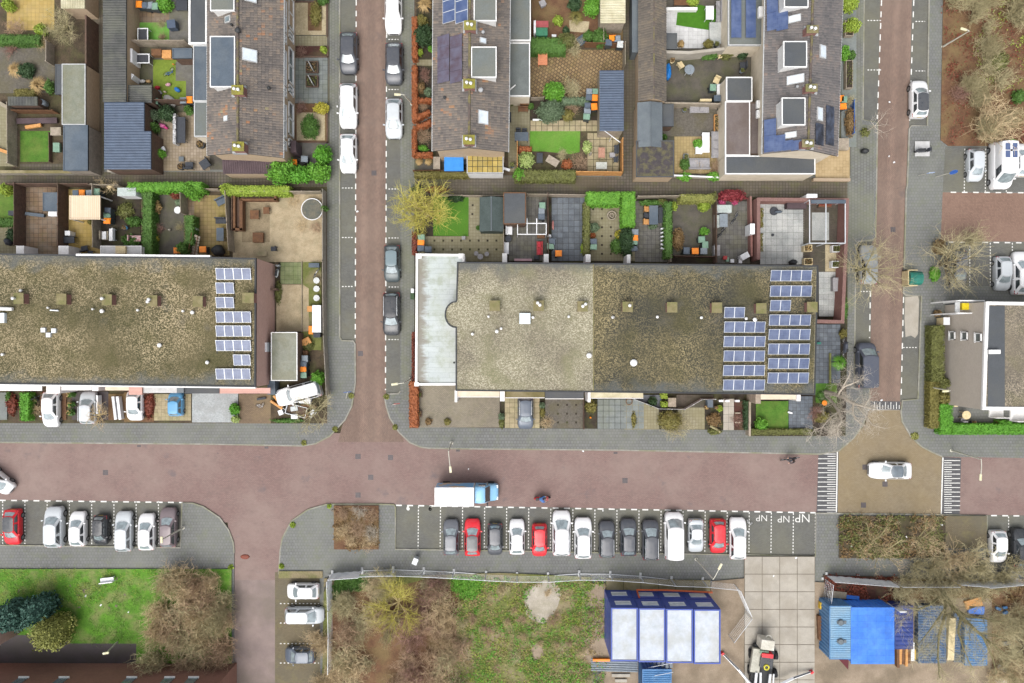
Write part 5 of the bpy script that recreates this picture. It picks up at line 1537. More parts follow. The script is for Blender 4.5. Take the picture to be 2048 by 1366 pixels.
# ---- trailer in the corner yard
view('C2')
TR=thing('car_trailer','open timber-bed trailer loaded with sheets behind the off-road car','trailer',P(860,565,.6)*1.0,rad(-14))
TR.location.z=.12
t=MB();t.box(-1.0,1.0,-.5,.5,.45,.5);t.build('bed',M_woodd,TR)
for b in ((-1.0,1.0,-.52,-.48),(-1.0,1.0,.48,.52),(-1.02,-.98,-.5,.5),(.98,1.02,-.5,.5)):
    t=MB();t.box(*b,.5,.8);t.build('side_board',M_alu,TR)
t=MB();t.tube([(-1,.3,.45),(-1.7,0,.45),(-1,-.3,.45)],.04,6);t.build('drawbar',M_alu,TR)
for s in (-1,1):
    t=MB();k=14;vs=[(.26*math.cos(2*math.pi*i/k),s*.58+yy,.26+.26*math.sin(2*math.pi*i/k)) for yy in (-.08,.08) for i in range(k)]
    t.add(vs,[(i,(i+1) % k,k+(i+1) % k,k+i) for i in range(k)],0,True);t.add(vs,[tuple(range(k)),tuple(range(2*k-1,k-1,-1))]);t.build('wheel',M_tyre,TR)
t=MB();t.obox((-.3,.1),.7,.45,.52,.58,.4);t.build('glass_sheet',M_pane,TR)

# ------------------------------------------------------------------ vegetation
F_={
 'bright':foliage('leaf_bright',C(122,182,48),C(84,146,30)),'green':foliage('leaf_green',C(98,140,56),C(70,108,38)),'dark':foliage('leaf_dark',C(70,98,56),C(48,74,44)),
 'lime':foliage('leaf_lime',C(170,190,60),C(132,160,44)),'yellow':foliage('leaf_yellow',C(206,196,60),C(168,160,44)),'copper':foliage('leaf_copper',C(188,108,52),C(150,82,40)),
 'olive':foliage('leaf_olive',C(146,136,70),C(114,110,50)),'brown':foliage('leaf_brown',C(156,128,80),C(122,96,62)),'blue':foliage('leaf_blue_green',C(72,112,98),C(50,86,74)),
 'red':foliage('leaf_red',C(164,52,62),C(120,40,46)),'grey':foliage('leaf_grey_green',C(124,144,112),C(92,114,82)),'tan':foliage('grass_tan',C(200,170,112),C(168,138,86)),
 'oak':foliage('leaf_oak',C(164,164,84),C(124,130,60)),'fresh':foliage('leaf_fresh_hedge',C(104,174,36),C(80,144,26)),'moss':foliage('leaf_moss',C(128,134,66),C(96,98,52)),
 'pink':foliage('petal_pink',C(214,92,140),C(186,60,110)),'varieg':foliage('leaf_variegated',C(206,216,140),C(140,170,80)),'rust':foliage('leaf_rust',C(148,70,46),C(112,56,40))}
for k_,a_,b_ in (('wlime',(158,172,62),(128,144,50)),('wgreen',(116,150,60),(96,128,46)),('wdry',(168,150,100),(142,122,80))):F_[k_]=foliage('weed_'+k_[1:],C(*a_),C(*b_),dark(C(*b_),.8))
B_={
 'tan':foliage('twig_tan',C(226,202,160),C(196,172,130),scale=.8),'brown':foliage('twig_brown',C(200,170,136),C(170,142,114),scale=.8),'olive':foliage('twig_olive',C(208,196,152),C(178,168,126),scale=.8),
 'lime':foliage('twig_lime',C(218,208,104),C(190,182,74),scale=.8),'grey':foliage('twig_grey',C(214,204,188),C(184,174,156),scale=.8),'red':foliage('twig_red',C(180,140,124),C(150,114,100),scale=.8),
 'pale':foliage('bark_pale',C(216,206,190),C(180,168,150),scale=3),'cream':foliage('bark_cream',C(212,192,142),C(180,158,108),scale=2),'bark':foliage('bark_brown',C(124,108,86),C(96,84,64),scale=3),'mossbark':foliage('bark_moss',C(166,158,110),C(136,128,92),scale=2)}
def leaf(mb,p,s,up=.35):
    """one leaf: a folded pair of triangles of size s facing a random way, mostly up"""
    n=Vector((random.gauss(0,1),random.gauss(0,1),random.gauss(0,1)+up*3)).normalized()
    a=n.orthogonal().normalized();a.rotate(Matrix.Rotation(random.uniform(0,6.28),3,n));b=n.cross(a)
    s*=random.uniform(.7,1.3)
    mb.add([p-a*s*.6,p+b*s*.38+n*s*.1,p+a*s*.6,p-b*s*.38+n*s*.1],[(0,1,2),(0,2,3)])
def blob(mb,c,rx,ry,rz,seed,k=.85,nu=14,nv=8):
    """lumpy solid core for a bush"""
    vs=[]
    for j in range(nv+1):
        th=math.pi*j/nv
        for i in range(nu):
            ph=2*math.pi*i/nu
            d=Vector((math.sin(th)*math.cos(ph),math.sin(th)*math.sin(ph),math.cos(th)))
            q=1+.30*noise.noise(d*1.8+Vector((seed,0,0)))
            vs.append((c[0]+d.x*rx*k*q,c[1]+d.y*ry*k*q,max(0.0,c[2]+d.z*rz*k*q)))
    mb.add(vs,[(j*nu+i,(j+1)*nu+i,(j+1)*nu+(i+1) % nu,j*nu+(i+1) % nu) for j in range(nv) for i in range(nu)],0,True)
BN=[0]
def bush(x,y,r,h,colr,label,ry=None,name='bush',cat='bush',leaf_s=.15,dens=1.0,group=None,stem=True,z=KZ):
    """leafy bush seen at this pixel; r in view pixels is its crown radius"""
    BN[0]+=1;sd=BN[0]*7.3
    p=P(x,y,h*.6);rx=M(r)*(HC-h)/HC;ry=rx if ry is None else M(ry)*(HC-h)/HC
    o=thing(name,label,cat,(p.x,p.y,z),0,group)
    rz=h*.56;c0=(0,0,h*.46)
    mb=MB();blob(mb,c0,rx,ry,rz,sd,.78);
    n=int(min(9000,max(160,620*dens*(rx*ry+rx*rz)*(.15/leaf_s)**2)))
    for i in range(n):
        d=Vector((random.gauss(0,1),random.gauss(0,1),random.gauss(0,1)+.35)).normalized()
        q=(1+.30*noise.noise(d*1.8+Vector((sd,0,0)))+.16*noise.noise(d*5+Vector((0,sd,0))))*random.uniform(.74,1.04)
        pt=Vector((c0[0]+d.x*rx*q,c0[1]+d.y*ry*q,c0[2]+d.z*rz*q))
        if pt.z>.02:leaf(mb,pt,leaf_s,.2)
    props(mb.build('crown',F_[colr],o),kind=None)
    if stem:MB().tube([(0,0,0),(rx*.03,0,h*.4)],[.05,.03],6).build('trunk',B_['bark'],o)
    return o
def hedge(x0,y0,x1,y1,h,colr,label,leaf_s=.12,name='hedge',wd=None,cat='hedge',dens=1.0,group=None):
    """clipped hedge: pixel rectangle of its top, or with wd a run from point to point wd px wide"""
    if wd is None:
        a,b=P((x0+x1)/2,y0,h),P((x0+x1)/2,y1,h);cx,cy=P((x0+x1)/2,(y0+y1)/2,h).to_2d()
        lx,ly,ang=M(abs(x1-x0))*(HC-h)/HC,M(abs(y1-y0))*(HC-h)/HC,0.0
    else:
        a,b=P(x0,y0,h),P(x1,y1,h);d=b-a
        lx,ly,ang=d.length,M(wd)*(HC-h)/HC,math.atan2(d.y,d.x);cx,cy=((a+b)/2).to_2d()
    o=thing(name,label,cat,(cx,cy,KZ),ang,group)
    h-=KZ
    mb=MB();k=.09;hx,hy=lx/2,ly/2
    nx,ny=max(2,int(lx/.35)),max(2,int(ly/.35))
    top=[]
    sd=cx*3.1
    for i in range(nx+1):
        for j in range(ny+1):
            u,v=-hx+k+(lx-2*k)*i/nx,-hy+k+(ly-2*k)*j/ny
            top.append((u+.05*noise.noise(Vector((u*2,v*2,sd))),v+.05*noise.noise(Vector((v*2,u*2,sd+9))),h-.12+.12*noise.noise(Vector((u*1.6,v*1.6,sd)))))
    mb.add(top,[(i*(ny+1)+j,(i+1)*(ny+1)+j,(i+1)*(ny+1)+j+1,i*(ny+1)+j+1) for i in range(nx) for j in range(ny)],0,True)
    mb.box(-hx+k,hx-k,-hy+k,hy-k,0,h-.16)
    area=lx*ly;side=2*(lx+ly)*h
    n1=int(150*dens*area*(.12/leaf_s)**2)+20;n2=int(90*dens*side*(.12/leaf_s)**2)
    for i in range(n1):
        u,v=random.uniform(-hx,hx),random.uniform(-hy,hy)
        leaf(mb,Vector((u,v,h-.06+.12*noise.noise(Vector((u*1.6,v*1.6,sd)))+random.uniform(-.08,.06))),leaf_s,.5)
    for i in range(n2):
        t=random.uniform(0,lx+ly)*2
        if t<2*lx:u,v=t/2-hx,random.choice((-hy,hy))
        else:u,v=random.choice((-hx,hx)),(t-2*lx)/2-hy
        leaf(mb,Vector((u+random.uniform(-.05,.05),v+random.uniform(-.05,.05),random.uniform(.05,h))),leaf_s,0)
    mb.build('clipped_leaves',F_[colr],o)
    MB().box(-hx*.9,hx*.9,-.03,.03,0,min(.3,h*.3)).build('stems',B_['bark'],o)
    return o
def grass_tuft(x,y,r,h,colr,label,n=220,name='ornamental_grass',cat='plant',wd=.022,group=None):
    p=P(x,y,h*.4);R=M(r);o=thing(name,label,cat,(p.x,p.y,KZ),0,group)
    mb=MB()
    for i in range(n):
        a=random.uniform(0,6.28);q=math.sqrt(random.random());e=R*q
        b0=Vector((math.cos(a)*.08,math.sin(a)*.08,0));m_=Vector((math.cos(a)*e*.45,math.sin(a)*e*.45,h*(1-.35*q)));t_=Vector((math.cos(a+.1)*e,math.sin(a+.1)*e,h*(1.05-.75*q)))
        s=Vector((-math.sin(a),math.cos(a),0))*wd
        mb.add([b0-s,b0+s,m_+s,m_-s,t_],[(0,1,2,3),(3,2,4)])
    mb.build('blades',F_[colr],o)
    MB().cyl((0,0),0,.12,.1,.06,8).build('root_crown',B_['bark'],o)
    return o
def grow(tr,tw,p,d,ln,r,lev,top,spread,kids,up=.12,gn=.55):
    k=4 if lev<2 else 3;pts=[p.copy()];q=p.copy();dd=d.copy()
    for i in range(k-1):
        dd=(dd+Vector((random.gauss(0,.16),random.gauss(0,.16),random.gauss(0,.1)+up*.4))).normalized()
        q=q+dd*ln/(k-1);pts.append(q.copy())
    rr=[r*(1-.65*i/(k-1)) for i in range(k)]
    (tr if lev<=top-2 else tw).tube(pts,rr,6 if lev==0 else (5 if lev==1 else (4 if lev==2 and r>.02 else 3)),cap=False)
    if lev>=top:return
    for i in range(kids[lev]):
        t=random.uniform(.25,1.0) if i else 1.0
        f=t*(k-1);j=min(k-2,int(f));s=pts[j].lerp(pts[j+1],f-j)
        side=Vector((random.gauss(0,1),random.gauss(0,1),random.gauss(0,.6)+up)).normalized()
        nd=(dd*(1-spread)+side*spread).normalized()
        grow(tr,tw,s,nd,ln*random.uniform(gn*.75,gn*1.25),max(.008,r*random.uniform(.38,.6)*(1-.35*t)),lev+1,top,spread,kids,up,gn)
TREEM={}
def bare_tree_mesh(key,seed,H,R,limbs,kids,trunk_h,r0,spread=.62,gn=.6,lean=0.3):
    if key in TREEM:return TREEM[key]
    st=random.getstate();random.seed(seed)
    tr,tw=MB(),MB()
    tr.tube([(0,0,0),(.02,.03,trunk_h*.5),(0,0,trunk_h)],[r0*1.25,r0,r0*.85],8)
    for i in range(limbs):
        a=6.283*i/limbs+random.uniform(-.35,.35)
        el=random.uniform(.25,.9)
        d=Vector((math.cos(a)*math.cos(el),math.sin(a)*math.cos(el),math.sin(el)*(H-trunk_h)/R)).normalized()
        grow(tr,tw,Vector((0,0,trunk_h*random.uniform(.8,1.0))),d,R*.62,r0*.55,1,3+(len(kids)>4),spread,kids,.15,gn)
    TREEM[key]=tr.mesh('trunk'),tw.mesh('twigs')
    random.setstate(st)
    return TREEM[key]
def bare_tree(x,y,key,H,R,label,bark,twig,seed=1,limbs=6,kids=(0,7,8,6),trunk_h=2.0,r0=.12,scale=1.0,rot=None,name='bare_tree',cat='tree',group=None,z=KZ,flat=1.0,spread=.62,gn=.6):
    """x, y is the pixel of the trunk's foot"""
    a,b=bare_tree_mesh(key,seed,H,R,limbs,kids,trunk_h,r0,spread,gn)
    p=P(x,y);o=thing(name,label,cat,(p.x,p.y,z),random.uniform(0,6.28) if rot is None else rot,group)
    o.scale=(scale,scale,scale*flat)
    for nm,me,m in (('trunk',a,B_[bark]),('crown',b,B_[twig])):
        if not me.materials:me.materials.append(m)
        q=put(nm,me,o);q.material_slots[0].link='OBJECT';q.material_slots[0].material=m
    return o
def drawn_tree(base,limbs,label,bark,twig,kids=(0,0,5,4),tw_len=1.0,seed=3,name='bare_tree'):
    """tree whose limbs follow the photo: each limb a list of (x, y, height), radius tapering along it"""
    st=random.getstate();random.seed(seed)
    p=P(*base);o=thing(name,label,'tree',(p.x,p.y,KZ));g=Vector((p.x,p.y,KZ))
    tr,tw,tq=MB(),MB(),MB()
    for r0,r1,pts in limbs:
        ps=[P(x,y,h)-g for x,y,h in pts];n=len(ps)
        tr.tube(ps,[lerp_(r0,r1,i/(n-1)) for i in range(n)],7)
        for i in range(1,n):
            for k in range(5):
                s_=ps[i-1].lerp(ps[i],random.random());d=((ps[i]-ps[i-1]).normalized()+Vector((random.gauss(0,.9),random.gauss(0,.9),random.gauss(0,.4)))).normalized()
                if s_.z>1.2:grow(tq,tw,s_,d,tw_len*random.uniform(.6,1.3),max(.018,r1*.55),2,4,.55,(0,0)+kids[2:],.1,.6)
    tr.build('trunk',B_[bark],o);tq.build('branches',B_[bark],o);tw.build('crown',B_[twig],o)
    random.setstate(st)
    return o
def lerp_(a,b,t):return a+(b-a)*t
SHR={}
def shrub_mesh(v):
    if v in SHR:return SHR[v]
    st=random.getstate();random.seed(100+v)
    s_,t_=MB(),MB()
    for i in range(24):
        a=random.uniform(0,6.28);e=math.sqrt(random.random())*.8
        d=Vector((math.cos(a)*e,math.sin(a)*e,random.uniform(.7,1.1))).normalized()
        p0=Vector((math.cos(a)*.22*e,math.sin(a)*.22*e,0))
        grow(s_,t_,p0,d,random.uniform(.6,1.0),.024,1,3,.6,(0,6,4,0),.1,.55)
    me=s_.mesh('stems'),t_.mesh('twigs')
    random.setstate(st);SHR[v]=me
    return me
def shrub(x,y,r,colr,label,h=None,group=None,name='bare_shrub',cat='shrub',z=KZ):
    """leafless twiggy shrub, crown radius r in view pixels, centred on this pixel"""
    R=M(r);h=h or R*1.3
    p=P(x,y,h*.55);a,b=shrub_mesh(random.randrange(5))
    o=thing(name,label,cat,(p.x,p.y,z),random.uniform(0,6.28),group)
    o.scale=(R,R,h/1.15)
    for nm,me in (('stems',a),('twigs',b)):
        if not me.materials:me.materials.append(B_[colr])
        q=put(nm,me,o);q.material_slots[0].link='OBJECT';q.material_slots[0].material=B_[colr]
    return o
def weeds(name,pts,n,colr,s=.16,blades=9,r=.3,avoid=None,label=None):
    """ground cover nobody could count: one object"""
    ps=[P(x,y) for x,y in pts];xs=[q.x for q in ps];ys=[q.y for q in ps]
    def inside(x,y):
        c_=False
        for i in range(len(ps)):
            a,b=ps[i],ps[i-1]
            if (a.y>y) !=(b.y>y) and x<(b.x-a.x)*(y-a.y)/(b.y-a.y)+a.x:c_=not c_
        return c_
    mb=MB();k=0;tries=0
    while k<n and tries<n*12:
        tries+=1
        x,y=random.uniform(min(xs),max(xs)),random.uniform(min(ys),max(ys))
        if not inside(x,y) or (avoid and any((x-q.x)**2+(y-q.y)**2<e*e for q,e in avoid)) or noise.noise(Vector((x*.5,y*.5,n*.37)))+random.uniform(-.3,.3)<-.05:continue
        k+=1
        for i in range(blades):
            leaf(mb,Vector((x+random.gauss(0,r*.5),y+random.gauss(0,r*.5),ZS[0]+random.uniform(.01,.16))),s,.45)
    return props(mb.build(name,F_[colr]),label=label,kind='stuff')

view('A1')
bush(320,235,46,1.0,'lime','bright lime bush at the end of a clipped hedge');hedge(-40,268,300,340,1.2,'green','clipped green hedge beside the yellow patio')
bare_tree(560,250,'hazel',3.6,2.4,'wide olive bare hazel beside the dark timber wall','mossbark','olive',3,9,(0,9,9,6),.7,.09,1.0)
bush(66,44,46,1.2,'lime','lime bush beside the top of the yellow patio');grass_tuft(130,548,80,.9,'tan','tan ornamental grass beside the dark round bush');bush(208,552,62,1.0,'dark','dark green bush between two tan grasses')
grass_tuft(308,672,92,1.0,'tan','spreading tan grass beside a clipped green box');bush(388,682,36,1.0,'green','clipped green box bush beside the narrow dark lean-to',ry=58);hedge(104,694,262,766,.8,'olive','low yellow-green hedge behind the low ribbed shed')
shrub(120,225,90,'brown','brown bare shrub along the patio edge',.9);shrub(340,335,60,'tan','tan bare shrub between lime bush and hazel',.8);shrub(90,385,70,'red','reddish bare shrub beside the gravel yard',.7)
bush(1285,28,58,1.6,'bright','bright bush beside the wheelie bins on the turf garden');bush(1190,902,46,1.4,'grey','grey-green bush beside the blue-grey ribbed shed');bush(1302,882,66,1.5,'dark','dark leafy bush at the head of the pinkish terrace')
bush(1196,992,44,1.3,'green','green bush beside toys and the blue-grey shed');bush(1235,1196,55,1.2,'bright','bright shrub at the edge of the pinkish terrace',ry=40);bush(1475,862,34,1.0,'green','green bush below the fence by the stone terrace')
shrub(1130,330,55,'tan','dry twiggy shrub on the bright turf',.6);shrub(1265,190,40,'olive','thin olive shrub on the bright turf',.6);shrub(1262,290,38,'brown','thin brown shrub on the bright turf',.6)
view('A2')
bush(946,778,56,1.2,'yellow','round yellow bush by the pavement',ry=38);bush(862,912,66,1.4,'green','loose green conifer on cream gravel',ry=84,leaf_s=.13)
bush(655,1222,108,3.0,'bright','large bright green laurel beside the ribbed lean-to',leaf_s=.2,ry=95);bush(790,1252,105,2.2,'fresh','bright laurel hedge shrub beside the alley corner',ry=62,leaf_s=.2)
bush(925,1235,88,2.2,'bright','bright laurel at the pavement corner',ry=72,leaf_s=.2);bush(952,1115,62,2.0,'fresh','upright bright laurel beside the dark front terrace',ry=75,leaf_s=.2)
bush(962,358,24,.8,'lime','small lime plant in the red soil bed');bush(905,100,40,.7,'olive','low olive plant in the cream gravel bed',ry=90);shrub(800,375,50,'red','low reddish shrub in the front bed',.5);shrub(800,780,55,'red','reddish twiggy shrub beside the yellow bush',.6)
bush(955,-10,45,.9,'green','green plant at the head of the gravel bed')
view('B2')
hedge(270,118,750,186,1.7,'lime','lime ivy-topped hedge above the sand yard');bush(285,150,50,1.8,'lime','lime shrub at the end of the ivy hedge');bush(1022,290,22,1.6,'green','green shoot climbing the pale fence by the trampoline')
shrub(850,430,60,'tan','dry grass patch on the sand yard',.25);shrub(960,440,55,'brown','dry brown brush beside the pale fence',.4);shrub(790,230,60,'tan','dry tan brush at the sand yard edge',.3)
bush(895,1330,45,.6,'moss','low mossy plants beside the pale fence');bush(672,930,26,.4,'moss','weeds along the red brick end wall',ry=90)
view('B1')
bush(50,150,48,1.3,'lime','round lime tree crown over the small lawn');hedge(-60,368,133,425,.8,'green','clipped hedge at the edge of the small lawn')
hedge(965,92,1530,160,1.9,'bright','bright ivy hedge along the alley');bush(1465,160,70,2.0,'bright','ivy clump at the end of the alley hedge');hedge(1076,150,1150,642,1.7,'green','tall green ivy hedge between two gardens');hedge(1396,345,1462,560,1.7,'green','green ivy on the fence beside timber stairs');bush(1392,600,50,1.6,'green','ivy clump at the foot of the timber stairs')
bush(1180,285,46,.9,'tan','orange-tan leafy bush beside the ivy hedge',ry=52);bush(1180,522,28,.7,'yellow','small yellow bush beside the ivy hedge');grass_tuft(1364,244,44,.6,'grey','blue-grey grass clump by the round white table')
bush(1000,535,75,.7,'green','low green fern beside the striped deckchair',ry=45);bush(1020,392,60,.7,'green','low leafy green plant in the soil garden',ry=40);bush(955,310,66,.5,'moss','mossy low plant bed in the soil garden',ry=60);bush(690,395,20,.5,'olive','tiny olive plant on the yellow terrace')
bare_tree(880,150,'thin',3.0,1.6,'thin bare tree with few branches by the alley fence','cream','tan',8,6,(0,5,4,3),.9,.06,1.0);bush(1340,195,44,.8,'rust','rusty brown plant under the ivy hedge',ry=30)
shrub(1190,440,70,'red','reddish bare shrub beside the ivy hedge',.7);shrub(1370,440,45,'olive','olive creeper beside the ivy fence',.6);bush(90,500,40,.8,'dark','dark shrub by the grey yard',ry=60)
view('A3')
g_='copper hedge pieces'
hedge(86,118,120,420,1.2,'copper','long copper hedge beside the dark green ball bush');hedge(86,466,120,866,1.2,'copper','long copper hedge under the street lamp');hedge(120,702,236,732,1.1,'copper','short copper hedge dividing two front beds')
hedge(104,856,212,796,1.1,'copper','slanting copper hedge above the diagonal path',wd=34);hedge(100,924,222,872,1.1,'copper','slanting copper hedge below the diagonal path',wd=34);hedge(86,925,114,1120,1.2,'copper','copper hedge along the last front bed');hedge(114,1094,230,1126,1.1,'copper','copper hedge closing the last front bed')
bush(172,256,74,1.8,'dark','large dark green ball bush behind copper hedge');bush(150,152,50,1.0,'olive','olive shrub above the dark green ball bush',ry=40);grass_tuft(180,40,70,.8,'tan','tan grass in the top front bed');bush(140,380,26,.6,'lime','small lime plant in the front bed');bush(224,356,22,.6,'bright','small bright plant against the tan house wall')
shrub(185,545,62,'red','dark reddish shrub in the middle front bed',.9);bush(150,635,36,.8,'brown','tan leafy shrub in the middle front bed');bush(203,664,32,.9,'grey','grey-green shrub by the tan house');shrub(160,765,50,'brown','brown shrub between copper hedges',.6);shrub(165,975,70,'brown','wide brown shrub in the last front bed',.9);bush(166,1068,36,.6,'bright','bright leafy plant in the last front bed',ry=22)
grass_tuft(140,1165,34,.6,'tan','tan grass clump beside the log store');grass_tuft(205,1165,34,.6,'tan','second tan grass clump near the log store')
hedge(104,1232,492,1272,1.2,'olive','olive clipped hedge below the blue lean-to');hedge(826,1222,1262,1302,1.3,'moss','long mossy hedge along the alley');bush(855,1255,42,1.5,'bright','bright end of the long mossy hedge',ry=48)
hedge(935,268,1190,378,1.4,'green','green hedge between two back gardens');bush(1190,300,75,1.5,'moss','loose mossy shrub at the hedge end',ry=62);shrub(1240,335,85,'olive','olive bare shrub beside the back garden hedge',1.4)
bush(1136,150,36,.8,'lime','lime ball bush on the soil garden');bush(1255,28,48,1.4,'dark','dark round conifer beside the sandy bed');bush(1386,48,66,1.6,'bright','bright round bush beside the cream ribbed shed');grass_tuft(1265,130,70,.8,'olive','spiky yucca beside the sandy bed');bush(1440,272,60,1.4,'green','green bush beside orange-lidded bins',ry=70);bush(1352,262,40,1.0,'green','small green bush beside pond sheet');bush(1192,218,26,.6,'dark','small dark bush on the soil garden')
bush(1112,660,76,1.8,'bright','round bright bush at the edge of the diagonal tiles');shrub(1240,632,100,'olive','pale olive bare shrub beside the bright round bush',1.6);bush(1082,800,98,1.6,'grey','large grey-green bush above the stepping tiles',leaf_s=.13,ry=85);hedge(1165,696,1362,746,1.1,'grey','grey-green hedge beside the bins and blue shed');bush(1206,830,44,.9,'olive','olive shrub beside the large grey-green bush')
bush(908,1150,60,1.2,'varieg','pale variegated round bush by the alley hedge');hedge(852,1052,944,1090,.9,'copper','small copper hedge by the pale path');bush(1345,1060,34,.8,'varieg','slim variegated bush beside the corner terrace',ry=44);bush(1202,1182,38,.6,'copper','orange heather mound behind the mossy hedge');shrub(1300,1175,75,'brown','brown bare shrub beside the corner terrace',.7);shrub(1170,1120,55,'olive','olive shrub below the fresh lawn',.6)
bush(940,766,22,.5,'green','small green plant beside the grey extension');shrub(1240,790,60,'brown','brown shrub in the dark bed near bins',.7)
bush(800,740,22,.4,'moss','mossy pot plants at the extension end')
view('A4')
bush(520,12,45,1.0,'lime','lime plants in the raised white planter',ry=26);bush(636,322,36,.9,'olive','olive potted tree on the white terrace');bush(438,318,24,.6,'tan','tan potted grass on the white terrace');bush(640,400,66,1.0,'green','green shrubs at the foot of the garden wall',ry=32);bush(760,398,50,.9,'moss','mossy shrub beside the garden wall',ry=30);bush(880,378,45,1.2,'dark','dark shrub beside the cream extension wall')
bush(560,1036,34,.9,'bright','bright plant behind the white corner bench');bush(466,1182,36,.9,'green','leafy plant in a low box by the sandy terrace',ry=46);shrub(565,1195,60,'tan','dry tan shrub in front of the lounge sofa',.7);shrub(690,1195,62,'brown','dry brown shrub beside the white extension wall',.9);bush(466,1272,52,.9,'bright','bright fern spilling over the alley wall',ry=30);bush(676,1270,56,.9,'bright','bright fern beside the dark flat garage',ry=32)
bush(1648,28,66,1.3,'lime','large lime shrub in front of the grey tiled house',ry=60);bush(1668,190,60,1.3,'lime','lime shrub in a raised front planter',ry=56);bush(1610,385,40,1.1,'bright','bright shrub against the grey tiled house',ry=56);bush(1656,402,36,.9,'green','small green shrub beside the bright shrub');shrub(1645,720,56,'olive','olive bare shrub beside the orange bin',1.0);bush(1655,880,36,1.0,'brown','brown hedge shrub beside the blue railing',ry=110)
bush(350,895,26,.6,'green','small shrub between two sheds');bush(315,985,20,.5,'green','tiny shrub at the zinc shed corner')
view('A5')
lit='bare tan shrub in the thicket on leaf litter ground'
for i in range(28):
    x,y=random.uniform(830,1340),random.uniform(-40,900)
    if x<930 and y>300:continue
    shrub(x,y,random.uniform(60,120),random.choice(('tan','olive','olive','olive')),lit,random.uniform(1.3,2.6),'thicket shrubs on the leaf litter')
shrub(1130,830,190,'tan','large fan-shaped tan shrub beside the camper van',3.0);shrub(900,640,80,'red','purplish bare shrub with cut pale stems',1.0)
bush(1150,420,70,1.4,'moss','green brambles within the tan thicket',leaf_s=.18,dens=.6);bush(1240,970,30,.6,'bright','bright weed tuft behind the camper van',ry=20);bush(1290,660,50,1.0,'green','green bramble at the thicket edge',dens=.6)
weeds('brambles',[(780,-60),(1900,-60),(1900,980),(780,980)],500,'rust',.14,8,.5,label='fallen leaves and low brambles');weeds('brambles',[(950,-60),(1900,-60),(1900,700),(1000,700)],200,'wlime',.14,9,.5,label='olive low brambles')
bare_tree(240,900,'sapling',4.0,1.8,'young bare pale street tree in a square pit','pale','grey',12,5,(0,4,3,3),1.8,.06,1.0);bush(238,905,30,.4,'moss','weeds around the young street tree')
view('B3')
bare_tree(285,345,'willow',4.6,3.4,'straw-coloured pollard willow over the small lawn','cream','lime',5,14,(0,12,9,5),1.9,.16,1.1,spread=.55)
bush(205,160,48,1.2,'dark','dark shrub behind the straw-coloured willow');bush(350,150,80,.9,'rust','rusty hedge remains behind the willow',ry=24);bush(500,215,60,.9,'dark','dark shrub at the lawn corner',ry=28);hedge(168,470,200,640,1.1,'rust','thin rusty hedge beside the bins')
bush(1550,438,36,.9,'grey','round topiary ball on the dotted terrace');bush(1735,500,28,.8,'yellow','yellow flowering bush beside dark shrub',ry=44);hedge(1472,245,1516,640,1.6,'moss','narrow mossy hedge beside the slate terrace');bush(1464,600,20,.7,'lime','small lime plant beside slate tiles',ry=44);hedge(1492,165,1745,265,1.8,'bright','thick bright hedge around the dotted terrace')
bush(1540,500,20,.4,'copper','small rust plant below the topiary ball');bush(672,440,16,.4,'green','small plant beside the green shed')
view('B4')
hedge(166,165,268,425,1.8,'bright','thick bright hedge corner beside the dining set');bush(202,540,62,1.9,'dark','tall dark evergreen beside the bins',ry=112);bush(128,582,48,1.2,'green','green shrub beside the tall dark evergreen',ry=56);hedge(496,240,548,665,1.7,'green','narrow ivy hedge beside the black dining set')
hedge(608,184,872,240,1.6,'oak','yellow-green hedge at the head of the mossy yard');bush(862,210,26,1.7,'moss','mossy end of the yellow-green hedge',ry=40);bush(790,272,46,1.0,'lime','yellow ball bush in the mossy yard');bush(790,468,38,.9,'bright','bright fern in the mossy yard',ry=30);bush(592,530,44,1.2,'brown','golden conical shrub beside the ivy hedge',ry=84)
bush(995,195,108,1.4,'red','deep red shrub over the alley',ry=46);bush(925,248,26,.6,'pink','pink flowers below the deep red shrub');bush(1020,245,22,.5,'pink','pale pink flowers beside the deep red shrub');hedge(1212,290,1240,432,.5,'olive','narrow planting strip along the brick wall');hedge(1208,480,1236,616,.5,'olive','second narrow planting strip along the brick wall')
bush(400,430,34,.5,'grey','small plant at the dining table end',ry=20);bush(565,275,22,.7,'lime','lime shrub at the ivy hedge top',ry=36);bush(380,250,90,1.0,'green','leafy creeper along the alley fence',ry=24,dens=.7);bush(470,240,40,.9,'moss','mossy creeper at the alley fence',ry=22)
view('B5')
bare_tree(300,690,'street',5.4,4.2,'yellow-green street tree over the silver-grey car','mossbark','olive',21,10,(0,9,8,6),1.9,.10,1.1,spread=.6)
bare_tree(1020,640,'street2',4.6,3.8,'bare olive bush tree over the grey car','bark','olive',22,11,(0,9,8,5),.8,.11,1.1)
bush(975,720,44,.6,'bright','bright weeds at the foot of the bare bush',ry=70);bush(1020,490,50,1.2,'brown','brown leafy bush beside the bare bush',ry=66);bush(210,1010,24,.4,'green','weeds along the low brick wall',ry=110);bush(195,1230,30,.9,'olive','olive weeds beside parked motorcycle',ry=44)
shrub(1330,420,120,'olive','fan of bare branches reaching into the brick lot',2.4)
bush(1000,1055,30,.8,'brown','brown shrub by the white wall box')
view('C1')
hedge(156,424,226,650,1.3,'fresh','clipped bright hedge beside the white hatchback');bush(100,520,44,.5,'rust','rusty low planting beside the clipped hedge',ry=90);shrub(285,560,60,'tan','tan twigs between hedge and driveway',.7);bush(75,455,24,.6,'green','low green plant beside the grey drive',ry=44)
for y,l in ((437,'box ball in a pot against the porch'),(517,'box ball in a pot in mid row'),(582,'box ball in a pot at the pavement end')):bush(574,y,25,.8,'green','small '+l,stem=True)
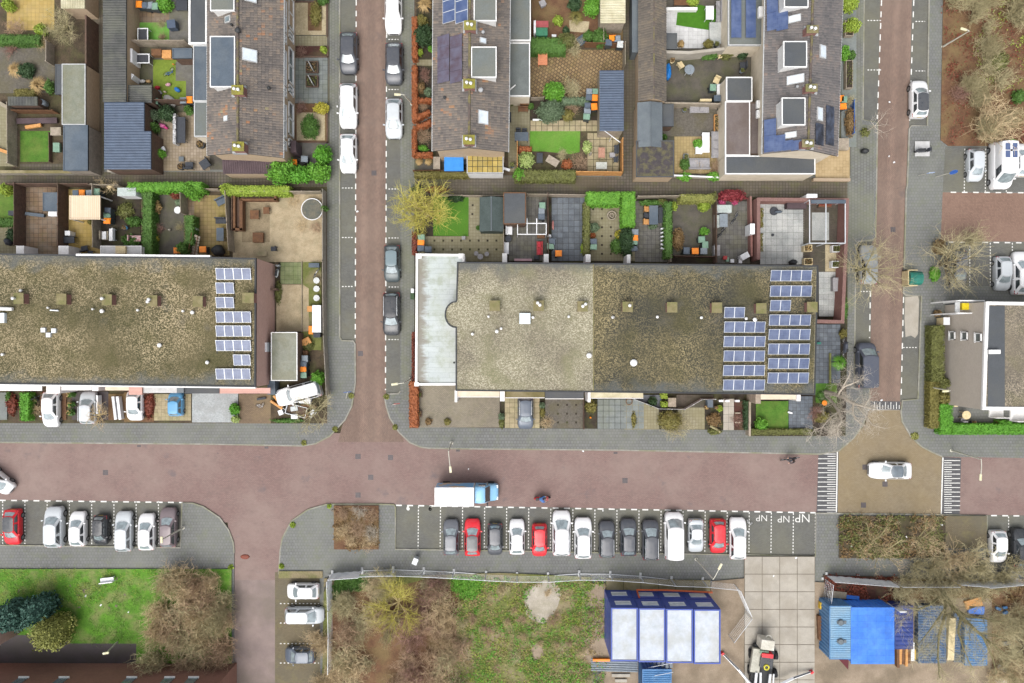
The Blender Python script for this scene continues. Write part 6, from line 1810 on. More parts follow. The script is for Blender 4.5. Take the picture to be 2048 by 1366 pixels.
bare_tree(862,590,'pollard',3.2,2.0,'cream pollarded tree leaning over the pavement','cream','tan',31,9,(0,6,5,3),1.6,.12,.85)
bush(1200,520,50,.5,'rust','rusty dead hedge beside the yellow-tiled drive',ry=110)
view('C2')
bush(1024,312,52,1.5,'bright','bright bush overhanging the off-road car',ry=62);bush(358,556,42,1.1,'fresh','bright bush beside the pale gravel drive',ry=52);bush(366,636,30,.9,'varieg','pale variegated bush at the pavement edge')
bare_tree(1040,560,'yardtree',4.4,3.2,'olive bare tree over the corner yard junk','mossbark','olive',33,8,(0,8,7,5),1.4,.11,.9);bush(790,648,130,.5,'green','green weeds along the corner yard edge',ry=18)
for x,y in ((918,826),(1168,716),(1298,448),(1650,700),(1580,455)):bush(x,y,20,.12,'oak','moss clump growing along the kerb',stem=False,group='moss clumps along the kerb')
view('C3')
hedge(155,335,222,706,1.3,'copper','orange beech hedge at the street corner');hedge(176,-60,194,330,1.0,'rust','thin rusty hedge along the white wing');bush(310,655,28,.6,'brown','small brown plant at the forecourt edge');bush(462,656,26,.6,'olive','small olive plant at the forecourt edge');bush(896,614,26,.7,'grey','topiary ball between forecourt and slate blue car');bush(1222,526,22,.7,'grey','small topiary ball beside the gravel drive');shrub(1250,665,62,'tan','dry tan grass shrub beside the gravel drive',.7);bush(1614,535,46,1.0,'olive','olive bush in the dark planted bed');bush(898,668,24,.4,'moss','low moss plants in the strip bed',ry=40);bush(1225,580,20,.4,'olive','olive plants in the strip bed',ry=40)
view('C4')
bush(420,496,38,.9,'dark','dark bush on the fenced terrace');bush(565,650,100,1.6,'olive','golden-olive loose bush over the pavement edge',leaf_s=.12,ry=84,dens=.6);shrub(590,700,120,'olive','bare twigs spreading over the pavement',1.5);bush(915,640,55,.8,'brown','brown dried shrub in the dark bed',ry=60);bush(962,548,24,.6,'lime','lime plant by the terrace pots');hedge(496,432,540,470,1.1,'lime','square lime box plant against the terrace');hedge(498,498,542,536,1.1,'lime','square lime box plant by the white fence')
bush(1295,675,50,1.1,'bright','bright round bush on the front lawn');hedge(1215,718,1700,762,.8,'moss','low dark hedge along the pavement by the lawn');hedge(1166,492,1204,722,1.0,'dark','dark hedge beside the timber fence');shrub(1110,640,55,'red','reddish twigs in the red soil bed',.5);bush(920,735,60,.5,'moss','mossy log pile at the pavement',ry=24)
bush(270,640,20,.4,'olive','olive plant on the mossy drive',ry=70)
view('C5')
hedge(902,40,990,420,1.4,'moss','mossy hedge along the taupe wall');hedge(888,420,958,740,1.2,'olive','olive-brown hedge beside the lamp post');bush(980,530,54,1.5,'olive','round olive bush beneath the leaning lamp');bush(975,430,46,1.4,'moss','mossy bush above the round olive bush')
hedge(960,575,1046,782,1.3,'fresh','bright clipped hedge end beside the small terrace');hedge(1046,712,1700,782,1.3,'fresh','long bright clipped hedge below the block');hedge(1370,690,1452,712,1.2,'fresh','bright clipped hedge stub by the balcony')
grass_tuft(262,290,66,1.2,'bright','bright green palm clump beside slate terrace',260);bush(150,520,40,.4,'green','green ground plants under the white tree',ry=40)
drawn_tree((168,490),[(.24,.07,[(168,490,.1),(232,506,2),(300,530,3.4),(370,575,4.4),(440,590,5),(492,606,5.4)]),(.13,.04,[(262,516,2.7),(272,486,3.6),(305,455,4.4),(400,418,5.2)]),(.07,.03,[(290,462,4.2),(325,402,4.9),(345,360,5.3)]),(.10,.04,[(362,572,4.3),(362,640,4.8),(380,680,5.2),(422,706,5.5)]),(.10,.03,[(395,595,4.7),(450,655,5.3),(496,720,5.8)]),(.17,.05,[(172,510,.1),(222,562,2),(266,625,3.4),(282,690,4.3),(250,740,4.9),(262,800,5.2)]),(.08,.03,[(266,625,3.4),(212,660,4),(150,735,4.8),(95,750,5.2)]),(.07,.03,[(440,590,5),(468,545,5.4),(482,518,5.7)])],'large white-branched bare plane tree leaning over the crossing','pale','grey')
bush(150,665,60,.7,'olive','olive ground shrub under white branches',ry=40);shrub(110,640,70,'red','pinkish bare shrub beside slate tiles',.9);bush(780,792,26,.12,'oak','moss tuft at the curved kerb by the block',stem=False);shrub(230,740,90,'grey','grey twigs at the pavement corner',.8)
view('D1')
bush(80,890,140,4.2,'blue','dark blue-green conifer group beside the brick corner',leaf_s=.24,ry=110);bush(275,830,105,4.0,'blue','round blue-green conifer beside the yellow-green oak',leaf_s=.24);bush(370,1000,125,4.0,'oak','yellow-green leafy oak above the dark path',leaf_s=.2,ry=135)
bush(1560,1345,75,1.2,'lime','lime round bush beside the brick block',ry=60)
lit='bare tan shrub in the big thicket beside the park lawn'
for i in range(50):
    x,y=random.uniform(1040,1670),random.uniform(600,1300)
    if x<1160 and y<720:continue
    shrub(x,y,random.uniform(85,150),random.choice(('tan','tan','olive','brown')),lit,random.uniform(1.8,3.2),'thicket shrubs beside the park lawn')
weeds('grass',[(-60,535),(1200,540),(1000,1060),(520,1065),(350,1000),(-60,780)],700,'wgreen',.09,6,.4,label='coarse bright lawn tufts');weeds('grass',[(-60,535),(1690,540),(1650,600),(-60,900)],300,'wlime',.09,6,.4,label='mossy lawn tufts')
for x,y,s in ((520,650,1),(620,690,1.2),(575,720,.8),(860,600,1),(855,800,1),(800,810,.8),(740,655,.7),(420,720,.9),(150,690,.8),(580,810,.8),(915,720,.6)):
    p=P(x,y);t=MB();blob(t,(0,0,.0),.5*s,.4*s,.16,x*.1,1.0,12,6);o=t.build('molehill',pm('molehill_soil',C(132,122,104),C(108,100,84),4,.95,bmp=.5));solo(o,(p.x,p.y,KZ),'low grey soil mound on the bright park lawn','soil mound','soil mounds on the park lawn')
view('D2')
for x,y,r,k in ((900,130,66,'brown'),(1010,120,62,'grey'),(1100,150,60,'brown'),(890,250,70,'tan'),(1000,250,80,'brown'),(1100,270,66,'grey'),(950,340,66,'tan'),(1070,345,60,'tan')):
    shrub(x,y,r,k,'grey-brown bare shrub filling the square planting bed',.9,'shrubs in the square planting bed')
weeds('ground_cover',[(835,75),(1155,75),(1155,385),(835,385)],110,'brown',.16,9,.3,label='dry leaves in the square bed')
lit='bare brown shrub in the site thicket behind the fence'
for i in range(62):
    x,y=random.uniform(860,1700),random.uniform(640,1420)
    if (x<1120 and y<740) or (x-1310)**2+(y-720)**2<130**2:continue
    shrub(x,y,random.uniform(75,140),random.choice(('brown','brown','tan','red','olive') if x>1250 else ('olive','tan','olive','brown')),lit,random.uniform(1.2,2.4),'thicket shrubs on the building site')
for i in range(8):shrub(random.uniform(690,830),random.uniform(1000,1400),random.uniform(60,100),'tan','bare tan shrub spilling over the mossy bays',random.uniform(1.0,1.8),'shrubs overhanging the mossy bays')
bare_tree(1312,745,'yellowtree',4.4,3.6,'vivid yellow-green bare willow among brown shrubs','cream','lime',51,11,(0,11,9,5),1.2,.12,1.0,spread=.5)
weeds('weeds',[(840,605),(1140,575),(1130,690),(930,700),(880,900),(840,900)],420,'green',.2,9,.3,label='dense green weeds behind the site fence')
for x,y,r in ((450,515,18),(80,525,18),(530,215,20),(795,80,14)):bush(x,y,r,.14,'lime','yellow-green weed clump at a kerb corner',stem=False,group='weed clumps at kerb corners')
view('D3')
SAND=[(P(890,770),1.75),(P(1290,700),.75),(P(850,1130),.7),(P(1310,1080),.7)]
area=[(200,600),(1340,610),(1340,690),(1345,1366),(1280,1500),(120,1500),(250,1000)]
weeds('weeds',area,620,'wlime',.13,9,.4,avoid=SAND,label='mossy weeds on rough ground');weeds('weeds',area,520,'wgreen',.13,9,.35,avoid=SAND,label='bright weeds on rough ground');weeds('weeds',area,520,'bright',.14,9,.3,avoid=SAND,label='green weeds on rough ground');weeds('weeds',area,600,'wdry',.13,9,.4,avoid=SAND,label='dead brown weeds on rough ground');weeds('weeds',[(250,580),(450,600),(420,700),(330,740),(250,680)],300,'bright',.2,9,.3,label='bright weeds beside the thicket')
for i in range(26):shrub(random.uniform(280,1250),random.uniform(680,1360),random.uniform(30,60),random.choice(('tan','brown','olive')),'small dead bare weed shrub on the rough ground',random.uniform(.4,.8),'dead weed shrubs on rough ground')
view('D5')
weeds('weeds',[(280,150),(1035,150),(1035,450),(280,450)],380,'moss',.16,8,.3,label='mossy verge weeds');weeds('weeds',[(280,150),(1035,150),(1035,450),(280,450)],300,'brown',.16,8,.3,label='dead verge leaves');weeds('weeds',[(190,580),(700,600),(700,760),(190,750)],240,'rust',.18,8,.3,label='rusty leaves on red mulch');weeds('weeds',[(700,610),(1900,620),(1900,760),(700,760)],420,'brown',.18,8,.35,label='brown leaves under bare trees')
drawn_tree((462,302),[(.12,.05,[(462,302,.1),(510,335,2.2),(560,368,3.6),(650,385,5),(745,322,6)]),(.06,.02,[(520,340,2.6),(590,290,4.2),(650,200,5.6)]),(.06,.02,[(545,360,3.3),(570,430,4.4),(540,530,5.4)]),(.06,.02,[(560,368,3.6),(640,450,4.8),(720,520,5.8)]),(.05,.02,[(510,335,2.2),(470,380,3.2),(410,430,4)]),(.05,.02,[(510,335,2.2),(500,260,3.4),(480,200,4.4)])],'bare grey-brown verge tree by the tan crossing','mossbark','tan',(0,0,4,3),.9)
drawn_tree((778,296),[(.11,.04,[(778,296,.1),(830,310,2.2),(890,310,3.6),(960,260,5)]),(.06,.02,[(830,310,2.2),(890,360,3.8),(940,440,5)]),(.06,.02,[(860,310,3),(910,250,4.4),(920,180,5.2)]),(.05,.02,[(830,310,2.2),(850,380,3.4),(850,440,4.4)]),(.05,.02,[(890,310,3.6),(950,340,4.6),(1010,350,5.4)])],'bare verge tree near the grey paved bay','mossbark','tan',(0,0,4,3),.9)
lit='bare olive shrub between the verge and the site banners'
for x,y,r in ((1000,520,140),(1130,480,150),(1280,470,150),(1350,560,120),(870,540,110),(1180,590,120),(1570,520,110),(1500,600,80),(800,640,90),(740,700,100),(930,690,130),(1080,680,120),(1300,700,110),(1450,680,90)):shrub(x,y,r,random.choice(('olive','tan','olive')),lit,2.0,'shrubs between verge and banners')
drawn_tree((1020,660),[(.26,.08,[(1020,660,.1),(1050,730,3),(1120,830,5),(1220,930,6.5),(1330,1030,8),(1480,1150,9.5)]),(.16,.05,[(1060,750,3.4),(1052,880,5),(1010,1020,6),(1002,1170,7),(1016,1330,8)]),(.14,.04,[(1090,790,4.2),(1200,880,5.6),(1350,900,6.8),(1500,930,8)]),(.12,.04,[(1170,880,5.8),(1150,1000,6.6),(1190,1120,7.4),(1250,1260,8)]),(.12,.04,[(1040,720,2.6),(940,800,4.2),(860,830,5.4),(780,820,6.2)]),(.10,.03,[(1290,1000,7.4),(1420,1020,8),(1580,1080,9)]),(.10,.03,[(1050,830,4.6),(960,960,5.8),(860,1090,6.8)]),(.10,.03,[(1330,1030,8),(1400,1180,8.8),(1430,1300,9.4)])],'large mossy bare tree spreading over the blue containers','mossbark','olive',(0,0,7,6),1.7)
bare_tree(1500,1000,'bigtree2',7.0,3.8,'bare olive tree beside scattered blue sheets','bark','olive',72,7,(0,7,7,5),2.4,.16,1.0)
lit='bare olive shrub at the right edge of the container yard'
for i in range(16):shrub(random.uniform(1400,1700),random.uniform(780,1400),random.uniform(70,120),random.choice(('olive','tan')),lit,random.uniform(1.2,2.2),'shrubs beside the container yard')

# ------------------------------------------------------------------ street furniture, fences, garden things, building site
M_lampw=pm('lamp_grey',C(206,204,190),C(184,182,168),3,.5,fine=8,ffine=.15)
M_lamph=pm('lamp_head',C(232,228,200),C(214,208,160),3,.4)
def torus(mb,c,R,r,axis='z',n=18,k=6,mi=0):
    pts=[]
    for i in range(n+1):
        a=2*math.pi*i/n;u,v=R*math.cos(a),R*math.sin(a)
        pts.append((c[0]+u,c[1]+v,c[2]) if axis=='z' else ((c[0]+u,c[1],c[2]+v) if axis=='y' else (c[0],c[1]+u,c[2]+v)))
    return mb.tube(pts,r,k,mi,cap=False)
def lamp(base,top,head,h,label,z=KZ):
    p0=P(*base);p1=P(*top,h);o=thing('street_lamp',label,'street lamp',(p0.x,p0.y,z))
    d=p1-Vector((p0.x,p0.y,z));d.z=h-z
    t=MB();t.tube([(0,0,0),(0,0,.5),d*.5,d],[.10,.085,.065,.05],8);t.build('pole',M_lampw,o)
    MB().cyl((0,0),-.02,.04,.18,.16,10).build('base_plate',M_lampw,o)
    hp=d
    if head:
        hp=P(*head,h)-Vector((p0.x,p0.y,z));hp.z=h-z
        t=MB();t.tube([d,d.lerp(hp,.3)+Vector((0,0,.08)),d.lerp(hp,.75)+Vector((0,0,.06)),hp],.04,6);t.build('arm',M_lampw,o)
        a=math.atan2(hp.y-d.y,hp.x-d.x)
    else:a=math.atan2(d.y,d.x)
    t=MB();t.obox((hp.x,hp.y),.62,.22,hp.z-.06,hp.z+.08,a);lh=t.build('lamp_head',M_lamph,o,bev=.04)
    t=MB();t.obox((hp.x,hp.y),.4,.14,hp.z-.08,hp.z-.06,a);t.build('lens',M_trim,lh)
    return o
view('A5');lamp((768,322),(950,212),(912,200),3.9,'white street lamp with bent arm in the tan thicket')
view('C3');lamp((495,826),(470,895),(486,1040),5.1,'street lamp reaching over the road above the delivery truck');lamp((165,312),(110,345),(38,355),4.8,'street lamp beside the orange beech hedge')
view('C5');lamp((1030,890),(1238,952),(1232,1075),4.6,'street lamp bending over the road east of the tan crossing');lamp((868,455),(1028,483),(994,485),3.8,'leaning lamp over the olive-brown hedge')
view('A3');lamp((86,750),(28,682),(-18,680),3.4,'street lamp behind the silver hatchback and copper hedge')
view('D1');lamp((1335,235),(1175,325),None,4.4,'plain lamp post leaning over the brown-grey estate car');lamp((865,1060),(770,1148),None,2.9,'lamp post with white head over the dark path')
view('D4');lamp((770,465),(895,612),(945,520),5.6,'street lamp bent back over the site fence')

def sign(base,top,h,label,mat,shape='disc',r=.3,z=KZ):
    p0=P(*base);p1=P(*top,h);o=thing('road_sign',label,'sign',(p0.x,p0.y,z))
    d=p1-Vector((p0.x,p0.y,z));d.z=h-z
    t=MB();t.tube([(0,0,0),d],.035,6);t.build('pole',M_lampw,o)
    t=MB()
    if shape=='disc':
        k=18;vs=[(d.x+r*math.cos(2*math.pi*i/k),d.y+r*.35*math.sin(2*math.pi*i/k),d.z+r*math.sin(2*math.pi*i/k)) for i in range(k)]
        t.add(vs+[(x,y-.03,q) for x,y,q in vs],[tuple(range(k)),tuple(range(2*k-1,k-1,-1))]+[(i,(i+1) % k,k+(i+1) % k,k+i) for i in range(k)])
    else:t.obox((d.x,d.y),r*2,.04,d.z-.25,d.z+.15,.1)
    t.build('sign_plate',mat,o)
    return o
M_blue=pm('sign_blue',C(52,104,186),C(44,92,170),4,.4);M_redp=pm('sign_red',C(198,62,60),C(176,52,52),4,.4)
view('A5');sign((718,1210),(845,1175),2.3,'round blue sign on a pale post by the lot entrance',M_blue,r=.35);sign((600,1200),(690,1180),2.2,'blue and white plate sign on the pavement island',pm('plate_blue_white',C(120,160,220),C(226,230,236),3,.4),'plate')
view('C2');sign((1256,470),(1265,418),2.2,'narrow blue street sign at the junction corner',M_blue,'plate',.35);sign((1630,520),(1662,512),2.2,'red and white sign beside the orange beech hedge',M_redp,'plate',.28)

# ---- wheelie bins
LID={'orange':pm('lid_orange',C(246,146,32),C(232,128,22),3,.5,fine=8,ffine=.1),'dark':pm('lid_dark',C(92,104,118),C(80,92,104),3,.5),'mint':pm('lid_mint',C(134,168,146),C(118,152,130),3,.5),'grey':pm('lid_grey',C(140,150,158),C(124,134,142),3,.5),'white':pm('lid_white',C(220,224,222),C(200,204,202),3,.5)}
M_binb=pm('bin_body',C(72,80,84),C(60,68,72),3,.6)
BINS={}
def bin_(x,y,colr,ctx,rot=None):
    if not BINS:
        b=MB();b.obox((0,0),.56,.60,.06,.98,0,0,.82);BINS['body']=b.mesh('body')
        l=MB();l.obox((0,0),.60,.66,.98,1.04);l.obox((0,0),.5,.54,1.04,1.08);BINS['lid']=l.mesh('lid')
        h=MB();h.tube([(-.24,-.36,.95),(.24,-.36,.95)],.02,6);BINS['handle']=h.mesh('handle')
        w_=MB();vs=[(yy,.1*math.cos(6.283*i/12),.1+.1*math.sin(6.283*i/12)) for yy in (-.03,.03) for i in range(12)]
        w_.add(vs,[(i,(i+1) % 12,12+(i+1) % 12,12+i) for i in range(12)]+[tuple(range(12)),tuple(range(23,11,-1))]);BINS['wheel']=w_.mesh('wheel')
        for k,m in (('body',M_binb),('lid',LID['dark']),('handle',M_plastic),('wheel',M_tyre)):BINS[k].materials.append(m)
    p=P(x,y,1.05)
    o=thing('wheelie_bin',f'{colr}-lidded wheelie bin {ctx}','bin',(p.x,p.y,ZS[0]+.01),random.choice((0,1.57,3.14,-1.57))+random.uniform(-.08,.08) if rot is None else rot,f'{colr} bins {ctx}')
    for k in ('body','lid','handle'):
        q=put(k,BINS[k],o)
        if k=='lid':q.material_slots[0].link='OBJECT';q.material_slots[0].material=LID[colr]
    for s in (-.3,.3):put('wheel',BINS['wheel'],o,(s,-.2,0))
    return o
for vw,ctx,L in (
 ('A1','at the top of the turf garden',((1095,42,'orange'),(1143,50,'dark'),(1180,50,'grey'),(1218,57,'mint'))),('A1','beside the blue-grey felt extension',((1487,785,'orange'),(1440,790,'grey'))),('A1','by the small ribbed shed',((1216,795,'mint'),)),
 ('A3','under the cream ribbed shed',((1526,282,'orange'),(1498,312,'dark'),(1558,285,'grey'),(1580,325,'white'))),('A3','at the end of the grey-green hedge',((1398,707,'orange'),(1358,705,'dark'),(1362,665,'grey'),(1398,665,'mint'))),('A3','beside the dark bed and blue shed',((1395,772,'orange'),(1347,768,'dark'),(1345,802,'grey'),(1340,843,'mint'))),
 ('A4','in front of the grey tiled house',((1580,715,'orange'),(1603,720,'mint'))),('A4','behind the blue railing',((1595,770,'orange'),)),('A4','beside the cream extension wall',((664,635,'mint'),(695,712,'dark'))),('A2','beside the bright laurel',((750,1172,'orange'),(828,1148,'grey'))),
 ('B1','behind the striped awning',((632,180,'orange'),(588,180,'dark'),(690,178,'grey'),(745,170,'mint'))),('B1','beside the yellow terrace',((827,315,'dark'),(823,347,'mint'),(823,388,'orange'))),('B1','half hidden in the ivy',((1352,612,'orange'),)),('B2','behind the timber stairs',((105,605,'orange'),)),
 ('C2','beside the dark-edged lean-to',((916,237,'orange'),(918,190,'dark'),(928,150,'grey'),(918,277,'mint'))),('B3','against the rusty hedge',((237,553,'orange'),(240,515,'mint'),(237,595,'dark'))),('B3','beside the white wing',((292,605,'dark'),)),('B3','beside the slatted fence',((1155,275,'mint'),(1150,315,'grey'),(1148,357,'dark'))),('B3','on the slate terrace edge',((1228,545,'dark'),(1217,580,'mint'))),('B3','alone on slate tiles',((1278,635,'orange'),)),('B3','below the topiary ball',((1543,548,'dark'),(1543,583,'mint'))),
 ('B4','beside the tall dark evergreen',((263,475,'grey'),(262,518,'orange'),(258,560,'mint'),(258,592,'dark'))),('B4','below the bright fern',((767,530,'mint'),(793,570,'mint'))),('B4','at the foot of the mossy yard',((652,615,'dark'),(718,617,'orange'),(783,618,'grey')))):
    view(vw)
    for x,y,k in L:bin_(x,y,k,ctx)

# ---- fences, walls, railings
def fence(pts,h,label,mat,name='garden_fence',cat='fence',step=1.8,post=True,th=.05,slats=0,z=KZ):
    ps=[P(x,y) for x,y in pts];o=thing(name,label,cat,(ps[0].x,ps[0].y,z));g=Vector((ps[0].x,ps[0].y,0))
    for a,b in zip(ps,ps[1:]):
        d=b-a;L=d.length;ang=math.atan2(d.y,d.x);n=max(1,round(L/step));d.normalize()
        for i in range(n):
            q=a+d*(L*(i+.5)/n)-g;t=MB();ln=L/n-(.07 if post else .004)
            t.obox((q.x,q.y),ln,th,.04,h-random.uniform(.03,.08),ang)
            t.build('panel',mat,o)
            if post:
                q=a+d*(L*i/n)-g;t=MB();t.obox((q.x,q.y),.09,.09,0,h,ang);t.build('post',mat,o)
        if post:
            q=b-g;t=MB();t.obox((q.x,q.y),.09,.09,0,h,ang);t.build('post',mat,o)
    return o
def wall(pts,h,label,mat,cap,th=.24,name='garden_wall',z=KZ):
    """pixels are of the wall's top"""
    ps=[P(x,y,h) for x,y in pts];o=thing(name,label,'wall',(ps[0].x,ps[0].y,z))
    for i,(a,b) in enumerate(zip(ps,ps[1:])):
        d=b-a;ang=math.atan2(d.y,d.x);c_=(a+b)/2
        t=MB();t.obox((c_.x,c_.y),d.length+th*.9,th,0,h-.06-.002*i,ang);t.build('masonry',mat,o,True)
        t=MB();t.obox((c_.x,c_.y),d.length+th,th+.05,h-.06-.002*i,h-.002*i,ang);t.build('coping',cap,o,True)
    return o
view('A1')
fence([(1005,372),(1500,372)],1.7,'thin timber fence above the small flat shed',M_woodg);fence([(1130,826),(1508,826)],1.8,'dark fence between turf and stone terrace',M_woodd);fence([(432,365),(432,520)],1.4,'weathered fence beside the gravel yard',M_woodg)
wall([(-20,1340),(738,1342)],1.0,'long grey low wall along the alley',M_conc,M_concmoss);wall([(668,120),(668,498)],2.2,'dark timber wall beside the hazel',M_woodd,M_woodd,.1);wall([(845,1330),(1050,1336)],.9,'short pale wall below the blue-grey shed',M_conc,M_conc)
fence([(140,840),(142,1300)],1.5,'weathered fence between grey yard and lawn',M_woodg);fence([(160,890),(470,892)],1.2,'low timber rail behind the lawn',M_woodb);fence([(412,1050),(415,1270)],.6,'low slate edging beside the lawn',M_woodd)
view('A3')
fence([(1600,355),(1600,505)],1.7,'mossy timber fence beside the diagonal tiles',M_woodg);fence([(1258,1262),(1582,1266),(1582,1028)],1.7,'fresh orange timber fence around the corner terrace',M_woodo);fence([(842,1050),(842,1212)],1.6,'fresh timber fence panel beside variegated bush',M_woodo);fence([(1450,170),(1450,330)],1.5,'grey fence beside the bins and green bush',M_woodg);fence([(1325,345),(1600,352)],1.3,'mossy log fence above the diagonal tiles',M_woodb);fence([(940,728),(1030,724)],1.0,'short grey trellis beside the extension',M_woodg)
fence([(104,1240),(490,1240)],.9,'timber board behind the olive hedge',M_woodb);fence([(490,1250),(740,1254)],.8,'pale low board fence below the mossy terrace',M_woodg)
view('A4')
wall([(330,372),(500,378),(752,350)],1.8,'pale garden wall below the white terrace',M_conc,M_conc);wall([(306,738),(720,746)],1.6,'weathered garden wall below the wet gravel yard',M_woodg,M_woodg,.1);wall([(386,1260),(735,1276)],.9,'low wall with white coping along the alley',M_conc,M_trim,.1);wall([(335,62),(548,62)],.7,'white raised planter edge on the terrace',M_trim,M_trim);fence([(1648,745),(1648,975)],1.0,'bright blue railing in front of the grey tiled house',M_blue,'railing','railing');wall([(1400,1290),(1648,1292)],.6,'low tan wall around the corner yard',M_tanwall,M_tanwall)
view('B1')
fence([(205,128),(205,585)],1.8,'dark brown timber fence beside the small lawn',M_woodd);fence([(527,130),(527,600)],1.8,'dark brown timber fence beside the yellow terrace',M_woodd);fence([(770,132),(776,600)],1.6,'grey fence between yellow terrace and soil garden',M_woodg);fence([(140,132),(745,132)],1.7,'dark brown alley fence behind the storage box',M_woodd);fence([(1428,200),(1432,345)],1.7,'pale timber fence beside the ivy hedge',M_woodg);fence([(1540,160),(1690,165)],1.2,'thin grey alley fence beside the ivy',M_woodg);fence([(740,132),(960,140)],1.5,'weathered fence behind the thin bare tree',M_woodg)
view('F');t=fence([(56,350),(190,350)],.6,'red and white barrier boards along the alley',pm('red_white_board',C(214,90,96),C(236,230,228),2.2,.5,fine=6,ffine=.1),'barrier','barrier')
view('B2')
fence([(318,188),(330,420),(345,625)],1.7,'weathered grey timber fence beside the sand yard',M_woodg);fence([(330,186),(1020,186)],1.5,'weathered fence under the ivy hedge',M_woodg);fence([(1036,172),(1036,700),(1042,1250),(1065,1700)],1.5,'long pale panelled fence beside the street bays',pm('pale_fence',C(170,162,150),C(150,142,130),2,.8,C(130,132,112),.5,.4));fence([(856,702),(856,1225)],.3,'thin wire edging along the sand strip',M_woodg)
view('B3');fence([(395,205),(860,212)],1.0,'low picket fence behind the willow lawn',M_woodg);fence([(1192,198),(1196,690)],1.6,'slatted fence between dark and slate terraces',M_woodd);fence([(864,470),(864,690)],1.5,'timber fence beside the dark terrace',M_woodg);fence([(1040,205),(1480,210)],1.4,'alley fence behind the slate terrace',M_woodg)
view('B4');fence([(270,222),(600,218)],1.5,'alley fence behind the black dining set',M_woodg);fence([(850,215),(850,712)],1.6,'dark fence beside the mossy yard',M_woodd);fence([(548,662),(850,668)],1.2,'dark low screen at the foot of the mossy yard',M_woodd);fence([(512,660),(512,705)],1.5,'short timber screen by the ivy hedge',M_woodg)
BW=wall([(1204,668),(1204,222),(1878,226),(1868,560),(1842,1152),(1655,1148)],1.9,'tall red brick garden wall around the pale terrace',M_lowbricky,M_wallcap,.28)
t=fence([(1118,215),(1125,665)],1.0,'low brick-red planter wall beside the dark terrace',M_lowbricky,post=False,th=.2)
view('C4');fence([(262,470),(460,546),(662,550),(800,472),(905,470)],1.0,'white-railed angled terrace fence',M_trimg,post=True,step=1.2,th=.03);wall([(1206,500),(1204,768)],1.2,'narrow timber wall beside the front lawn',M_woodg,M_woodg,.14)
planks_=None
view('C3');fence([(1550,470),(1552,706)],.8,'dark low fence beside the gravel tile drive',M_woodd);

# ---- garden furniture and odds and ends
M_cush=pm('grey_cushion',C(168,166,168),C(150,148,150),3,.9);M_rattan=pm('black_rattan',C(66,70,78),C(54,58,64),6,.7);M_cream=pm('cream_plastic',C(230,212,168),C(214,194,148),4,.5);M_wht=pm('white_plastic',C(236,238,240),C(218,220,222),3,.45,fine=8,ffine=.1)
M_net=pm('trampoline_mat',C(70,72,78),C(60,62,68),3,.8)
def gz():return ZS[0]+.012
def table(x,y,lx,ly,h,label,mtop,mleg=None,rot=0.0,round_=False,name='garden_table',cat='table'):
    p=P(x,y,h);o=thing(name,label,cat,(p.x,p.y,gz()),rot);a,b=M(lx),M(ly)
    t=MB()
    if round_:t.cyl((0,0),h-.05,h,a/2,None,24)
    else:t.box(-a/2,a/2,-b/2,b/2,h-.05,h)
    t.build('tabletop',mtop,o)
    for sx in (-1,1):
        for sy in (-1,1):
            k=.32 if round_ else .44
            t=MB();t.obox((sx*a*k,sy*b*k if not round_ else sy*a*k),.05,.05,0,h-.05);t.build('leg',mleg or mtop,o)
    return o
def seat(x,y,lx,ly,label,m,back='n',h=.42,hb=.8,name='garden_chair',cat='chair',rot=0.0,n=1,mc=None):
    p=P(x,y,h);o=thing(name,label,cat,(p.x,p.y,gz()),rot);a,b=M(lx),M(ly)
    t=MB();t.box(-a/2,a/2,-b/2,b/2,h-.1,h-.02);t.build('seat',m,o,bev=.02)
    if back:
        d={'n':(0,b/2-.05,a,.1),'s':(0,-b/2+.05,a,.1),'e':(a/2-.05,0,.1,b),'w':(-a/2+.05,0,.1,b)}[back]
        t=MB();t.obox((d[0],d[1]),d[2],d[3],h-.02,hb);t.build('backrest',m,o,bev=.02)
    for sx in (-1,1):
        for sy in (-1,1):t=MB();t.obox((sx*a*.44,sy*b*.42),.05,.05,0,h-.1);t.build('leg',m,o)
    for i in range(n if mc else 0):
        t=MB()
        if a>=b:t.box(-a/2+a*i/n+.04,-a/2+a*(i+1)/n-.04,-b/2+.1,b/2-.16,h-.02,h+.08)
        else:t.box(-a/2+.1,a/2-.16,-b/2+b*i/n+.04,-b/2+b*(i+1)/n-.04,h-.02,h+.08)
        t.build('cushion',mc,o,bev=.03)
    return o
def crate(x,y,lx,ly,h,label,m,name='storage_box',cat='box',rot=0.0,lid=None,bev=.015):
    p=P(x,y,h);o=thing(name,label,cat,(p.x,p.y,gz()),rot);a,b=M(lx),M(ly)
    t=MB();t.box(-a/2,a/2,-b/2,b/2,0,h-.04);t.build('body',m,o,bev=bev)
    t=MB();t.box(-a/2-.02,a/2+.02,-b/2-.02,b/2+.02,h-.04,h);t.build('lid',lid or m,o,bev=bev)
    return o
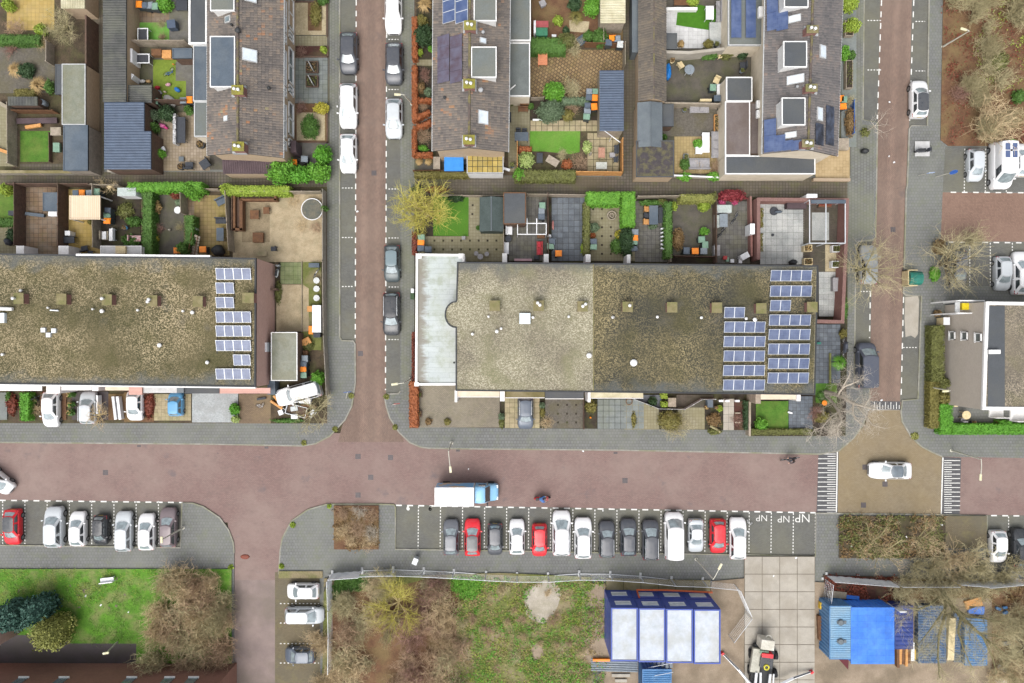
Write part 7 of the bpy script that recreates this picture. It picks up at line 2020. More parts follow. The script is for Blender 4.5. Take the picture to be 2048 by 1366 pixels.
def planter(x,y,lx,ly,h,label,m,soil=True,round_=False):
    p=P(x,y,h);o=thing('planter',label,'planter',(p.x,p.y,gz()));a,b=M(lx),M(ly);t=MB()
    if round_:t.lathe((0,0,0),[(a*.36,0),(a*.5,h),(a*.42,h),(a*.40,h-.06)],16)
    else:ring(t,[(-a/2,-b/2),(a/2,-b/2),(a/2,b/2),(-a/2,b/2)],.06,0,h)
    t.build('body',m,o)
    t=MB()
    if round_:t.cyl((0,0),0,h-.05,a*.4)
    else:t.box(-a/2+.05,a/2-.05,-b/2+.05,b/2-.05,0,h-.06)
    t.build('earth',M_darksoil,o)
    t=MB()
    for i in range(60):leaf(t,Vector((random.uniform(-a,a)*.38,random.uniform(-b,b)*.38,h+random.uniform(-.04,.25))),.13)
    props(t.build('plants',F_[random.choice(('brown','moss','tan'))],o),kind='stuff')
    return o
def bike(x,y,rot,label,m,s=1.0,lying=False,name='bicycle',cat='bicycle',parent=None):
    p=P(x,y,.5 if not lying else .15);o=thing(name,label,cat,(p.x,p.y,gz()),rot);o.scale=(s,s,s)
    fold=1.2 if lying else .12
    o.rotation_euler=(fold,0,rot)
    for xx in (-.52,.52):
        t=MB();torus(t,(xx,0,.33),.31,.025,'y',20,5);wh=t.build('wheel',M_tyre,o)
        t=MB()
        for i in range(8):a=math.pi*i/8;t.tube([(xx-.3*math.cos(a),0,.33-.3*math.sin(a)),(xx+.3*math.cos(a),0,.33+.3*math.sin(a))],.004,3)
        t.build('spokes',M_alu,wh)
    t=MB()
    for a,b in (((-.52,0,.33),(-.12,0,.30)),((-.12,0,.30),(.36,0,.72)),((-.12,0,.30),(-.24,0,.82)),((-.24,0,.76),(.38,0,.78)),((-.52,0,.33),(-.24,0,.76)),((.52,0,.33),(.36,0,.95))):t.tube([a,b],.028,6)
    t.build('frame',m,o)
    t=MB();t.tube([(.24,-.28,1.0),(.36,0,.97),(.24,.28,1.0)],.022,6);t.build('handlebar',M_plastic,o)
    t=MB();t.obox((-.26,0),.26,.15,.82,.88);t.build('saddle',M_plastic,o,bev=.03)
    return o
view('A1')
def trampoline(x,y,lx,ly,label,h=.7):
    p=P(x,y,h);o=thing('trampoline',label,'trampoline',(p.x,p.y,gz()));a,b=M(lx),M(ly)
    t=MB();t.box(-a/2+.12,a/2-.12,-b/2+.12,b/2-.12,h-.06,h-.03);t.build('mat',M_net,o)
    t=MB();ring(t,[(-a/2,-b/2),(a/2,-b/2),(a/2,b/2),(-a/2,b/2)],.09,h-.06,h);t.build('frame',M_wht,o)
    for sx in (-1,1):
        for sy in (-1,1):t=MB();t.obox((sx*(a/2-.05),sy*(b/2-.05)),.06,.06,0,h-.06);t.build('leg',M_alu,o)
trampoline(1125,285,82,112,'rectangular trampoline with white frame on bright turf');trampoline(1118,465,118,74,'rectangular trampoline with white frame beside the shed')
bike(1315,552,.65,'blue child bicycle with white tyres lying on olive turf',M_blue,.75,True)
crate(1345,195,62,60,.8,'grey storage box beside dark terrace turf',M_corrb,rot=.1);seat(1425,45,90,90,'dark garden lounger on the dark terrace',M_rattan,'n',name='garden_lounger',cat='lounger');crate(1230,415,75,50,.6,'timber crate in the row behind the turf',M_woodb);crate(1310,430,70,60,.5,'yellowish timber box beside the small flat shed',M_woodo)
p=P(335,802,.8);t=MB();t.lathe((0,0,0),[(.26,0),(.3,.4),(.28,.85),(.24,.85),(.24,.75)],16);solo(t.build('rain_barrel',LID['grey']),(p.x,p.y,gz()),'grey rain barrel beside the low ribbed shed','barrel')
crate(452,1155,48,68,.35,'mint green plastic tub in the timber bed',LID['mint'],'plastic_tub','tub');crate(448,1030,80,60,.35,'pale plank stack beside the slate-blue shed',M_woodg,'plank_stack','planks')
for i,(y,r_) in enumerate(((940,0),(975,.25),(1000,.05))):pass
crate(300,948,310,40,.25,'purple-brown board stack behind the lawn',M_corrp,'board_stack','boards',.02);crate(270,990,120,22,.3,'fresh timber post lying behind the lawn',M_woodo,'timber_post','timber',.15);crate(30,1180,130,22,.2,'fresh timber plank lying on the grey yard',M_woodo,'timber_plank','timber',-.35);crate(45,830,110,25,.3,'grey plank beside the dark ribbed shed',M_woodg,'timber_plank','timber',-.5)
crate(1020,440,44,100,1.6,'white board leaning beside the garages',M_wht,'leaning_board','board');crate(1018,606,50,60,1.4,'white panel leaning beside the wet yard',M_wht,'leaning_board','board',-.5)
# toys on the turf
for x,y,c_,l,s in ((1320,665,(230,178,190),'pink toy cushion on olive turf',.28),(1390,705,(40,120,200),'blue cloth heap on olive turf',.34),(1235,690,(190,40,60),'red toy heap beside the ribbed shed',.3),(1215,725,(232,230,226),'white toy box beside the ribbed shed',.28),(1255,725,(150,150,156),'grey toy bag beside the ribbed shed',.28),(1295,722,(240,220,210),'white ball on olive turf',.14),(1330,790,(188,186,180),'grey tarpaulin heap by the dark fence',.8),(1360,508,(238,140,60),'small orange ball on olive turf',.1),(1120,640,(226,224,222),'white scooter parts on the wet yard',.3),(1165,640,(206,170,120),'tan toy on the wet yard',.25),(1270,985,(226,120,170),'pink toys beside the green bush',.4),(1300,1000,(232,80,150),'bright pink toy plank on the terrace',.25)):
    p=P(x,y,.2);t=MB();blob(t,(0,0,.08),s,s*.6,.22,x*.3,1,12,6);solo(t.build(l.split()[1] if False else 'garden_toy',pm('toy_%d_%d' % (x,y),C(*c_),None,3,.6)),(p.x,p.y,gz()),l,'toy',None,random.uniform(-1,1))
seat(1412,1020,85,200,'dark long garden table cover on the pinkish terrace',M_rattan,None,.7,name='covered_table',cat='table');t=crate(1370,1010,20,230,.9,'black and white striped board on the terrace',pm('striped_board',C(236,236,236),C(40,40,42),5,.5),'striped_board','board')
seat(1485,1298,60,58,'black garden chair beside the alley wall',M_rattan,'s');seat(1608,1282,76,70,'tilted black garden chair near the lean-to',M_rattan,'e',rot=.6);planter(1418,1305,55,55,.4,'round dark planter beside the alley wall',M_rattan,round_=True);planter(1572,1132,66,66,.45,'round dark planter below the grey-green extension',M_rattan,round_=True);crate(1424,1246,36,36,.1,'small square drain lid on the terrace',M_zinc,'drain_cover','drain');crate(1270,1172,50,30,.3,'white crumpled bag beside the terrace shrub',M_wht,'garden_bag','bag',.4,bev=.06)
view('A2')
for y in (488,590):
    planter(882,y,88,80,.25,'square soil planter with pale screen on front terrace' if y<500 else 'lower square soil planter with pale screen',M_woodd);p=P(870,y-12,.9);t=MB();t.obox((0,0),.9,.05,0,.95,-1.1);solo(t.build('privacy_screen',M_trimg),(p.x,p.y,gz()),'upper pale privacy screen on the front terrace' if y<500 else 'lower pale privacy screen on the front terrace','screen')
crate(748,1058,36,80,2.0,'narrow dark porch box against the tan gable',M_corrp,'porch_box','box')
for b in ((730,12,985,12),(985,10,985,262),(735,408,990,408),(990,330,990,408),(765,1022,990,1022),(986,815,986,1025)):wall([(b[0],b[1]),(b[2],b[3])],.25,'low edging wall around the %s' % {12:'top gravel bed',10:'gravel bed by the pavement',408:'red soil bed',330:'red soil bed end',1022:'conifer gravel bed',815:'conifer gravel bed by the pavement'}[b[1]],M_woodd,M_woodd,.08,'edging_wall')
view('A3')
table(873,987,96,62,.74,'dark rectangular garden table on the pale path',M_felt,M_rattan);seat(850,944,34,26,'dark chair at the garden table near the house',M_rattan,'n');seat(894,948,34,26,'dark chair at the garden table near the lawn',M_rattan,'n')
table(1025,418,66,112,.7,'orange garden table on the diagonal tiles',pm('orange_top',C(214,140,100),C(196,122,84),3,.6));table(1447,1102,46,72,.6,'small pinkish table on the corner terrace',pm('pink_top',C(186,140,118),C(166,122,100),3,.7));table(1446,1195,78,50,.6,'glass-topped table on the corner terrace',pm('glass_top',C(200,202,194),C(184,186,176),3,.2));seat(1552,1078,30,60,'grey chair by the orange timber fence',M_rattan,'e');seat(1548,1150,30,40,'dark chair by the orange timber fence',M_rattan,'e');crate(1525,1118,36,30,.4,'pale stool beside grey chair',M_cush)
table(1095,1162,90,52,.5,'slanted weathered timber table behind the mossy hedge',M_woodg,rot=-.55);seat(1003,1140,44,70,'black barbecue trolley behind the mossy hedge',M_rattan,'n',.8,.9,'barbecue','barbecue')
crate(1020,180,88,40,1.2,'red playhouse roof in the soil garden',pm('red_roofing',C(168,82,84),C(150,70,72),3,.7),'playhouse','playhouse');crate(1018,232,80,58,1.0,'green plastic play box beside the red playhouse',pm('green_plastic',C(62,130,98),C(52,116,86),3,.5),'play_box','box');crate(968,200,12,85,1.3,'white board beside the red playhouse',M_wht,'leaning_board','board');crate(1106,264,30,14,.2,'small white block near the hedge',M_wht)
crate(1305,295,62,60,.1,'dark pond liner sheet beside green bushes',M_felt,'pond_liner','sheet',.6);crate(895,735,60,46,.5,'timber crate table with jars beside the extension',M_woodb);seat(885,790,70,34,'brown bench with oddments beside the extension',M_woodb,'n',.45,.7,'garden_bench','bench');planter(958,372,34,34,.5,'dark round pot beside the hedge',M_rattan,round_=True);crate(988,867,66,10,.15,'white batten at the stepping tiles',M_wht);crate(788,840,20,52,.9,'slim dark cabinet against the house',M_rattan,'cabinet','cabinet');crate(1025,30,40,40,.5,'grey bags at the top of the soil garden',M_cush,'garden_bag','bag',.5,bev=.08);crate(765,1220,50,14,.3,'white lath beside the alley',M_wht,rot=-.3);planter(806,1190,36,40,.6,'dark green pot beside the alley',LID['dark'],round_=True);t=crate(465,1165,26,36,.9,'black box beside the bright blue lean-to',M_rattan)
p=P(1519,985,1.8);t=MB();t.tube([P(1462,942,2.2)-P(1462,942,0)*0-Vector((p.x,p.y,0)),P(1580,1030,1.7)-Vector((p.x,p.y,0))],.04,6);t.tube([(0,0,0),(0,0,1.9)],.03,6);solo(t.build('washing_pole',M_wht),(p.x,p.y,gz()),'white pole slanting from the blue shed','pole')
p=P(1372,1100,1.0);t=MB();t.lathe((0,0,0),[(.1,0),(.12,.35),(.06,.5),(.09,.7),(.05,.9)],10);solo(t.build('garden_statue',M_conc),(p.x,p.y,gz()),'slim pale garden statue beside the corner terrace','statue')
view('A4')
table(495,507,70,70,.72,'round pale table with cross on the wet gravel yard',LID['grey'],M_alu,round_=True);p=P(495,507,.73)
for i,(x,y,r_) in enumerate(((432,475,.6),(690,583,-.4),(716,400,.3))):seat(x,y,42,46,('cream plastic chair beside the blue cover','cream plastic chair by the cream extension','toppled cream chair by the garden wall')[i],M_cream,'w' if i==0 else 'n',rot=r_)
p=P(345,515,.4);t=MB();blob(t,(0,0,.12),.32,.85,.4,3.3,1,14,8);solo(t.build('pool_cover',pm('blue_tarp',C(40,136,220),C(30,116,200),5,.35,fine=7)),(p.x,p.y,gz()),'crumpled bright blue cover beside the brown garage','cover')
planter(372,443,34,34,.4,'round pale flower pot beside the garage',M_cream,round_=True);planter(886,398,34,34,.4,'round pot beside the cream wall',M_cream,round_=True)
seat(566,783,138,66,'pale two-seat lounge sofa on grey gravel',M_cush,'n',.4,.7,'lounge_sofa','sofa',n=2,mc=M_cush);seat(684,1045,62,190,'long grey lounge sofa along the white wall',M_cush,'e',.4,.7,'lounge_sofa','sofa',n=3,mc=M_cush);seat(565,1182,150,80,'wide grey lounge sofa by the alley wall',M_cush,'s',.4,.7,'lounge_sofa','sofa',n=2,mc=M_cush);table(612,1030,52,142,.45,'white L-shaped table long side on sandy tiles',M_wht);table(562,1085,48,52,.44,'white L-shaped table short side on sandy tiles',M_wht)
planter(692,895,38,130,.35,'long yellow timber planter beside the white wall',M_woodo);table(640,100,56,96,.7,'white garden table with bowl on green turf',M_wht);seat(705,90,36,150,'pale corner sofa beside green turf',M_cush,'e',.4,.7,'lounge_sofa','sofa',n=3,mc=M_cush);seat(708,650,34,80,'white bench with grey seat by the cream wall',M_wht,'e',name='garden_bench',cat='bench');seat(880,478,44,50,'dark folded chair beside the cream wall',M_rattan,'e');planter(872,515,30,30,.5,'grey pot beside the folded chair',LID['grey'],round_=True);crate(612,726,80,16,.9,'pale carved board on the garden wall',M_cream);planter(460,795,30,30,.4,'round pot beside the lounge sofa',LID['grey'],round_=True);seat(440,20,110,50,'rattan oval sofa in raised planter',M_woodb,'n',.4,.7,'lounge_sofa','sofa');planter(470,1140,34,60,.4,'pale box planter beside lounge sofa',LID['grey']);crate(690,245,100,150,.35,'grey paved step with dark edging on the white terrace',M_tilepale,'garden_step','step');planter(690,325,34,34,.5,'dark pot with pink flowers on white terrace',M_rattan,round_=True)
planter(1640,540,50,200,.5,'long brown planter with dry plants by the pavement',M_woodg);planter(1640,210,60,110,.5,'raised grey planter under the lime shrub',M_woodg)
crate(1600,1040,70,80,.5,'brown timber box at the corner yard',M_woodg)
view('A5')
p=P(620,1022);o=sheet('concrete_pad',rect(570,970,670,1072),M_tilewhite);
def scooter(x,y,rot,label,m,s=1.0):
    p=P(x,y,.6);o=thing('motor_scooter',label,'scooter',(p.x,p.y,gz()),rot);o.scale=(s,s,s)
    for xx in (-.6,.6):
        t=MB();torus(t,(xx,0,.24),.19,.06,'y',16,6);t.build('wheel',M_tyre,o)
    t=MB();blob(t,(-.35,0,.55),.45,.2,.3,2.2,1,12,8);t.build('body',m,o)
    t=MB();t.obox((.1,0),.5,.3,.26,.32);t.build('footboard',M_plastic,o)
    t=MB();t.obox((-.35,0),.7,.26,.78,.86);t.build('saddle',M_plastic,o,bev=.03)
    t=MB();t.tube([(.6,0,.24),(.45,0,1.0)],.06,6);t.obox((.46,0),.16,.34,.35,.8);t.build('front_shield',m,o)
    t=MB();t.tube([(.38,-.34,1.02),(.46,0,1.0),(.38,.34,1.02)],.025,6);t.build('handlebar',M_plastic,o)
    return o
scooter(635,1030,0.1,'dark scooter parked on a white concrete pad',PAINT['dark'])
p=P(235,1034,.3);t=MB();blob(t,(0,0,.15),.42,.26,.36,9.1,1,14,8);solo(t.build('rubbish_bag',M_plastic),(p.x,p.y,gz()),'dark rubbish bag left on the pavement','bag')
view('B5')
o=thing('recycling_container','green recycling container in a tan frame on the pavement','container',P(820,750)+Vector((0,0,KZ)));M_bott=pm('container_green',C(46,128,112),C(36,108,94),2,.4)
W,E,S,N=topquad(770,690,888,808,1.6);k=8
t=MB();rows=[]
for i in range(k+1):
    a=math.pi*i/k;rows.append((1.0+.6*math.sin(a),(S+N)/2-math.cos(a)*(N-S)/2))
vs=[(x,y,z) for x in (W+.1,E) for z,y in rows]+[(x,y,KZ) for x in (W+.1,E) for y in (S,N)]
t.add(vs,[(i,i+1,k+2+i,k+1+i) for i in range(k)]+[tuple(range(k,-1,-1)),tuple(range(k+1,2*k+2)),(0,k+1,2*k+4,2*k+2),(k,2*k+3,2*k+5,2*k+1),(0,2*k+2,2*k+3,k),(k+1,2*k+1,2*k+5,2*k+4)]);t.build('hood',M_bott,o,True)
W,E,S,N=topquad(752,680,835,818,1.2)
for b in ((W,W+.1,S,N),(W,E,N-.08,N),(W,E,S,S+.08)):MB().box(*b,KZ,1.2).build('frame',M_cream,o,True)
crate(1068,1120,50,60,1.2,'white and tan utility box on the block corner',M_cream,'utility_box','utility box',lid=M_wht)
for i,(x,y) in enumerate(((1788,600),(1782,716))):pass
view('B4')
for x,y,l in ((1786,600,'white planter with dry grass by the gravel'),(1781,718,'white cube planter by the gravel bed'),(1570,595,'pale planter with dry grass by the deck'),(1574,697,'pale planter at the deck end')):planter(x,y,62,50,.6,l,M_wht if x>1700 else M_cream)
table(403,345,66,142,.74,'black dining table beside the bright hedge corner',M_felt,M_rattan);seat(462,346,42,120,'dark slatted bench at the dining table',M_rattan,'e',name='garden_bench',cat='bench');seat(352,300,46,40,'pale timber chair at the dining table head',M_woodo,'w');seat(346,396,46,40,'pale timber chair at the dining table end',M_woodo,'w');seat(348,348,40,34,'black chair between two timber chairs',M_rattan,'w')
M_glassw=pm('frosted_pane',C(196,206,202),C(176,186,182),3,.2)
crate(928,298,126,56,.6,'white framed cold frame with three panes',M_wht,'cold_frame','cold frame',lid=M_glassw);crate(880,392,36,92,.6,'narrow white framed rack with panes',M_wht,'cold_frame','cold frame',lid=M_glassw);table(932,386,60,98,.7,'grey garden table on dark tiles',LID['grey']);bike(1016,362,1.1,'dark bicycle standing on dark tiles',PAINT['navy'],.9);bike(908,478,.9,'black bicycle beside the grey table',PAINT['black'],1.0);crate(882,612,42,78,.8,'grey storage chest by the dark fence',M_cush);crate(872,550,18,34,.5,'small white speaker box on dark tiles',M_wht)
crate(1150,450,32,76,1.6,'white panel on the brick wall',M_wht,'wall_panel','panel');crate(1600,200,76,26,1.9,'white dome light on the brick wall',M_wht,'wall_light_dome','skylight',bev=.06);crate(1486,262,142,62,.8,'brown slatted timber chest by the brick wall',M_corrp);crate(1786,870,50,100,.6,'pale grey cushion box by the brick wall',M_cush);p=P(1315,315,.1);t=MB();t.cyl((0,0),0,.1,.42,.4,18);solo(t.build('parasol_base',M_rattan),(p.x,p.y,gz()),'round dark parasol base on pale tiles','parasol base');p=P(1352,318,.3);t=MB();blob(t,(0,0,.1),.38,.14,.25,4,1,12,6);solo(t.build('folded_parasol',M_felt),(p.x,p.y,gz()),'folded dark parasol on pale tiles','parasol')
p=P(1304,496,.05);t=MB();t.cyl((0,0),0,.12,.14,.12,12);solo(t.build('floor_lamp',M_rattan),(p.x,p.y,gz()),'small dark round lamp on pale tiles','lamp');p=P(1468,700,.7);t=MB();blob(t,(0,0,.35),.42,.3,.42,6,1,12,8);solo(t.build('covered_barbecue',M_plastic),(p.x,p.y,gz()),'black covered barbecue at the terrace end','barbecue')
o=thing('glass_veranda','glass veranda frame with blue-grey awning over the deck','veranda',P(1720,390)+Vector((0,0,KZ)));W,E,S,N=topquad(1592,228,1862,555,2.3)
for xx in (W,(W+E)/2-.15,E):
    MB().box(xx-.04,xx+.04,S,N,2.22,2.3).build('beam',M_alu,o,True)
    for yy in (S,N):MB().box(xx-.05,xx+.05,yy-.05,yy+.05,KZ,2.22).build('post',M_alu,o,True)
MB().box(W,E,S-.04,S+.04,2.2,2.28).build('beam',M_alu,o,True);MB().box(W+.1,E,N-.35,N,2.3,2.42).build('awning',M_felt,o,True)
seat(1700,268,100,34,'rust and blue cushioned bench under the veranda',M_woodb,'n',name='garden_bench',cat='bench',n=2,mc=F_['rust'])
for i in range(6):crate(470,448+i*30,24,8,.5,'white rod of the shoe rack by the ivy hedge',M_wht,'rack_rod','rack',random.uniform(-.4,.4));
for o_ in [q for q in col.objects if q.name.startswith('rack_rod')]:o_['group']='white rods by the ivy hedge'
crate(945,668,26,24,.4,'red and white watering box at the terrace end',M_redp);crate(998,692,24,24,.35,'white box at the terrace end',M_wht);crate(962,682,20,30,.3,'pale green box at the terrace end',LID['mint']);crate(1095,655,60,40,.9,'white folded gazebo by the brick wall',M_wht,'folded_gazebo','gazebo',.5);seat(1060,690,26,40,'white chair beside the folded gazebo',M_wht,'n')
view('B3')
p=P(1682,346,.2);t=MB();torus(t,(0,0,.1),.42,.08,'z',24,6);torus(t,(0,0,.1),.2,.07,'z',18,6);t.cyl((0,0),0,.3,.06);solo(t.build('millstone_fountain',M_woodg),(p.x,p.y,gz()),'round stone fountain with rings on the dotted terrace','fountain')
p=P(845,370,1.2);o=thing('ladder','white ladder leaning between two sheds','ladder',(p.x,p.y,gz()))
for s in (-.18,.18):MB().box(s-.03,s+.03,-1.1,1.1,1.1,1.16).build('rail',M_wht,o)
for i in range(9):MB().box(-.16,.16,-1.0+i*.25,-.96+i*.25,1.1,1.15).build('rung',M_wht,o)
o=thing('garden_gazebo','white steel gazebo frame over the dark terrace','gazebo',P(1075,445)+Vector((0,0,gz())));W,E,S,N=topquad(968,405,1186,488,1.9)
for yy in (S,N):MB().box(W,E,yy-.04,yy+.04,1.82,1.9).build('beam',M_wht,o,True)
for i in range(4):
    xx=W+(E-W)*i/3;MB().box(xx-.04,xx+.04,S,N+(.5 if i in (1,2) else 0),1.8,1.86).build('beam',M_wht,o,True)
    if i in (0,3):
        for yy in (S,N):MB().box(xx-.035,xx+.035,yy-.035,yy+.035,0,1.82).build('post',M_wht,o,True)
seat(903,456,50,76,'white garden bench beside the flat shed',M_wht,'w',name='garden_bench',cat='bench');seat(885,596,34,88,'white garden bench beside the stub wall',M_wht,'w',name='garden_bench',cat='bench');table(897,524,48,48,.6,'round dark table between two white benches',M_rattan,round_=True);seat(1135,596,46,102,'red cushioned sofa by the slatted fence',M_redp,'e',.4,.7,'lounge_sofa','sofa',n=2,mc=pm('red_cushion',C(206,62,76),C(186,50,62),3,.8));crate(1145,508,56,22,.4,'brown box with blue bag by the fence',M_woodb);crate(1010,684,130,14,.5,'pink doormat box at the house wall',pm('pink_box',C(206,170,178),C(190,154,160),3,.7));seat(1112,668,36,30,'dark chair at the house wall',M_rattan,'s')
for x,y,r_,l in ((686,660,42,'round grey table on the mossy terrace'),(655,636,34,'grey stool beside the round table'),(735,640,34,'grey stool on the far side of the round table')):table(x,y,r_,r_,.7 if r_>40 else .45,l,M_cush,round_=True,name='garden_table' if r_>40 else 'garden_stool',cat='table' if r_>40 else 'stool')
p=P(1236,420,.5);t=MB();blob(t,(0,0,.3),.12,.5,.35,8,1,10,6);solo(t.build('draped_clothes',pm('pink_cloth',C(220,160,150),C(186,120,116),4,.8)),(p.x,p.y,gz()),'pinkish draped cloth on the slate terrace edge','cloth');p=P(1210,502,.5);t=MB();blob(t,(0,0,.25),.22,.22,.35,5,1,10,6);solo(t.build('garden_bag',M_wht),(p.x,p.y,gz()),'white and blue bag on the slate terrace edge','bag');crate(560,518,24,24,.4,'small grey box at the lawn corner',M_cush)
crate(172,918,18,30,.8,'white meter box beside the white wing',M_wht,'meter_box','box');crate(172,958,26,48,.5,'green planter box beside the white wing',F_['dark'])
view('B1')
table(1358,308,52,52,.7,'round white table beside blue-grey grass',M_wht,round_=True);t=crate(275,342,140,22,.3,'closed blue-grey parasol lying on brown tiles',M_felt,'closed_parasol','parasol',-.12,bev=.04);crate(525,482,36,32,.9,'white box on the fence by the yellow terrace',M_wht);seat(520,532,110,50,'black table set under the fence',M_rattan,None,.7,name='garden_table',cat='table');seat(652,600,50,44,'black chair on the yellow terrace',M_rattan,'s',rot=.2);seat(695,630,40,30,'black stool on the yellow terrace',M_rattan,'s')
seat(806,500,52,66,'white cushion chair in the soil garden',M_woodg,'w',n=1,mc=M_wht);seat(860,494,44,92,'white slatted lounger in the soil garden',M_wht,'e',name='garden_lounger',cat='lounger');seat(1035,522,86,44,'red striped deckchair by the ivy hedge',pm('red_stripe',C(196,110,116),C(226,214,210),6,.8),'w');planter(957,440,30,34,.5,'light blue pot in the soil garden',PAINT['blue'],round_=True);crate(972,170,134,58,1.6,'small glass greenhouse with white frame',M_wht,'greenhouse','greenhouse',lid=M_glassw);crate(925,608,70,54,2.32,'yellowish pane on the white lean-to',M_cream,'roof_pane','roof pane');crate(412,335,62,36,.5,'white slatted crate beside the storage box',M_wht);crate(100,330,44,34,.6,'dark planter by the small lawn',M_rattan);p=P(60,545,.8);t=MB();blob(t,(0,0,.4),.36,.36,.5,5,1,12,8);solo(t.build('covered_barbecue',M_rattan),(p.x,p.y,gz()),'dark covered barbecue on the grey yard','barbecue');p=P(1292,455,.3);t=MB();blob(t,(0,0,.15),.12,.12,.2,5,1,10,6);solo(t.build('stone_ball',M_conc),(p.x,p.y,gz()),'pale stone ball on dirt yard','ornament');planter(1150,215,36,36,.6,'dark blue pot beside the ivy hedge',PAINT['navy'],round_=True);p=P(842,130,.9);t=MB();t.cyl((0,0),.85,.9,.24,None,18);t.cyl((0,0),0,.85,.05);solo(t.build('bird_table',M_cream),(p.x,p.y,gz()),'round pale bird table by the alley','bird table');crate(1478,430,14,66,.6,'grey pipe leaning in the ivy',M_alu,'leaning_pipe','pipe',.6)
p=P(1490,570,.8);o=thing('timber_stairs','brown timber stairs with rails beside the ivy','stairs',(p.x,p.y,gz()),-.45)
for i in range(7):MB().box(-.3,.3,-.9+i*.27,-.68+i*.27,.1+i*.16,.16+i*.16).build('tread',M_woodg,o)
for s in (-.34,.34):MB().tube([(s,-.95,.7),(s,1.0,1.8)],.04,6).build('handrail',M_woodb,o)
view('B2')
seat(250,238,88,50,'tilted slate lounge chair by the grey fence',M_felt,'n',rot=.45);seat(242,388,80,44,'black lounger beside the grey fence',M_rattan,'n',name='garden_lounger',cat='lounger');table(236,492,54,98,.7,'slate rectangular table by the grey fence',M_felt);p=P(210,610,.8);t=MB();blob(t,(0,0,.4),.6,.55,.6,7,1,16,8);solo(t.build('covered_barbecue',M_plastic),(p.x,p.y,gz()),'black covered barbecue by the mossy west terrace','barbecue')
seat(365,330,68,270,'long brown timber corner bench along the fence',M_woodd,'w',.45,.8,'corner_bench','bench');seat(520,212,280,54,'brown timber bench arm under the ivy hedge',M_woodd,'n',.45,.8,'corner_bench','bench')
for b in ((335,190,350,460),(385,230,405,460),(335,445,405,460),(390,222,660,235),(645,190,660,235)):crate((b[0]+b[2])/2,(b[1]+b[3])/2,b[2]-b[0],b[3]-b[1],.86,'brown timber rail of the corner bench',M_woodb,'bench_rail','rail')['group']='rails of the corner bench'
table(496,342,66,66,.4,'square brown fire table on worn slabs',M_woodb);seat(585,310,46,50,'brown timber stool on worn slabs',M_woodb,None);crate(522,515,76,72,.4,'square timber pallet box on the sand yard',M_woodb,'pallet_box','box');seat(642,600,46,34,'dark chair on the sand yard',M_rattan,'e');crate(572,638,34,34,.06,'square paving slab on the sand',M_tiletan,'loose_slab','slab');crate(535,640,40,30,.06,'loose slab beside the square slab',M_tiletan,'loose_slab','slab')
p=P(930,300,.7);o=thing('trampoline','round trampoline with white ring on the sand yard','trampoline',(p.x,p.y,gz()));t=MB();t.cyl((0,0),.55,.58,.98,None,28);t.build('mat',pm('net_mat',C(118,112,96),C(84,90,84),1.5,.8),o);t=MB();torus(t,(0,0,.6),1.05,.045,'z',32,6);t.build('frame',M_wht,o)
for i in range(4):a=.8+i*1.57;t=MB();t.tube([(math.cos(a),math.sin(a),0),(math.cos(a)*1.04,math.sin(a)*1.04,.58)],.03,6);t.build('leg',M_alu,o)
scooter(668,760,1.4,'silver scooter against the red brick end wall',PAINT['silver'],.9)
for y,l in ((840,'scalloped pale stool near the bicycle parts'),(903,'scalloped pale stool in the middle of the grass strip'),(973,'scalloped pale stool near the play kitchen')):
    p=P(965,y,.4);t=MB();t.cyl((0,0),.3,.38,.3,.32,8,smooth=False);t.cyl((0,0),0,.3,.12,.2,8);solo(t.build('garden_stool',LID['white']),(p.x,p.y,gz()),l,'stool')
crate(946,724,76,30,.5,'slate storage chest by the pale fence',M_felt);bike(958,780,1.0,'white child bicycle by the pale fence',M_wht,.7);crate(966,1130,62,200,.9,'white play kitchen by the pale fence',M_wht,'play_kitchen','toy');crate(915,1055,36,40,.7,'orange play oven beside the play kitchen',M_woodo,'play_kitchen','toy');crate(922,1215,30,60,.5,'orange slide end beside the play kitchen',LID['orange'],'toy_slide','toy');crate(968,1255,50,30,.6,'dark box under the play kitchen',M_rattan);crate(635,905,50,14,1.2,'dark timber bracket on the brick wall',M_woodd,'wall_bracket','bracket');crate(890,1300,56,50,.4,'tan terracotta heap by the lean-to',M_woodo,'pot_heap','pots',.5,bev=.08)
view('C2')
crate(920,20,60,40,.35,'pale terracotta bag beside the lean-to',M_woodo,'garden_bag','bag',.3,bev=.08);crate(932,105,34,36,.5,'brown box above the bins',M_woodb);bike(567,505,.2,'small white child bicycle on the brown drive',M_wht,.55,True);crate(580,470,70,14,.2,'dark handle bar lying on the brown drive',M_rattan,rot=.15);crate(660,380,56,110,1.4,'slate cabinet beside the off-road car',M_felt,'cabinet','cabinet')
for x,y,ln,r_,m,l in ((715,490,110,-.85,M_woodo,'pale plank leaning by the trailer'),(700,520,110,-.6,M_woodo,'second pale plank by the trailer'),(735,580,34,.4,M_wht,'white bucket by the trailer'),(930,490,90,-.1,M_wht,'white sheet beside the off-road car'),(985,590,60,.8,M_wht,'white scrap sheet under the olive tree'),(945,600,60,.3,M_woodb,'brown cardboard under the olive tree'),(960,530,120,-.1,M_woodb,'brown plank behind the trailer'),(845,612,50,.0,M_wht,'white strip below the trailer')):crate(x,y,ln,14 if ln>100 else 36,.5,l,m,'scrap_board','scrap',r_)
view('C1')
p=P(947,548,.5)
for s,l in ((-18,'white board leaning beside brown litter'),(18,'second white board leaning beside brown litter')):
    crate(947+s,545,18,182,.6,l,M_wht,'white_board','board',.12)
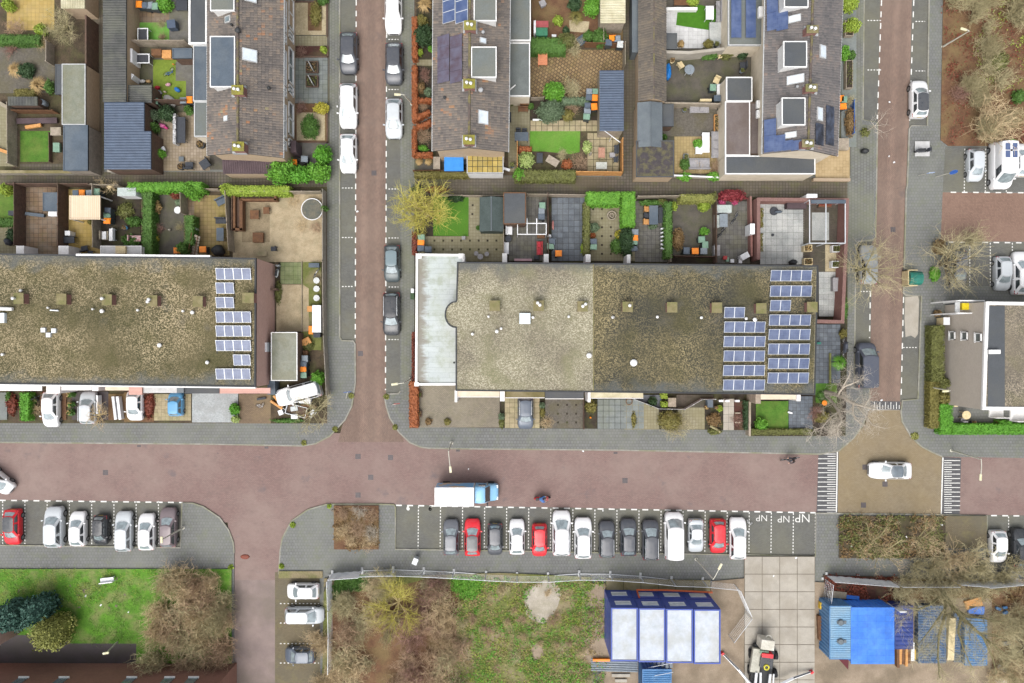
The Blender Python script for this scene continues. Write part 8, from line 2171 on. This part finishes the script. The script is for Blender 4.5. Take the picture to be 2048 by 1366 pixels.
crate(792,520,12,150,.7,'thin white pole beside silver estate car',M_wht,'white_pole','pole');bike(292,460,.5,'dark folded bicycle by the porch',PAINT['black'],.8);planter(300,480,30,30,.3,'dark pot by the porch wall',M_rattan,round_=True)
for y in (437,517,582):planter(574,y,44,44,.35,{437:'round pot against the porch on dark drive',517:'round pot in the middle of the drive edge',582:'round pot at the pavement end of drive'}[y],LID['mint'],round_=True)
view('C3')
planter(240,436,36,46,.4,'dark box planter at the beech hedge top',M_woodd);planter(238,592,36,46,.4,'dark box planter at the beech hedge end',M_woodd);p=P(1610,622,.3);t=MB();blob(t,(0,0,.12),.12,.1,.16,3,1,10,6);solo(t.build('garden_ornament',LID['orange']),(p.x,p.y,gz()),'small orange ornament in the dark bed','ornament')
view('C4')
planks('terrace_boards',608,438,905,540,16,M_deckw,False);sheet('dark_terrace',[(262,440),(490,440),(490,545),(455,540),(265,465)],M_tileslate)
p=P(230,493,.2);t=MB();torus(t,(0,0,.2),.3,.04,'z',20,6);solo(t.build('fire_ring',M_woodb),(p.x,p.y,gz()),'round rusty ring on the mossy drive','ring');
for x,l in ((968,'white framed box nearest the terrace pots'),(1018,'white framed box in the middle of the path head'),(1098,'white framed box at the red bed head')):crate(x,488,30,14,.5,l,M_wht)
crate(880,508,40,60,.8,'slate planter box on the terrace corner',M_felt);planter(850,540,30,30,.4,'round pot beside slate planter box',M_woodb,round_=True);planter(925,540,30,30,.4,'dark round pot beside lime plant',M_rattan,round_=True);crate(575,500,60,70,.5,'weathered timber block on the terrace',M_woodg);crate(1520,582,34,10,.2,'white folded paper on slate tiles',M_wht,'paper','litter',-.3);p=P(890,640,.3);t=MB();blob(t,(0,0,.12),.12,.12,.18,3,1,10,6);solo(t.build('stone_ball',M_conc),(p.x,p.y,gz()),'white stone ball in the dark bed','ornament')
for i,(y,l) in enumerate(((585,'upper pale timber sleeper in red soil'),(660,'lower pale timber sleeper in red soil'))):crate(1100,y,40,8,.12,l,M_woodg,'timber_sleeper','timber')
p=P(922,715,.3);t=MB();t.tube([(-.5,.35,.15),(.1,0,.2),(.5,-.3,.16)],[.14,.15,.12],8);solo(t.build('mossy_log',B_['mossbark']),(p.x,p.y,gz()),'mossy log lying over the pavement edge','log')
view('C5')
table(1125,648,58,58,.72,'round yellow table with three plates by the clipped hedge',M_cream,round_=True);seat(1104,682,30,24,'grey chair at the round yellow table',M_cush,'s');planter(1172,698,26,26,.4,'dark pot along the clipped hedge',M_rattan,round_=True);planter(1348,696,30,30,.4,'brown pot along the clipped hedge',M_woodb,round_=True);crate(1054,582,22,16,1.0,'pale wall lamp box at the block corner',M_cream)
p=P(158,565,.3);t=MB();t.cyl((0,0),.3,.36,.26,None,18);t.cyl((0,0),0,.3,.05);solo(t.build('round_stool',LID['orange']),(p.x,p.y,gz()),'small round orange table under white branches','table')
o=bike(288,185,1.55,'dark motorcycle parked beside the slate terrace',PAINT['navy'],1.25,False,'motorcycle','motorcycle');t=MB();blob(t,(0,0,.6),.45,.13,.22,2,1,12,8);t.build('fuel_tank',PAINT['navy'],o);crate(122,158,24,12,.4,'turquoise hose reel against the terrace wall',M_bott)
wall([(208,230),(208,432)],.5,'low green-edged wall beside the palm clump',M_concmoss,F_['moss'],.12)
view('D1');o=seat(788,612,96,34,'white park bench on the bright lawn',M_wht,'s',.45,.75,'park_bench','bench',rot=.12)
view('D2');bike(772,640,1.3,'dark bicycle chained at the white fence corner',PAINT['black'],1.0);crate(1420,478,34,44,.9,'pale blue sack beside the site fence',PAINT['silver'],'sack','sack',-.4,bev=.08)
p=P(180,450,.05);t=MB();blob(t,(0,0,0),.5,.25,.06,3,1,12,6);solo(t.build('leaf_pile',F_['rust']),(p.x,p.y,.012),'rusty leaf pile on the side street','leaf pile')
view('D4');bike(1160,180,-.5,'white step scooter at the end of the bays',M_wht,.5,True,'step_scooter','scooter')

view('F')
for x,y in ((937,938),(1166,902),(1053,888),(1776,206),(1775,314),(1785,326),(676,215),(716,424),(1760,800),(1205,1020),(1590,1114),(1545,1150),(1128,1182),(1694,1040),(1880,1048),(1700,1090),(1730,1105),(1810,1072),(175,1190),(205,1208),(260,1222)):
    p=P(x,y);t=MB();k=random.uniform(.09,.15);t.obox((0,0),k*1.5,k,0,.02,random.uniform(0,3));solo(t.build('paper_scrap',M_wht),(p.x,p.y,.02 if 860<y<1000 else ZS[0]+.004),'small white paper scrap lying on the ground','litter','scraps of paper on the ground')
# ---- riders
def rider(x,y,rot,label,jac,trou,helm,moped):
    p=P(x,y,.9);g={'jacket':jac,'trousers':trou}
    o=thing('person',label,'person',(p.x,p.y,.01),rot)
    J={'pel':(-.18,0,.88),'spi':(-.10,0,1.12),'che':(0,0,1.34),'nec':(.05,0,1.46),'hea':(.09,0,1.60),
         'shl':(.0,.19,1.38),'ell':(.2,.27,1.16),'wrl':(.36,.24,1.05),'shr':(.0,-.19,1.38),'elr':(.2,-.27,1.16),'wrr':(.36,-.24,1.05),
         'hil':(-.16,.1,.86),'knl':(.22,.14,.72),'anl':(.1,.13,.34),'tol':(.27,.13,.3),'hir':(-.16,-.1,.86),'knr':(.22,-.14,.68),'anr':(.1,-.13,.3),'tor':(.27,-.13,.26)}
    E_=[('pel','spi'),('spi','che'),('che','nec'),('nec','hea'),('che','shl'),('shl','ell'),('ell','wrl'),('che','shr'),('shr','elr'),('elr','wrr'),('pel','hil'),('hil','knl'),('knl','anl'),('anl','tol'),('pel','hir'),('hir','knr'),('knr','anr'),('anr','tor')]
    Rr={'pel':.16,'spi':.15,'che':.17,'nec':.065,'hea':.10,'shl':.08,'shr':.08,'ell':.055,'elr':.055,'wrl':.04,'wrr':.04,'hil':.11,'hir':.11,'knl':.07,'knr':.07,'anl':.05,'anr':.05,'tol':.045,'tor':.045}
    for s,w_ in ((1,'wrl'),(-1,'wrr')):
        for i in range(5):
            k=f'{w_}f{i}';J[k]=(.36+(.10 if i else .05),J[w_][1]+s*(-.04+.02*i),1.04-(.0 if i else .03));E_.append((w_,k));Rr[k]=.010
    ks=list(J);me=bpy.data.meshes.new('body');me.from_pydata([J[k] for k in ks],[(ks.index(a),ks.index(b)) for a,b in E_],[])
    b=bpy.data.objects.new('body',me);col.objects.link(b)
    b.modifiers.new('skin','SKIN');sv=me.skin_vertices[0].data
    for i,k in enumerate(ks):sv[i].radius=(Rr[k],Rr[k]);sv[i].use_root=(k=='pel')
    m=b.modifiers.new('sub','SUBSURF');m.levels=1;m.render_levels=1
    dg=bpy.context.evaluated_depsgraph_get();m2=bpy.data.meshes.new_from_object(b.evaluated_get(dg));bpy.data.objects.remove(b)
    m2.materials.clear();skin=pm('skin',C(214,170,146),C(200,154,130),4,.6)
    for q in (jac,trou,skin):m2.materials.append(q)
    for f in m2.polygons:
        c_=f.center;f.material_index=2 if (c_.z>1.47 or c_.x>.35) else (0 if (c_.z>.95 or abs(c_.y)>.2 and c_.z>.9) else 1);f.use_smooth=True
    put('body',m2,o)
    t=MB();blob(t,(.08,0,1.66),.13,.11,.12,2,1,12,8);t.build('hair' if not moped else 'helmet',helm,o)
    t=MB();t.obox((.195,0),.03,.03,1.58,1.63);t.build('nose',skin,o)
    return o
view('D3');sp='person in blue jacket riding a moped along the red road'
rider(885,28,.05,sp,pm('jacket_blue',C(96,150,214),C(80,130,196),4,.8),M_rattan,paint('helmet_blue',C(70,110,180),.3),True);o=scooter(890,26,.05,'red-panelled moped under the rider in blue',PAINT['red']);o.location.z=.01
view('C4');rider(1540,962,3.3,'person in dark coat cycling west along the red road',pm('coat_dark',C(62,60,66),C(50,48,54),4,.8),PAINT['navy'],pm('hair_dark',C(60,46,40),None,4,.7),False);o=bike(1530,960,3.3,'city bicycle under the rider in dark coat',PAINT['black'],1.15);o.location.z=.01

# ---- building site
M_blu=paint('cabin_blue',C(42,72,158),.45,coat=.2);M_cont=pm('container_blue',C(72,126,176),C(60,110,158),1.2,.5,C(104,144,180),.5,.6,8,.4);M_tarp=brick('blue_tarpaulin',C(54,120,216),C(48,112,206),C(40,98,186),.9,.55,.02,freq=0,rough=.45,stain=C(86,146,226),fst=.6,sst=.7,moss=C(58,100,170),fm=.5,bmp=.6);M_tarpd=pm('dark_blue_tarpaulin',C(44,66,138),C(36,56,120),1.2,.5,C(90,84,82),.5,.5,8,.3)
M_contd=pm('faded_blue_cover',C(78,106,140),C(64,90,122),.8,.6,C(110,112,104),.35,.8,8,.4);M_whs=pm('white_sheet_metal',C(206,212,220),C(190,198,206),1.0,.45,C(176,176,168),.6,.5,6,.2)
view('D4')
HK=5.0
def cabin(i,lev):
    xa,xb=155+i*200.5,353+i*200.5
    A,B=P(xa,818+i*4,HK),P(xb,822+i*4,HK);Cc,D=P(xb-8,1213+i*6.5,HK),P(xa-6,1208+i*6.5,HK)
    pos=('west end','second from the west end','second from the east end','east end')[i]
    W,E,N,S=(A.x+D.x)/2,(B.x+Cc.x)/2,(A.y+B.y)/2,(Cc.y+D.y)/2
    o=thing('site_cabin',f'{"upper" if lev else "lower"} blue site cabin with white roof, {pos} of the stack' if lev else f'lower blue site cabin under the white-roofed row, {pos}','site cabin',((W+E)/2,(S+N)/2,KZ+(2.45 if lev else 0)))
    z0,z1=(2.5,HK) if lev else (KZ,2.49);g=.015
    MB().box(W+g,E-g,S+g,N-g,z0,z1-.12).build('body',M_blu,o,True)
    if lev:
        t=MB();corrugated(t,(W+.14,S+.14,z1-.1),(E-.14,S+.14,z1-.1),(E-.14,N-.12,z1-.1),(W+.14,N-.12,z1-.1),26,.035);t.build('roof',M_whs,o,True)
        t=MB();ring(t,[(W+g,S+g),(E-g,S+g),(E-g,N-g),(W+g,N-g)],.12,z1-.14,z1-.02);t.build('roof_frame',M_blu,o,True)
    for s,wx in ((0,.5),):
        w_=E-W;MB().box(W+w_*.22,W+w_*.82,N-.01,N+.03,z0+.95,z0+1.75).build('window',M_skyl,o,True)
        MB().box(W+w_*.22,W+w_*.82,N+.0,N+.05,z0+.88,z0+.95).build('sill',M_trim,o,True)
    for xx in (W+.06,E-.06):MB().box(xx-.05,xx+.05,N-.02,N+.02,z0,z1-.13).build('corner_post',M_blu,o,True)
    return o
for lev in (0,1):
    for i in range(4):cabin(i,lev)
t=MB();p0=P(335,692,.4);t.tube([P(340,690,1.2)-p0,P(560,692,1.2)-p0,P(890,708,1.2)-p0],.09,8);t.tube([P(340,690,1.2)-p0,P(358,745,2.6)-p0],.08,8)
for q in (345,600,880):t.tube([P(q,696,1.2)-p0,P(q,696,0)-p0],.04,6)
solo(t.build('orange_pipe',pm('orange_pipe',C(226,112,62),C(206,96,52),3,.5)),p0,'long orange pipe along the blue site cabins','pipe')
def container(x0,y0,x1,y1,h,label,m,n=18,roofm=None,axis='y',cat='container',plain=False):
    W,E,S,N=topquad(x0,y0,x1,y1,h);o=thing('shipping_container',label,cat,((W+E)/2,(S+N)/2,KZ))
    MB().box(W+.06,E-.06,S+.06,N-.06,KZ,h-.08).build('body',m,o,True)
    for nm,a,b,c_,d in (('side_wall',(W+.03,S,KZ),(W+.03,N,KZ),(W+.03,N,h-.1),(W+.03,S,h-.1)),('end_wall',(W,N-.03,KZ),(E,N-.03,KZ),(E,N-.03,h-.1),(W,N-.03,h-.1))):
        t=MB();k=4*(14 if nm=='side_wall' else 8);a,b,c_,d=map(Vector,(a,b,c_,d));off=Vector((-.05,0,0)) if nm=='side_wall' else Vector((0,.05,0));vs=[]
        for i in range(k+1):u=i/k;f=off*(1 if i % 4 in (1,2) else 0);vs+=[a.lerp(b,u)+f,d.lerp(c_,u)+f]
        t.add(vs,[(2*i,2*i+2,2*i+3,2*i+1) for i in range(k)]);t.build(nm,m,o,True)
    t=MB()
    if plain:t.box(W-.06,E+.06,S-.06,N+.06,h-.12,h)
    else:corrugated(t,(W,S,h-.06),(W,N,h-.06),(E,N,h-.06),(E,S,h-.06),n,.05)
    t.build('roof',roofm or m,o,True)
    t=MB();ring(t,[(W-.02,S-.02),(E+.02,S-.02),(E+.02,N+.02),(W-.02,N+.02)],.09,h-.14,h-.01);t.build('roof_frame',m,o,True)
    return o
container(382,1268,592,1500,2.5,'small bright blue container below the site cabins',M_cont,16)
o=thing('steel_stairs','galvanised stairs against the blue site cabins','stairs',P(480,1245)+Vector((0,0,KZ)))
p0,p1=P(385,1262,1.0),P(590,1222,2.6)
for k in range(8):q=p0.lerp(p1,k/7);MB().box(q.x-.14,q.x+.14,q.y-.45,q.y+.45,q.z-.04,q.z).build('tread',M_zinc,o,True)
for s in (-.45,.45):MB().tube([p0+Vector((0,s,.9)),p1+Vector((0,s,.9))],.03,6).build('handrail',M_alu,o,True)
for i in range(6):
    y=1200+i*16;p=P(180,y,.4);t=MB();t.tube([(-2.35,0,.12),(2.3,0,.1)],.12,10);solo(t.build('drain_pipe_length',LID['grey']),(p.x,p.y,KZ+.02+.0*i),'long grey plastic pipe stacked beside the cabins','pipe','grey pipes beside the cabins',-.03)
crate(80,1192,120,14,.35,'orange steel beam on the pipe stack',LID['orange'],'steel_beam','beam')
for y,l in ((1302,'upper pale step slab below the pipes'),(1340,'lower pale step slab below the pipes')):crate(222,y,130 if y<1320 else 84,20,.15,l,M_conc,'step_slab','slab')
p=P(1240,1230,.2)
# drilling machine with outriggers
MM=thing('drilling_rig','white wheeled drilling rig with red engine cover and spread booms','machine',P(1255,1230,.5)*1.0,0);MM.location.z=KZ+.04
def mpt(x,y,z):return P(x,y,z)-Vector((MM.location.x,MM.location.y,MM.location.z))
def mbox(nm,x,y,lx,ly,z0,z1,m,rot=0.0,bev=.03):
    q=mpt(x,y,z1);t=MB();t.obox((q.x,q.y),M(lx),M(ly),z0,z1,rot);return t.build(nm,m,MM,bev=bev)
M_rigw=pm('rig_cream',C(232,228,216),C(208,204,190),2,.5,C(150,146,130),.8,.5,8,.3)
mbox('chassis',1250,1230,150,280,.35,.8,M_plastic,-.12);mbox('cab',1290,1088,96,72,.8,2.1,M_rigw,-.12,.08);mbox('deck',1205,1200,66,170,.8,1.2,pm('rig_grey',C(196,194,180),C(172,170,156),2,.6),-.15);mbox('engine_cover',1288,1165,80,30,.8,1.6,PAINT['red'],-.12);mbox('engine',1280,1215,88,76,.8,1.5,PAINT['black'],-.12);mbox('hose_tray',1265,1140,60,22,1.0,1.4,LID['mint'],-.12)
q=mpt(1278,1246,1.5);t=MB();torus(t,(q.x,q.y,1.53),.22,.09,'z',18,6);t.build('hose_reel',pm('reel_yellow',C(214,206,60),C(196,186,50),3,.5),MM)
for x,y in ((1166,1150),(1158,1268),(1345,1160),(1340,1290)):
    q=mpt(x,y,.5);t=MB();k=16;vs=[(q.x+xx,q.y+.42*math.cos(6.283*i/k),.42+.42*math.sin(6.283*i/k)) for xx in (-.15,.15) for i in range(k)]
    t.add(vs,[(i,(i+1) % k,k+(i+1) % k,k+i) for i in range(k)],0,True);t.add(vs,[tuple(range(k)),tuple(range(2*k-1,k-1,-1))]);t.build('wheel',M_tyre,MM)
q=mpt(1305,1050,2.0);t=MB();torus(t,(q.x,q.y,1.6),.3,.05,'z',18,6);t.build('guard_ring',M_rigw,MM)
for a,b,r_ in (((1210,1290),(1190,1480),.14),((1240,1290),(1235,1480),.12),((1310,1300),(1290,1480),.13),((1335,1300),(1325,1480),.08)):t=MB();t.tube([mpt(*a,1.4),mpt(*b,1.7)],r_,6);t.build('boom',M_wht,MM)
for a,b,c_ in (((1180,1390),(1080,1270),(962,1150)),((1330,1400),(1480,1330),(1610,1285))):
    t=MB();t.tube([mpt(*a,1.2),mpt(*b,1.1),mpt(*c_,.5)],[.16,.13,.1],4);t.build('outrigger',M_wht,MM)
    t=MB();t.tube([mpt(*b,1.22),mpt(*c_,.62)],.05,6);t.build('cylinder',PAINT['black'],MM);qq=mpt(*c_,.5);t=MB();t.obox((qq.x,qq.y),.3,.2,0,.55,.6);t.build('foot',PAINT['red'],MM)
view('D5')
container(216,808,373,1194,2.6,'weathered blue container with two round roof vents',M_cont,24,pm('pale_blue_roof',C(126,166,196),C(104,148,184),1.2,.5,C(150,176,192),.6,.6,8,.4));
for y,l in ((930,'upper round vent on the weathered blue container'),(1068,'lower round vent on the weathered blue container')):
    p=P(300,y,2.75);t=MB();t.lathe((0,0,0),[(.3,0),(.3,.1),(.22,.16)],16);t.obox((.1,0),.9,.3,-.02,.04);solo(t.build('roof_vent',M_zinc),(p.x,p.y,2.6),l,'vent')
container(376,822,682,1224,2.6,'container block sheeted with bright blue tarpaulin',M_tarp,4,plain=True);container(692,806,822,1120,1.7,'container under dark blue tarpaulin beside stacked timber',M_tarpd,10);container(862,806,1062,1222,1.0,'low blue ribbed cover under the large mossy tree',M_contd,22);container(1122,860,1165,1215,.9,'narrow blue ribbed cover behind pale timber',M_contd,20);container(1200,900,1360,1240,1.0,'low bright blue ribbed cover beside scattered sheets',M_cont,20)
for i,(x,y,ln) in enumerate(((702,1150,190),(722,1120,200),(742,1090,250),(765,1140,190),(788,1130,170))):crate(x,y,16,ln,.5,'long timber beam stacked beside dark blue tarpaulin',M_woodo if i % 2 else M_woodb,'timber_beam','timber',random.uniform(-.05,.05))['group']='timber beams beside the tarpaulin'
crate(1090,1040,44,300,.8,'pale timber stack between blue containers',M_cream,'timber_stack','timber',-.05);crate(808,1130,22,130,.6,'white and yellow board by the blue container',M_wht,'site_board','board');crate(820,1150,20,70,.5,'yellow board by the blue container',M_plate,'site_board','board')
for i in range(5):crate(130+i*12,960,10,175,.4+.03*(i % 3),'brown plank stacked against the blue container',M_woodb,'timber_plank','timber',.05)['group']='brown planks against the blue container'
crate(150,800,22,46,.5,'yellow water barrier by the gate',M_plate,'water_barrier','barrier',-.1);p=P(320,1225,.1);t=MB();t.prism([(-.6,.5),(.35,.5),(.3,-.5)],0,.06);solo(t.build('red_sheet',pm('maroon_sheet',C(104,30,40),C(90,24,34),2,.7)),(p.x,p.y,gz()),'maroon triangular sheet below the blue container','sheet')
crate(262,718,130,44,.3,'green-grey net heap beside the banners',M_woodg,'net_heap','net',-.1,bev=.08);crate(375,738,90,24,.25,'crumpled blue sheet on red mulch',M_tarp,'blue_sheet','sheet',-.1,bev=.06);crate(740,842,46,8,2.4,'white strip on the dark tarpaulin',M_wht,'white_strip','strip')
for x,y,s,m,l in ((1430,820,34,M_cont,'light blue scrap sheet by the bare shrubs'),(1478,812,30,M_cont,'second blue scrap sheet by the bare shrubs'),(1480,850,36,M_cont,'third blue scrap sheet by the bare shrubs'),(1580,852,60,M_woodo,'orange timber scrap by bare shrubs'),(1250,780,120,M_woodo,'pale timber lengths behind the blue container'),(1460,1255,60,M_wht,'white plastic heap in the container yard'),(1455,1345,70,M_wht,'white plastic heap at the yard end'),(1490,1070,50,M_zinc,'grey sheet under the bare olive tree'),(1270,830,110,M_tarp,'blue tarpaulin heap behind the ribbed container')):crate(x,y,s,s*.5,.3,l,m,'scrap_sheet','scrap',random.uniform(-.6,.6),bev=.08)
# site fence panels
HERAS={}
def heras(a,b,label,sheetm=None,h=2.0,group=None,z=KZ):
    pa,pb=P(*a),P(*b);d=pb-pa;L=d.length;o=thing('site_fence_panel',label,'fence panel',(pa.x,pa.y,z),math.atan2(d.y,d.x),group)
    t=MB()
    for q in ((0,.12),(0,h-.02)):t.tube([(0,0,q[1]),(L,0,q[1])],.028,6)
    for x in (0.03,L-.03):t.tube([(x,0,0),(x,0,h)],.03,6)
    t.build('frame',M_alu,o)
    if sheetm:
        t=MB();n=14;vs=[]
        for i in range(n+1):x=L*i/n;f=.05*math.sin(i*1.7+L);vs+=[(x,.05+f*.5,.1),(x,.04+f,h+.02)]
        t.add(vs,[(2*i,2*i+2,2*i+3,2*i+1) for i in range(n)]);t.build('sheeting',sheetm,o)
    else:
        t=MB()
        for i in range(1,22):t.tube([(L*i/22,0,.12),(L*i/22,0,h-.02)],.007,3)
        for i in range(1,6):t.tube([(0,0,h*i/6),(L,0,h*i/6)],.007,3)
        props(t.build('wire_mesh',M_alu,o),kind='stuff')
    t=MB();t.obox((0,0),.22,.68,0,.13);t.build('concrete_foot',M_trimg,o)
    return o
M_ban=pm('banner_white',C(252,252,252,.9),C(240,242,246,.9),1.5,.6,C(180,190,204),.8,.4,6,.15)
view('F');lb='galvanised mesh site fence panel beside the parked row'
line=[(725,1140),(787,1138),(848,1140),(908,1143),(972,1147),(1034,1150),(1096,1150),(1158,1146),(1220,1147),(1280,1151),(1342,1158),(1404,1160),(1466,1166)]
for a,b in zip(line,line[1:]):heras(a,b,lb,None,2.0,'site fence along the parked row')
heras((666,1146),(725,1142),'white-sheeted fence panel at the site corner',M_ban);heras((664,1150),(666,1205),'white-sheeted fence panel facing the mossy bays',M_ban);heras((666,1208),(667,1258),'bare mesh fence panel beside the mossy bays');heras((667,1260),(666,1330),'second bare mesh fence panel beside the mossy bays');heras((1468,1168),(1490,1218),'open mesh gate leaf by the slab road')
heras((1490,1222),(1455,1268),'mesh gate leaf lying back to the cabins');heras((1651,1150),(1714,1155),'white banner panel beside red mulch',M_ban);heras((1714,1155),(1776,1160),'white banner panel next to bare shrubs',M_ban);heras((1648,1156),(1640,1222),'mesh gate leaf beside the blue container');heras((1782,1160),(1894,1160),'mesh fence panel behind bare shrubs');heras((1896,1156),(1950,1160),'wrinkled white banner panel under the bare tree',M_ban);heras((1952,1162),(2018,1156),'white banner panel beside bare olive shrubs',M_ban);heras((2020,1156),(2080,1157),'mesh fence panel at the verge end')
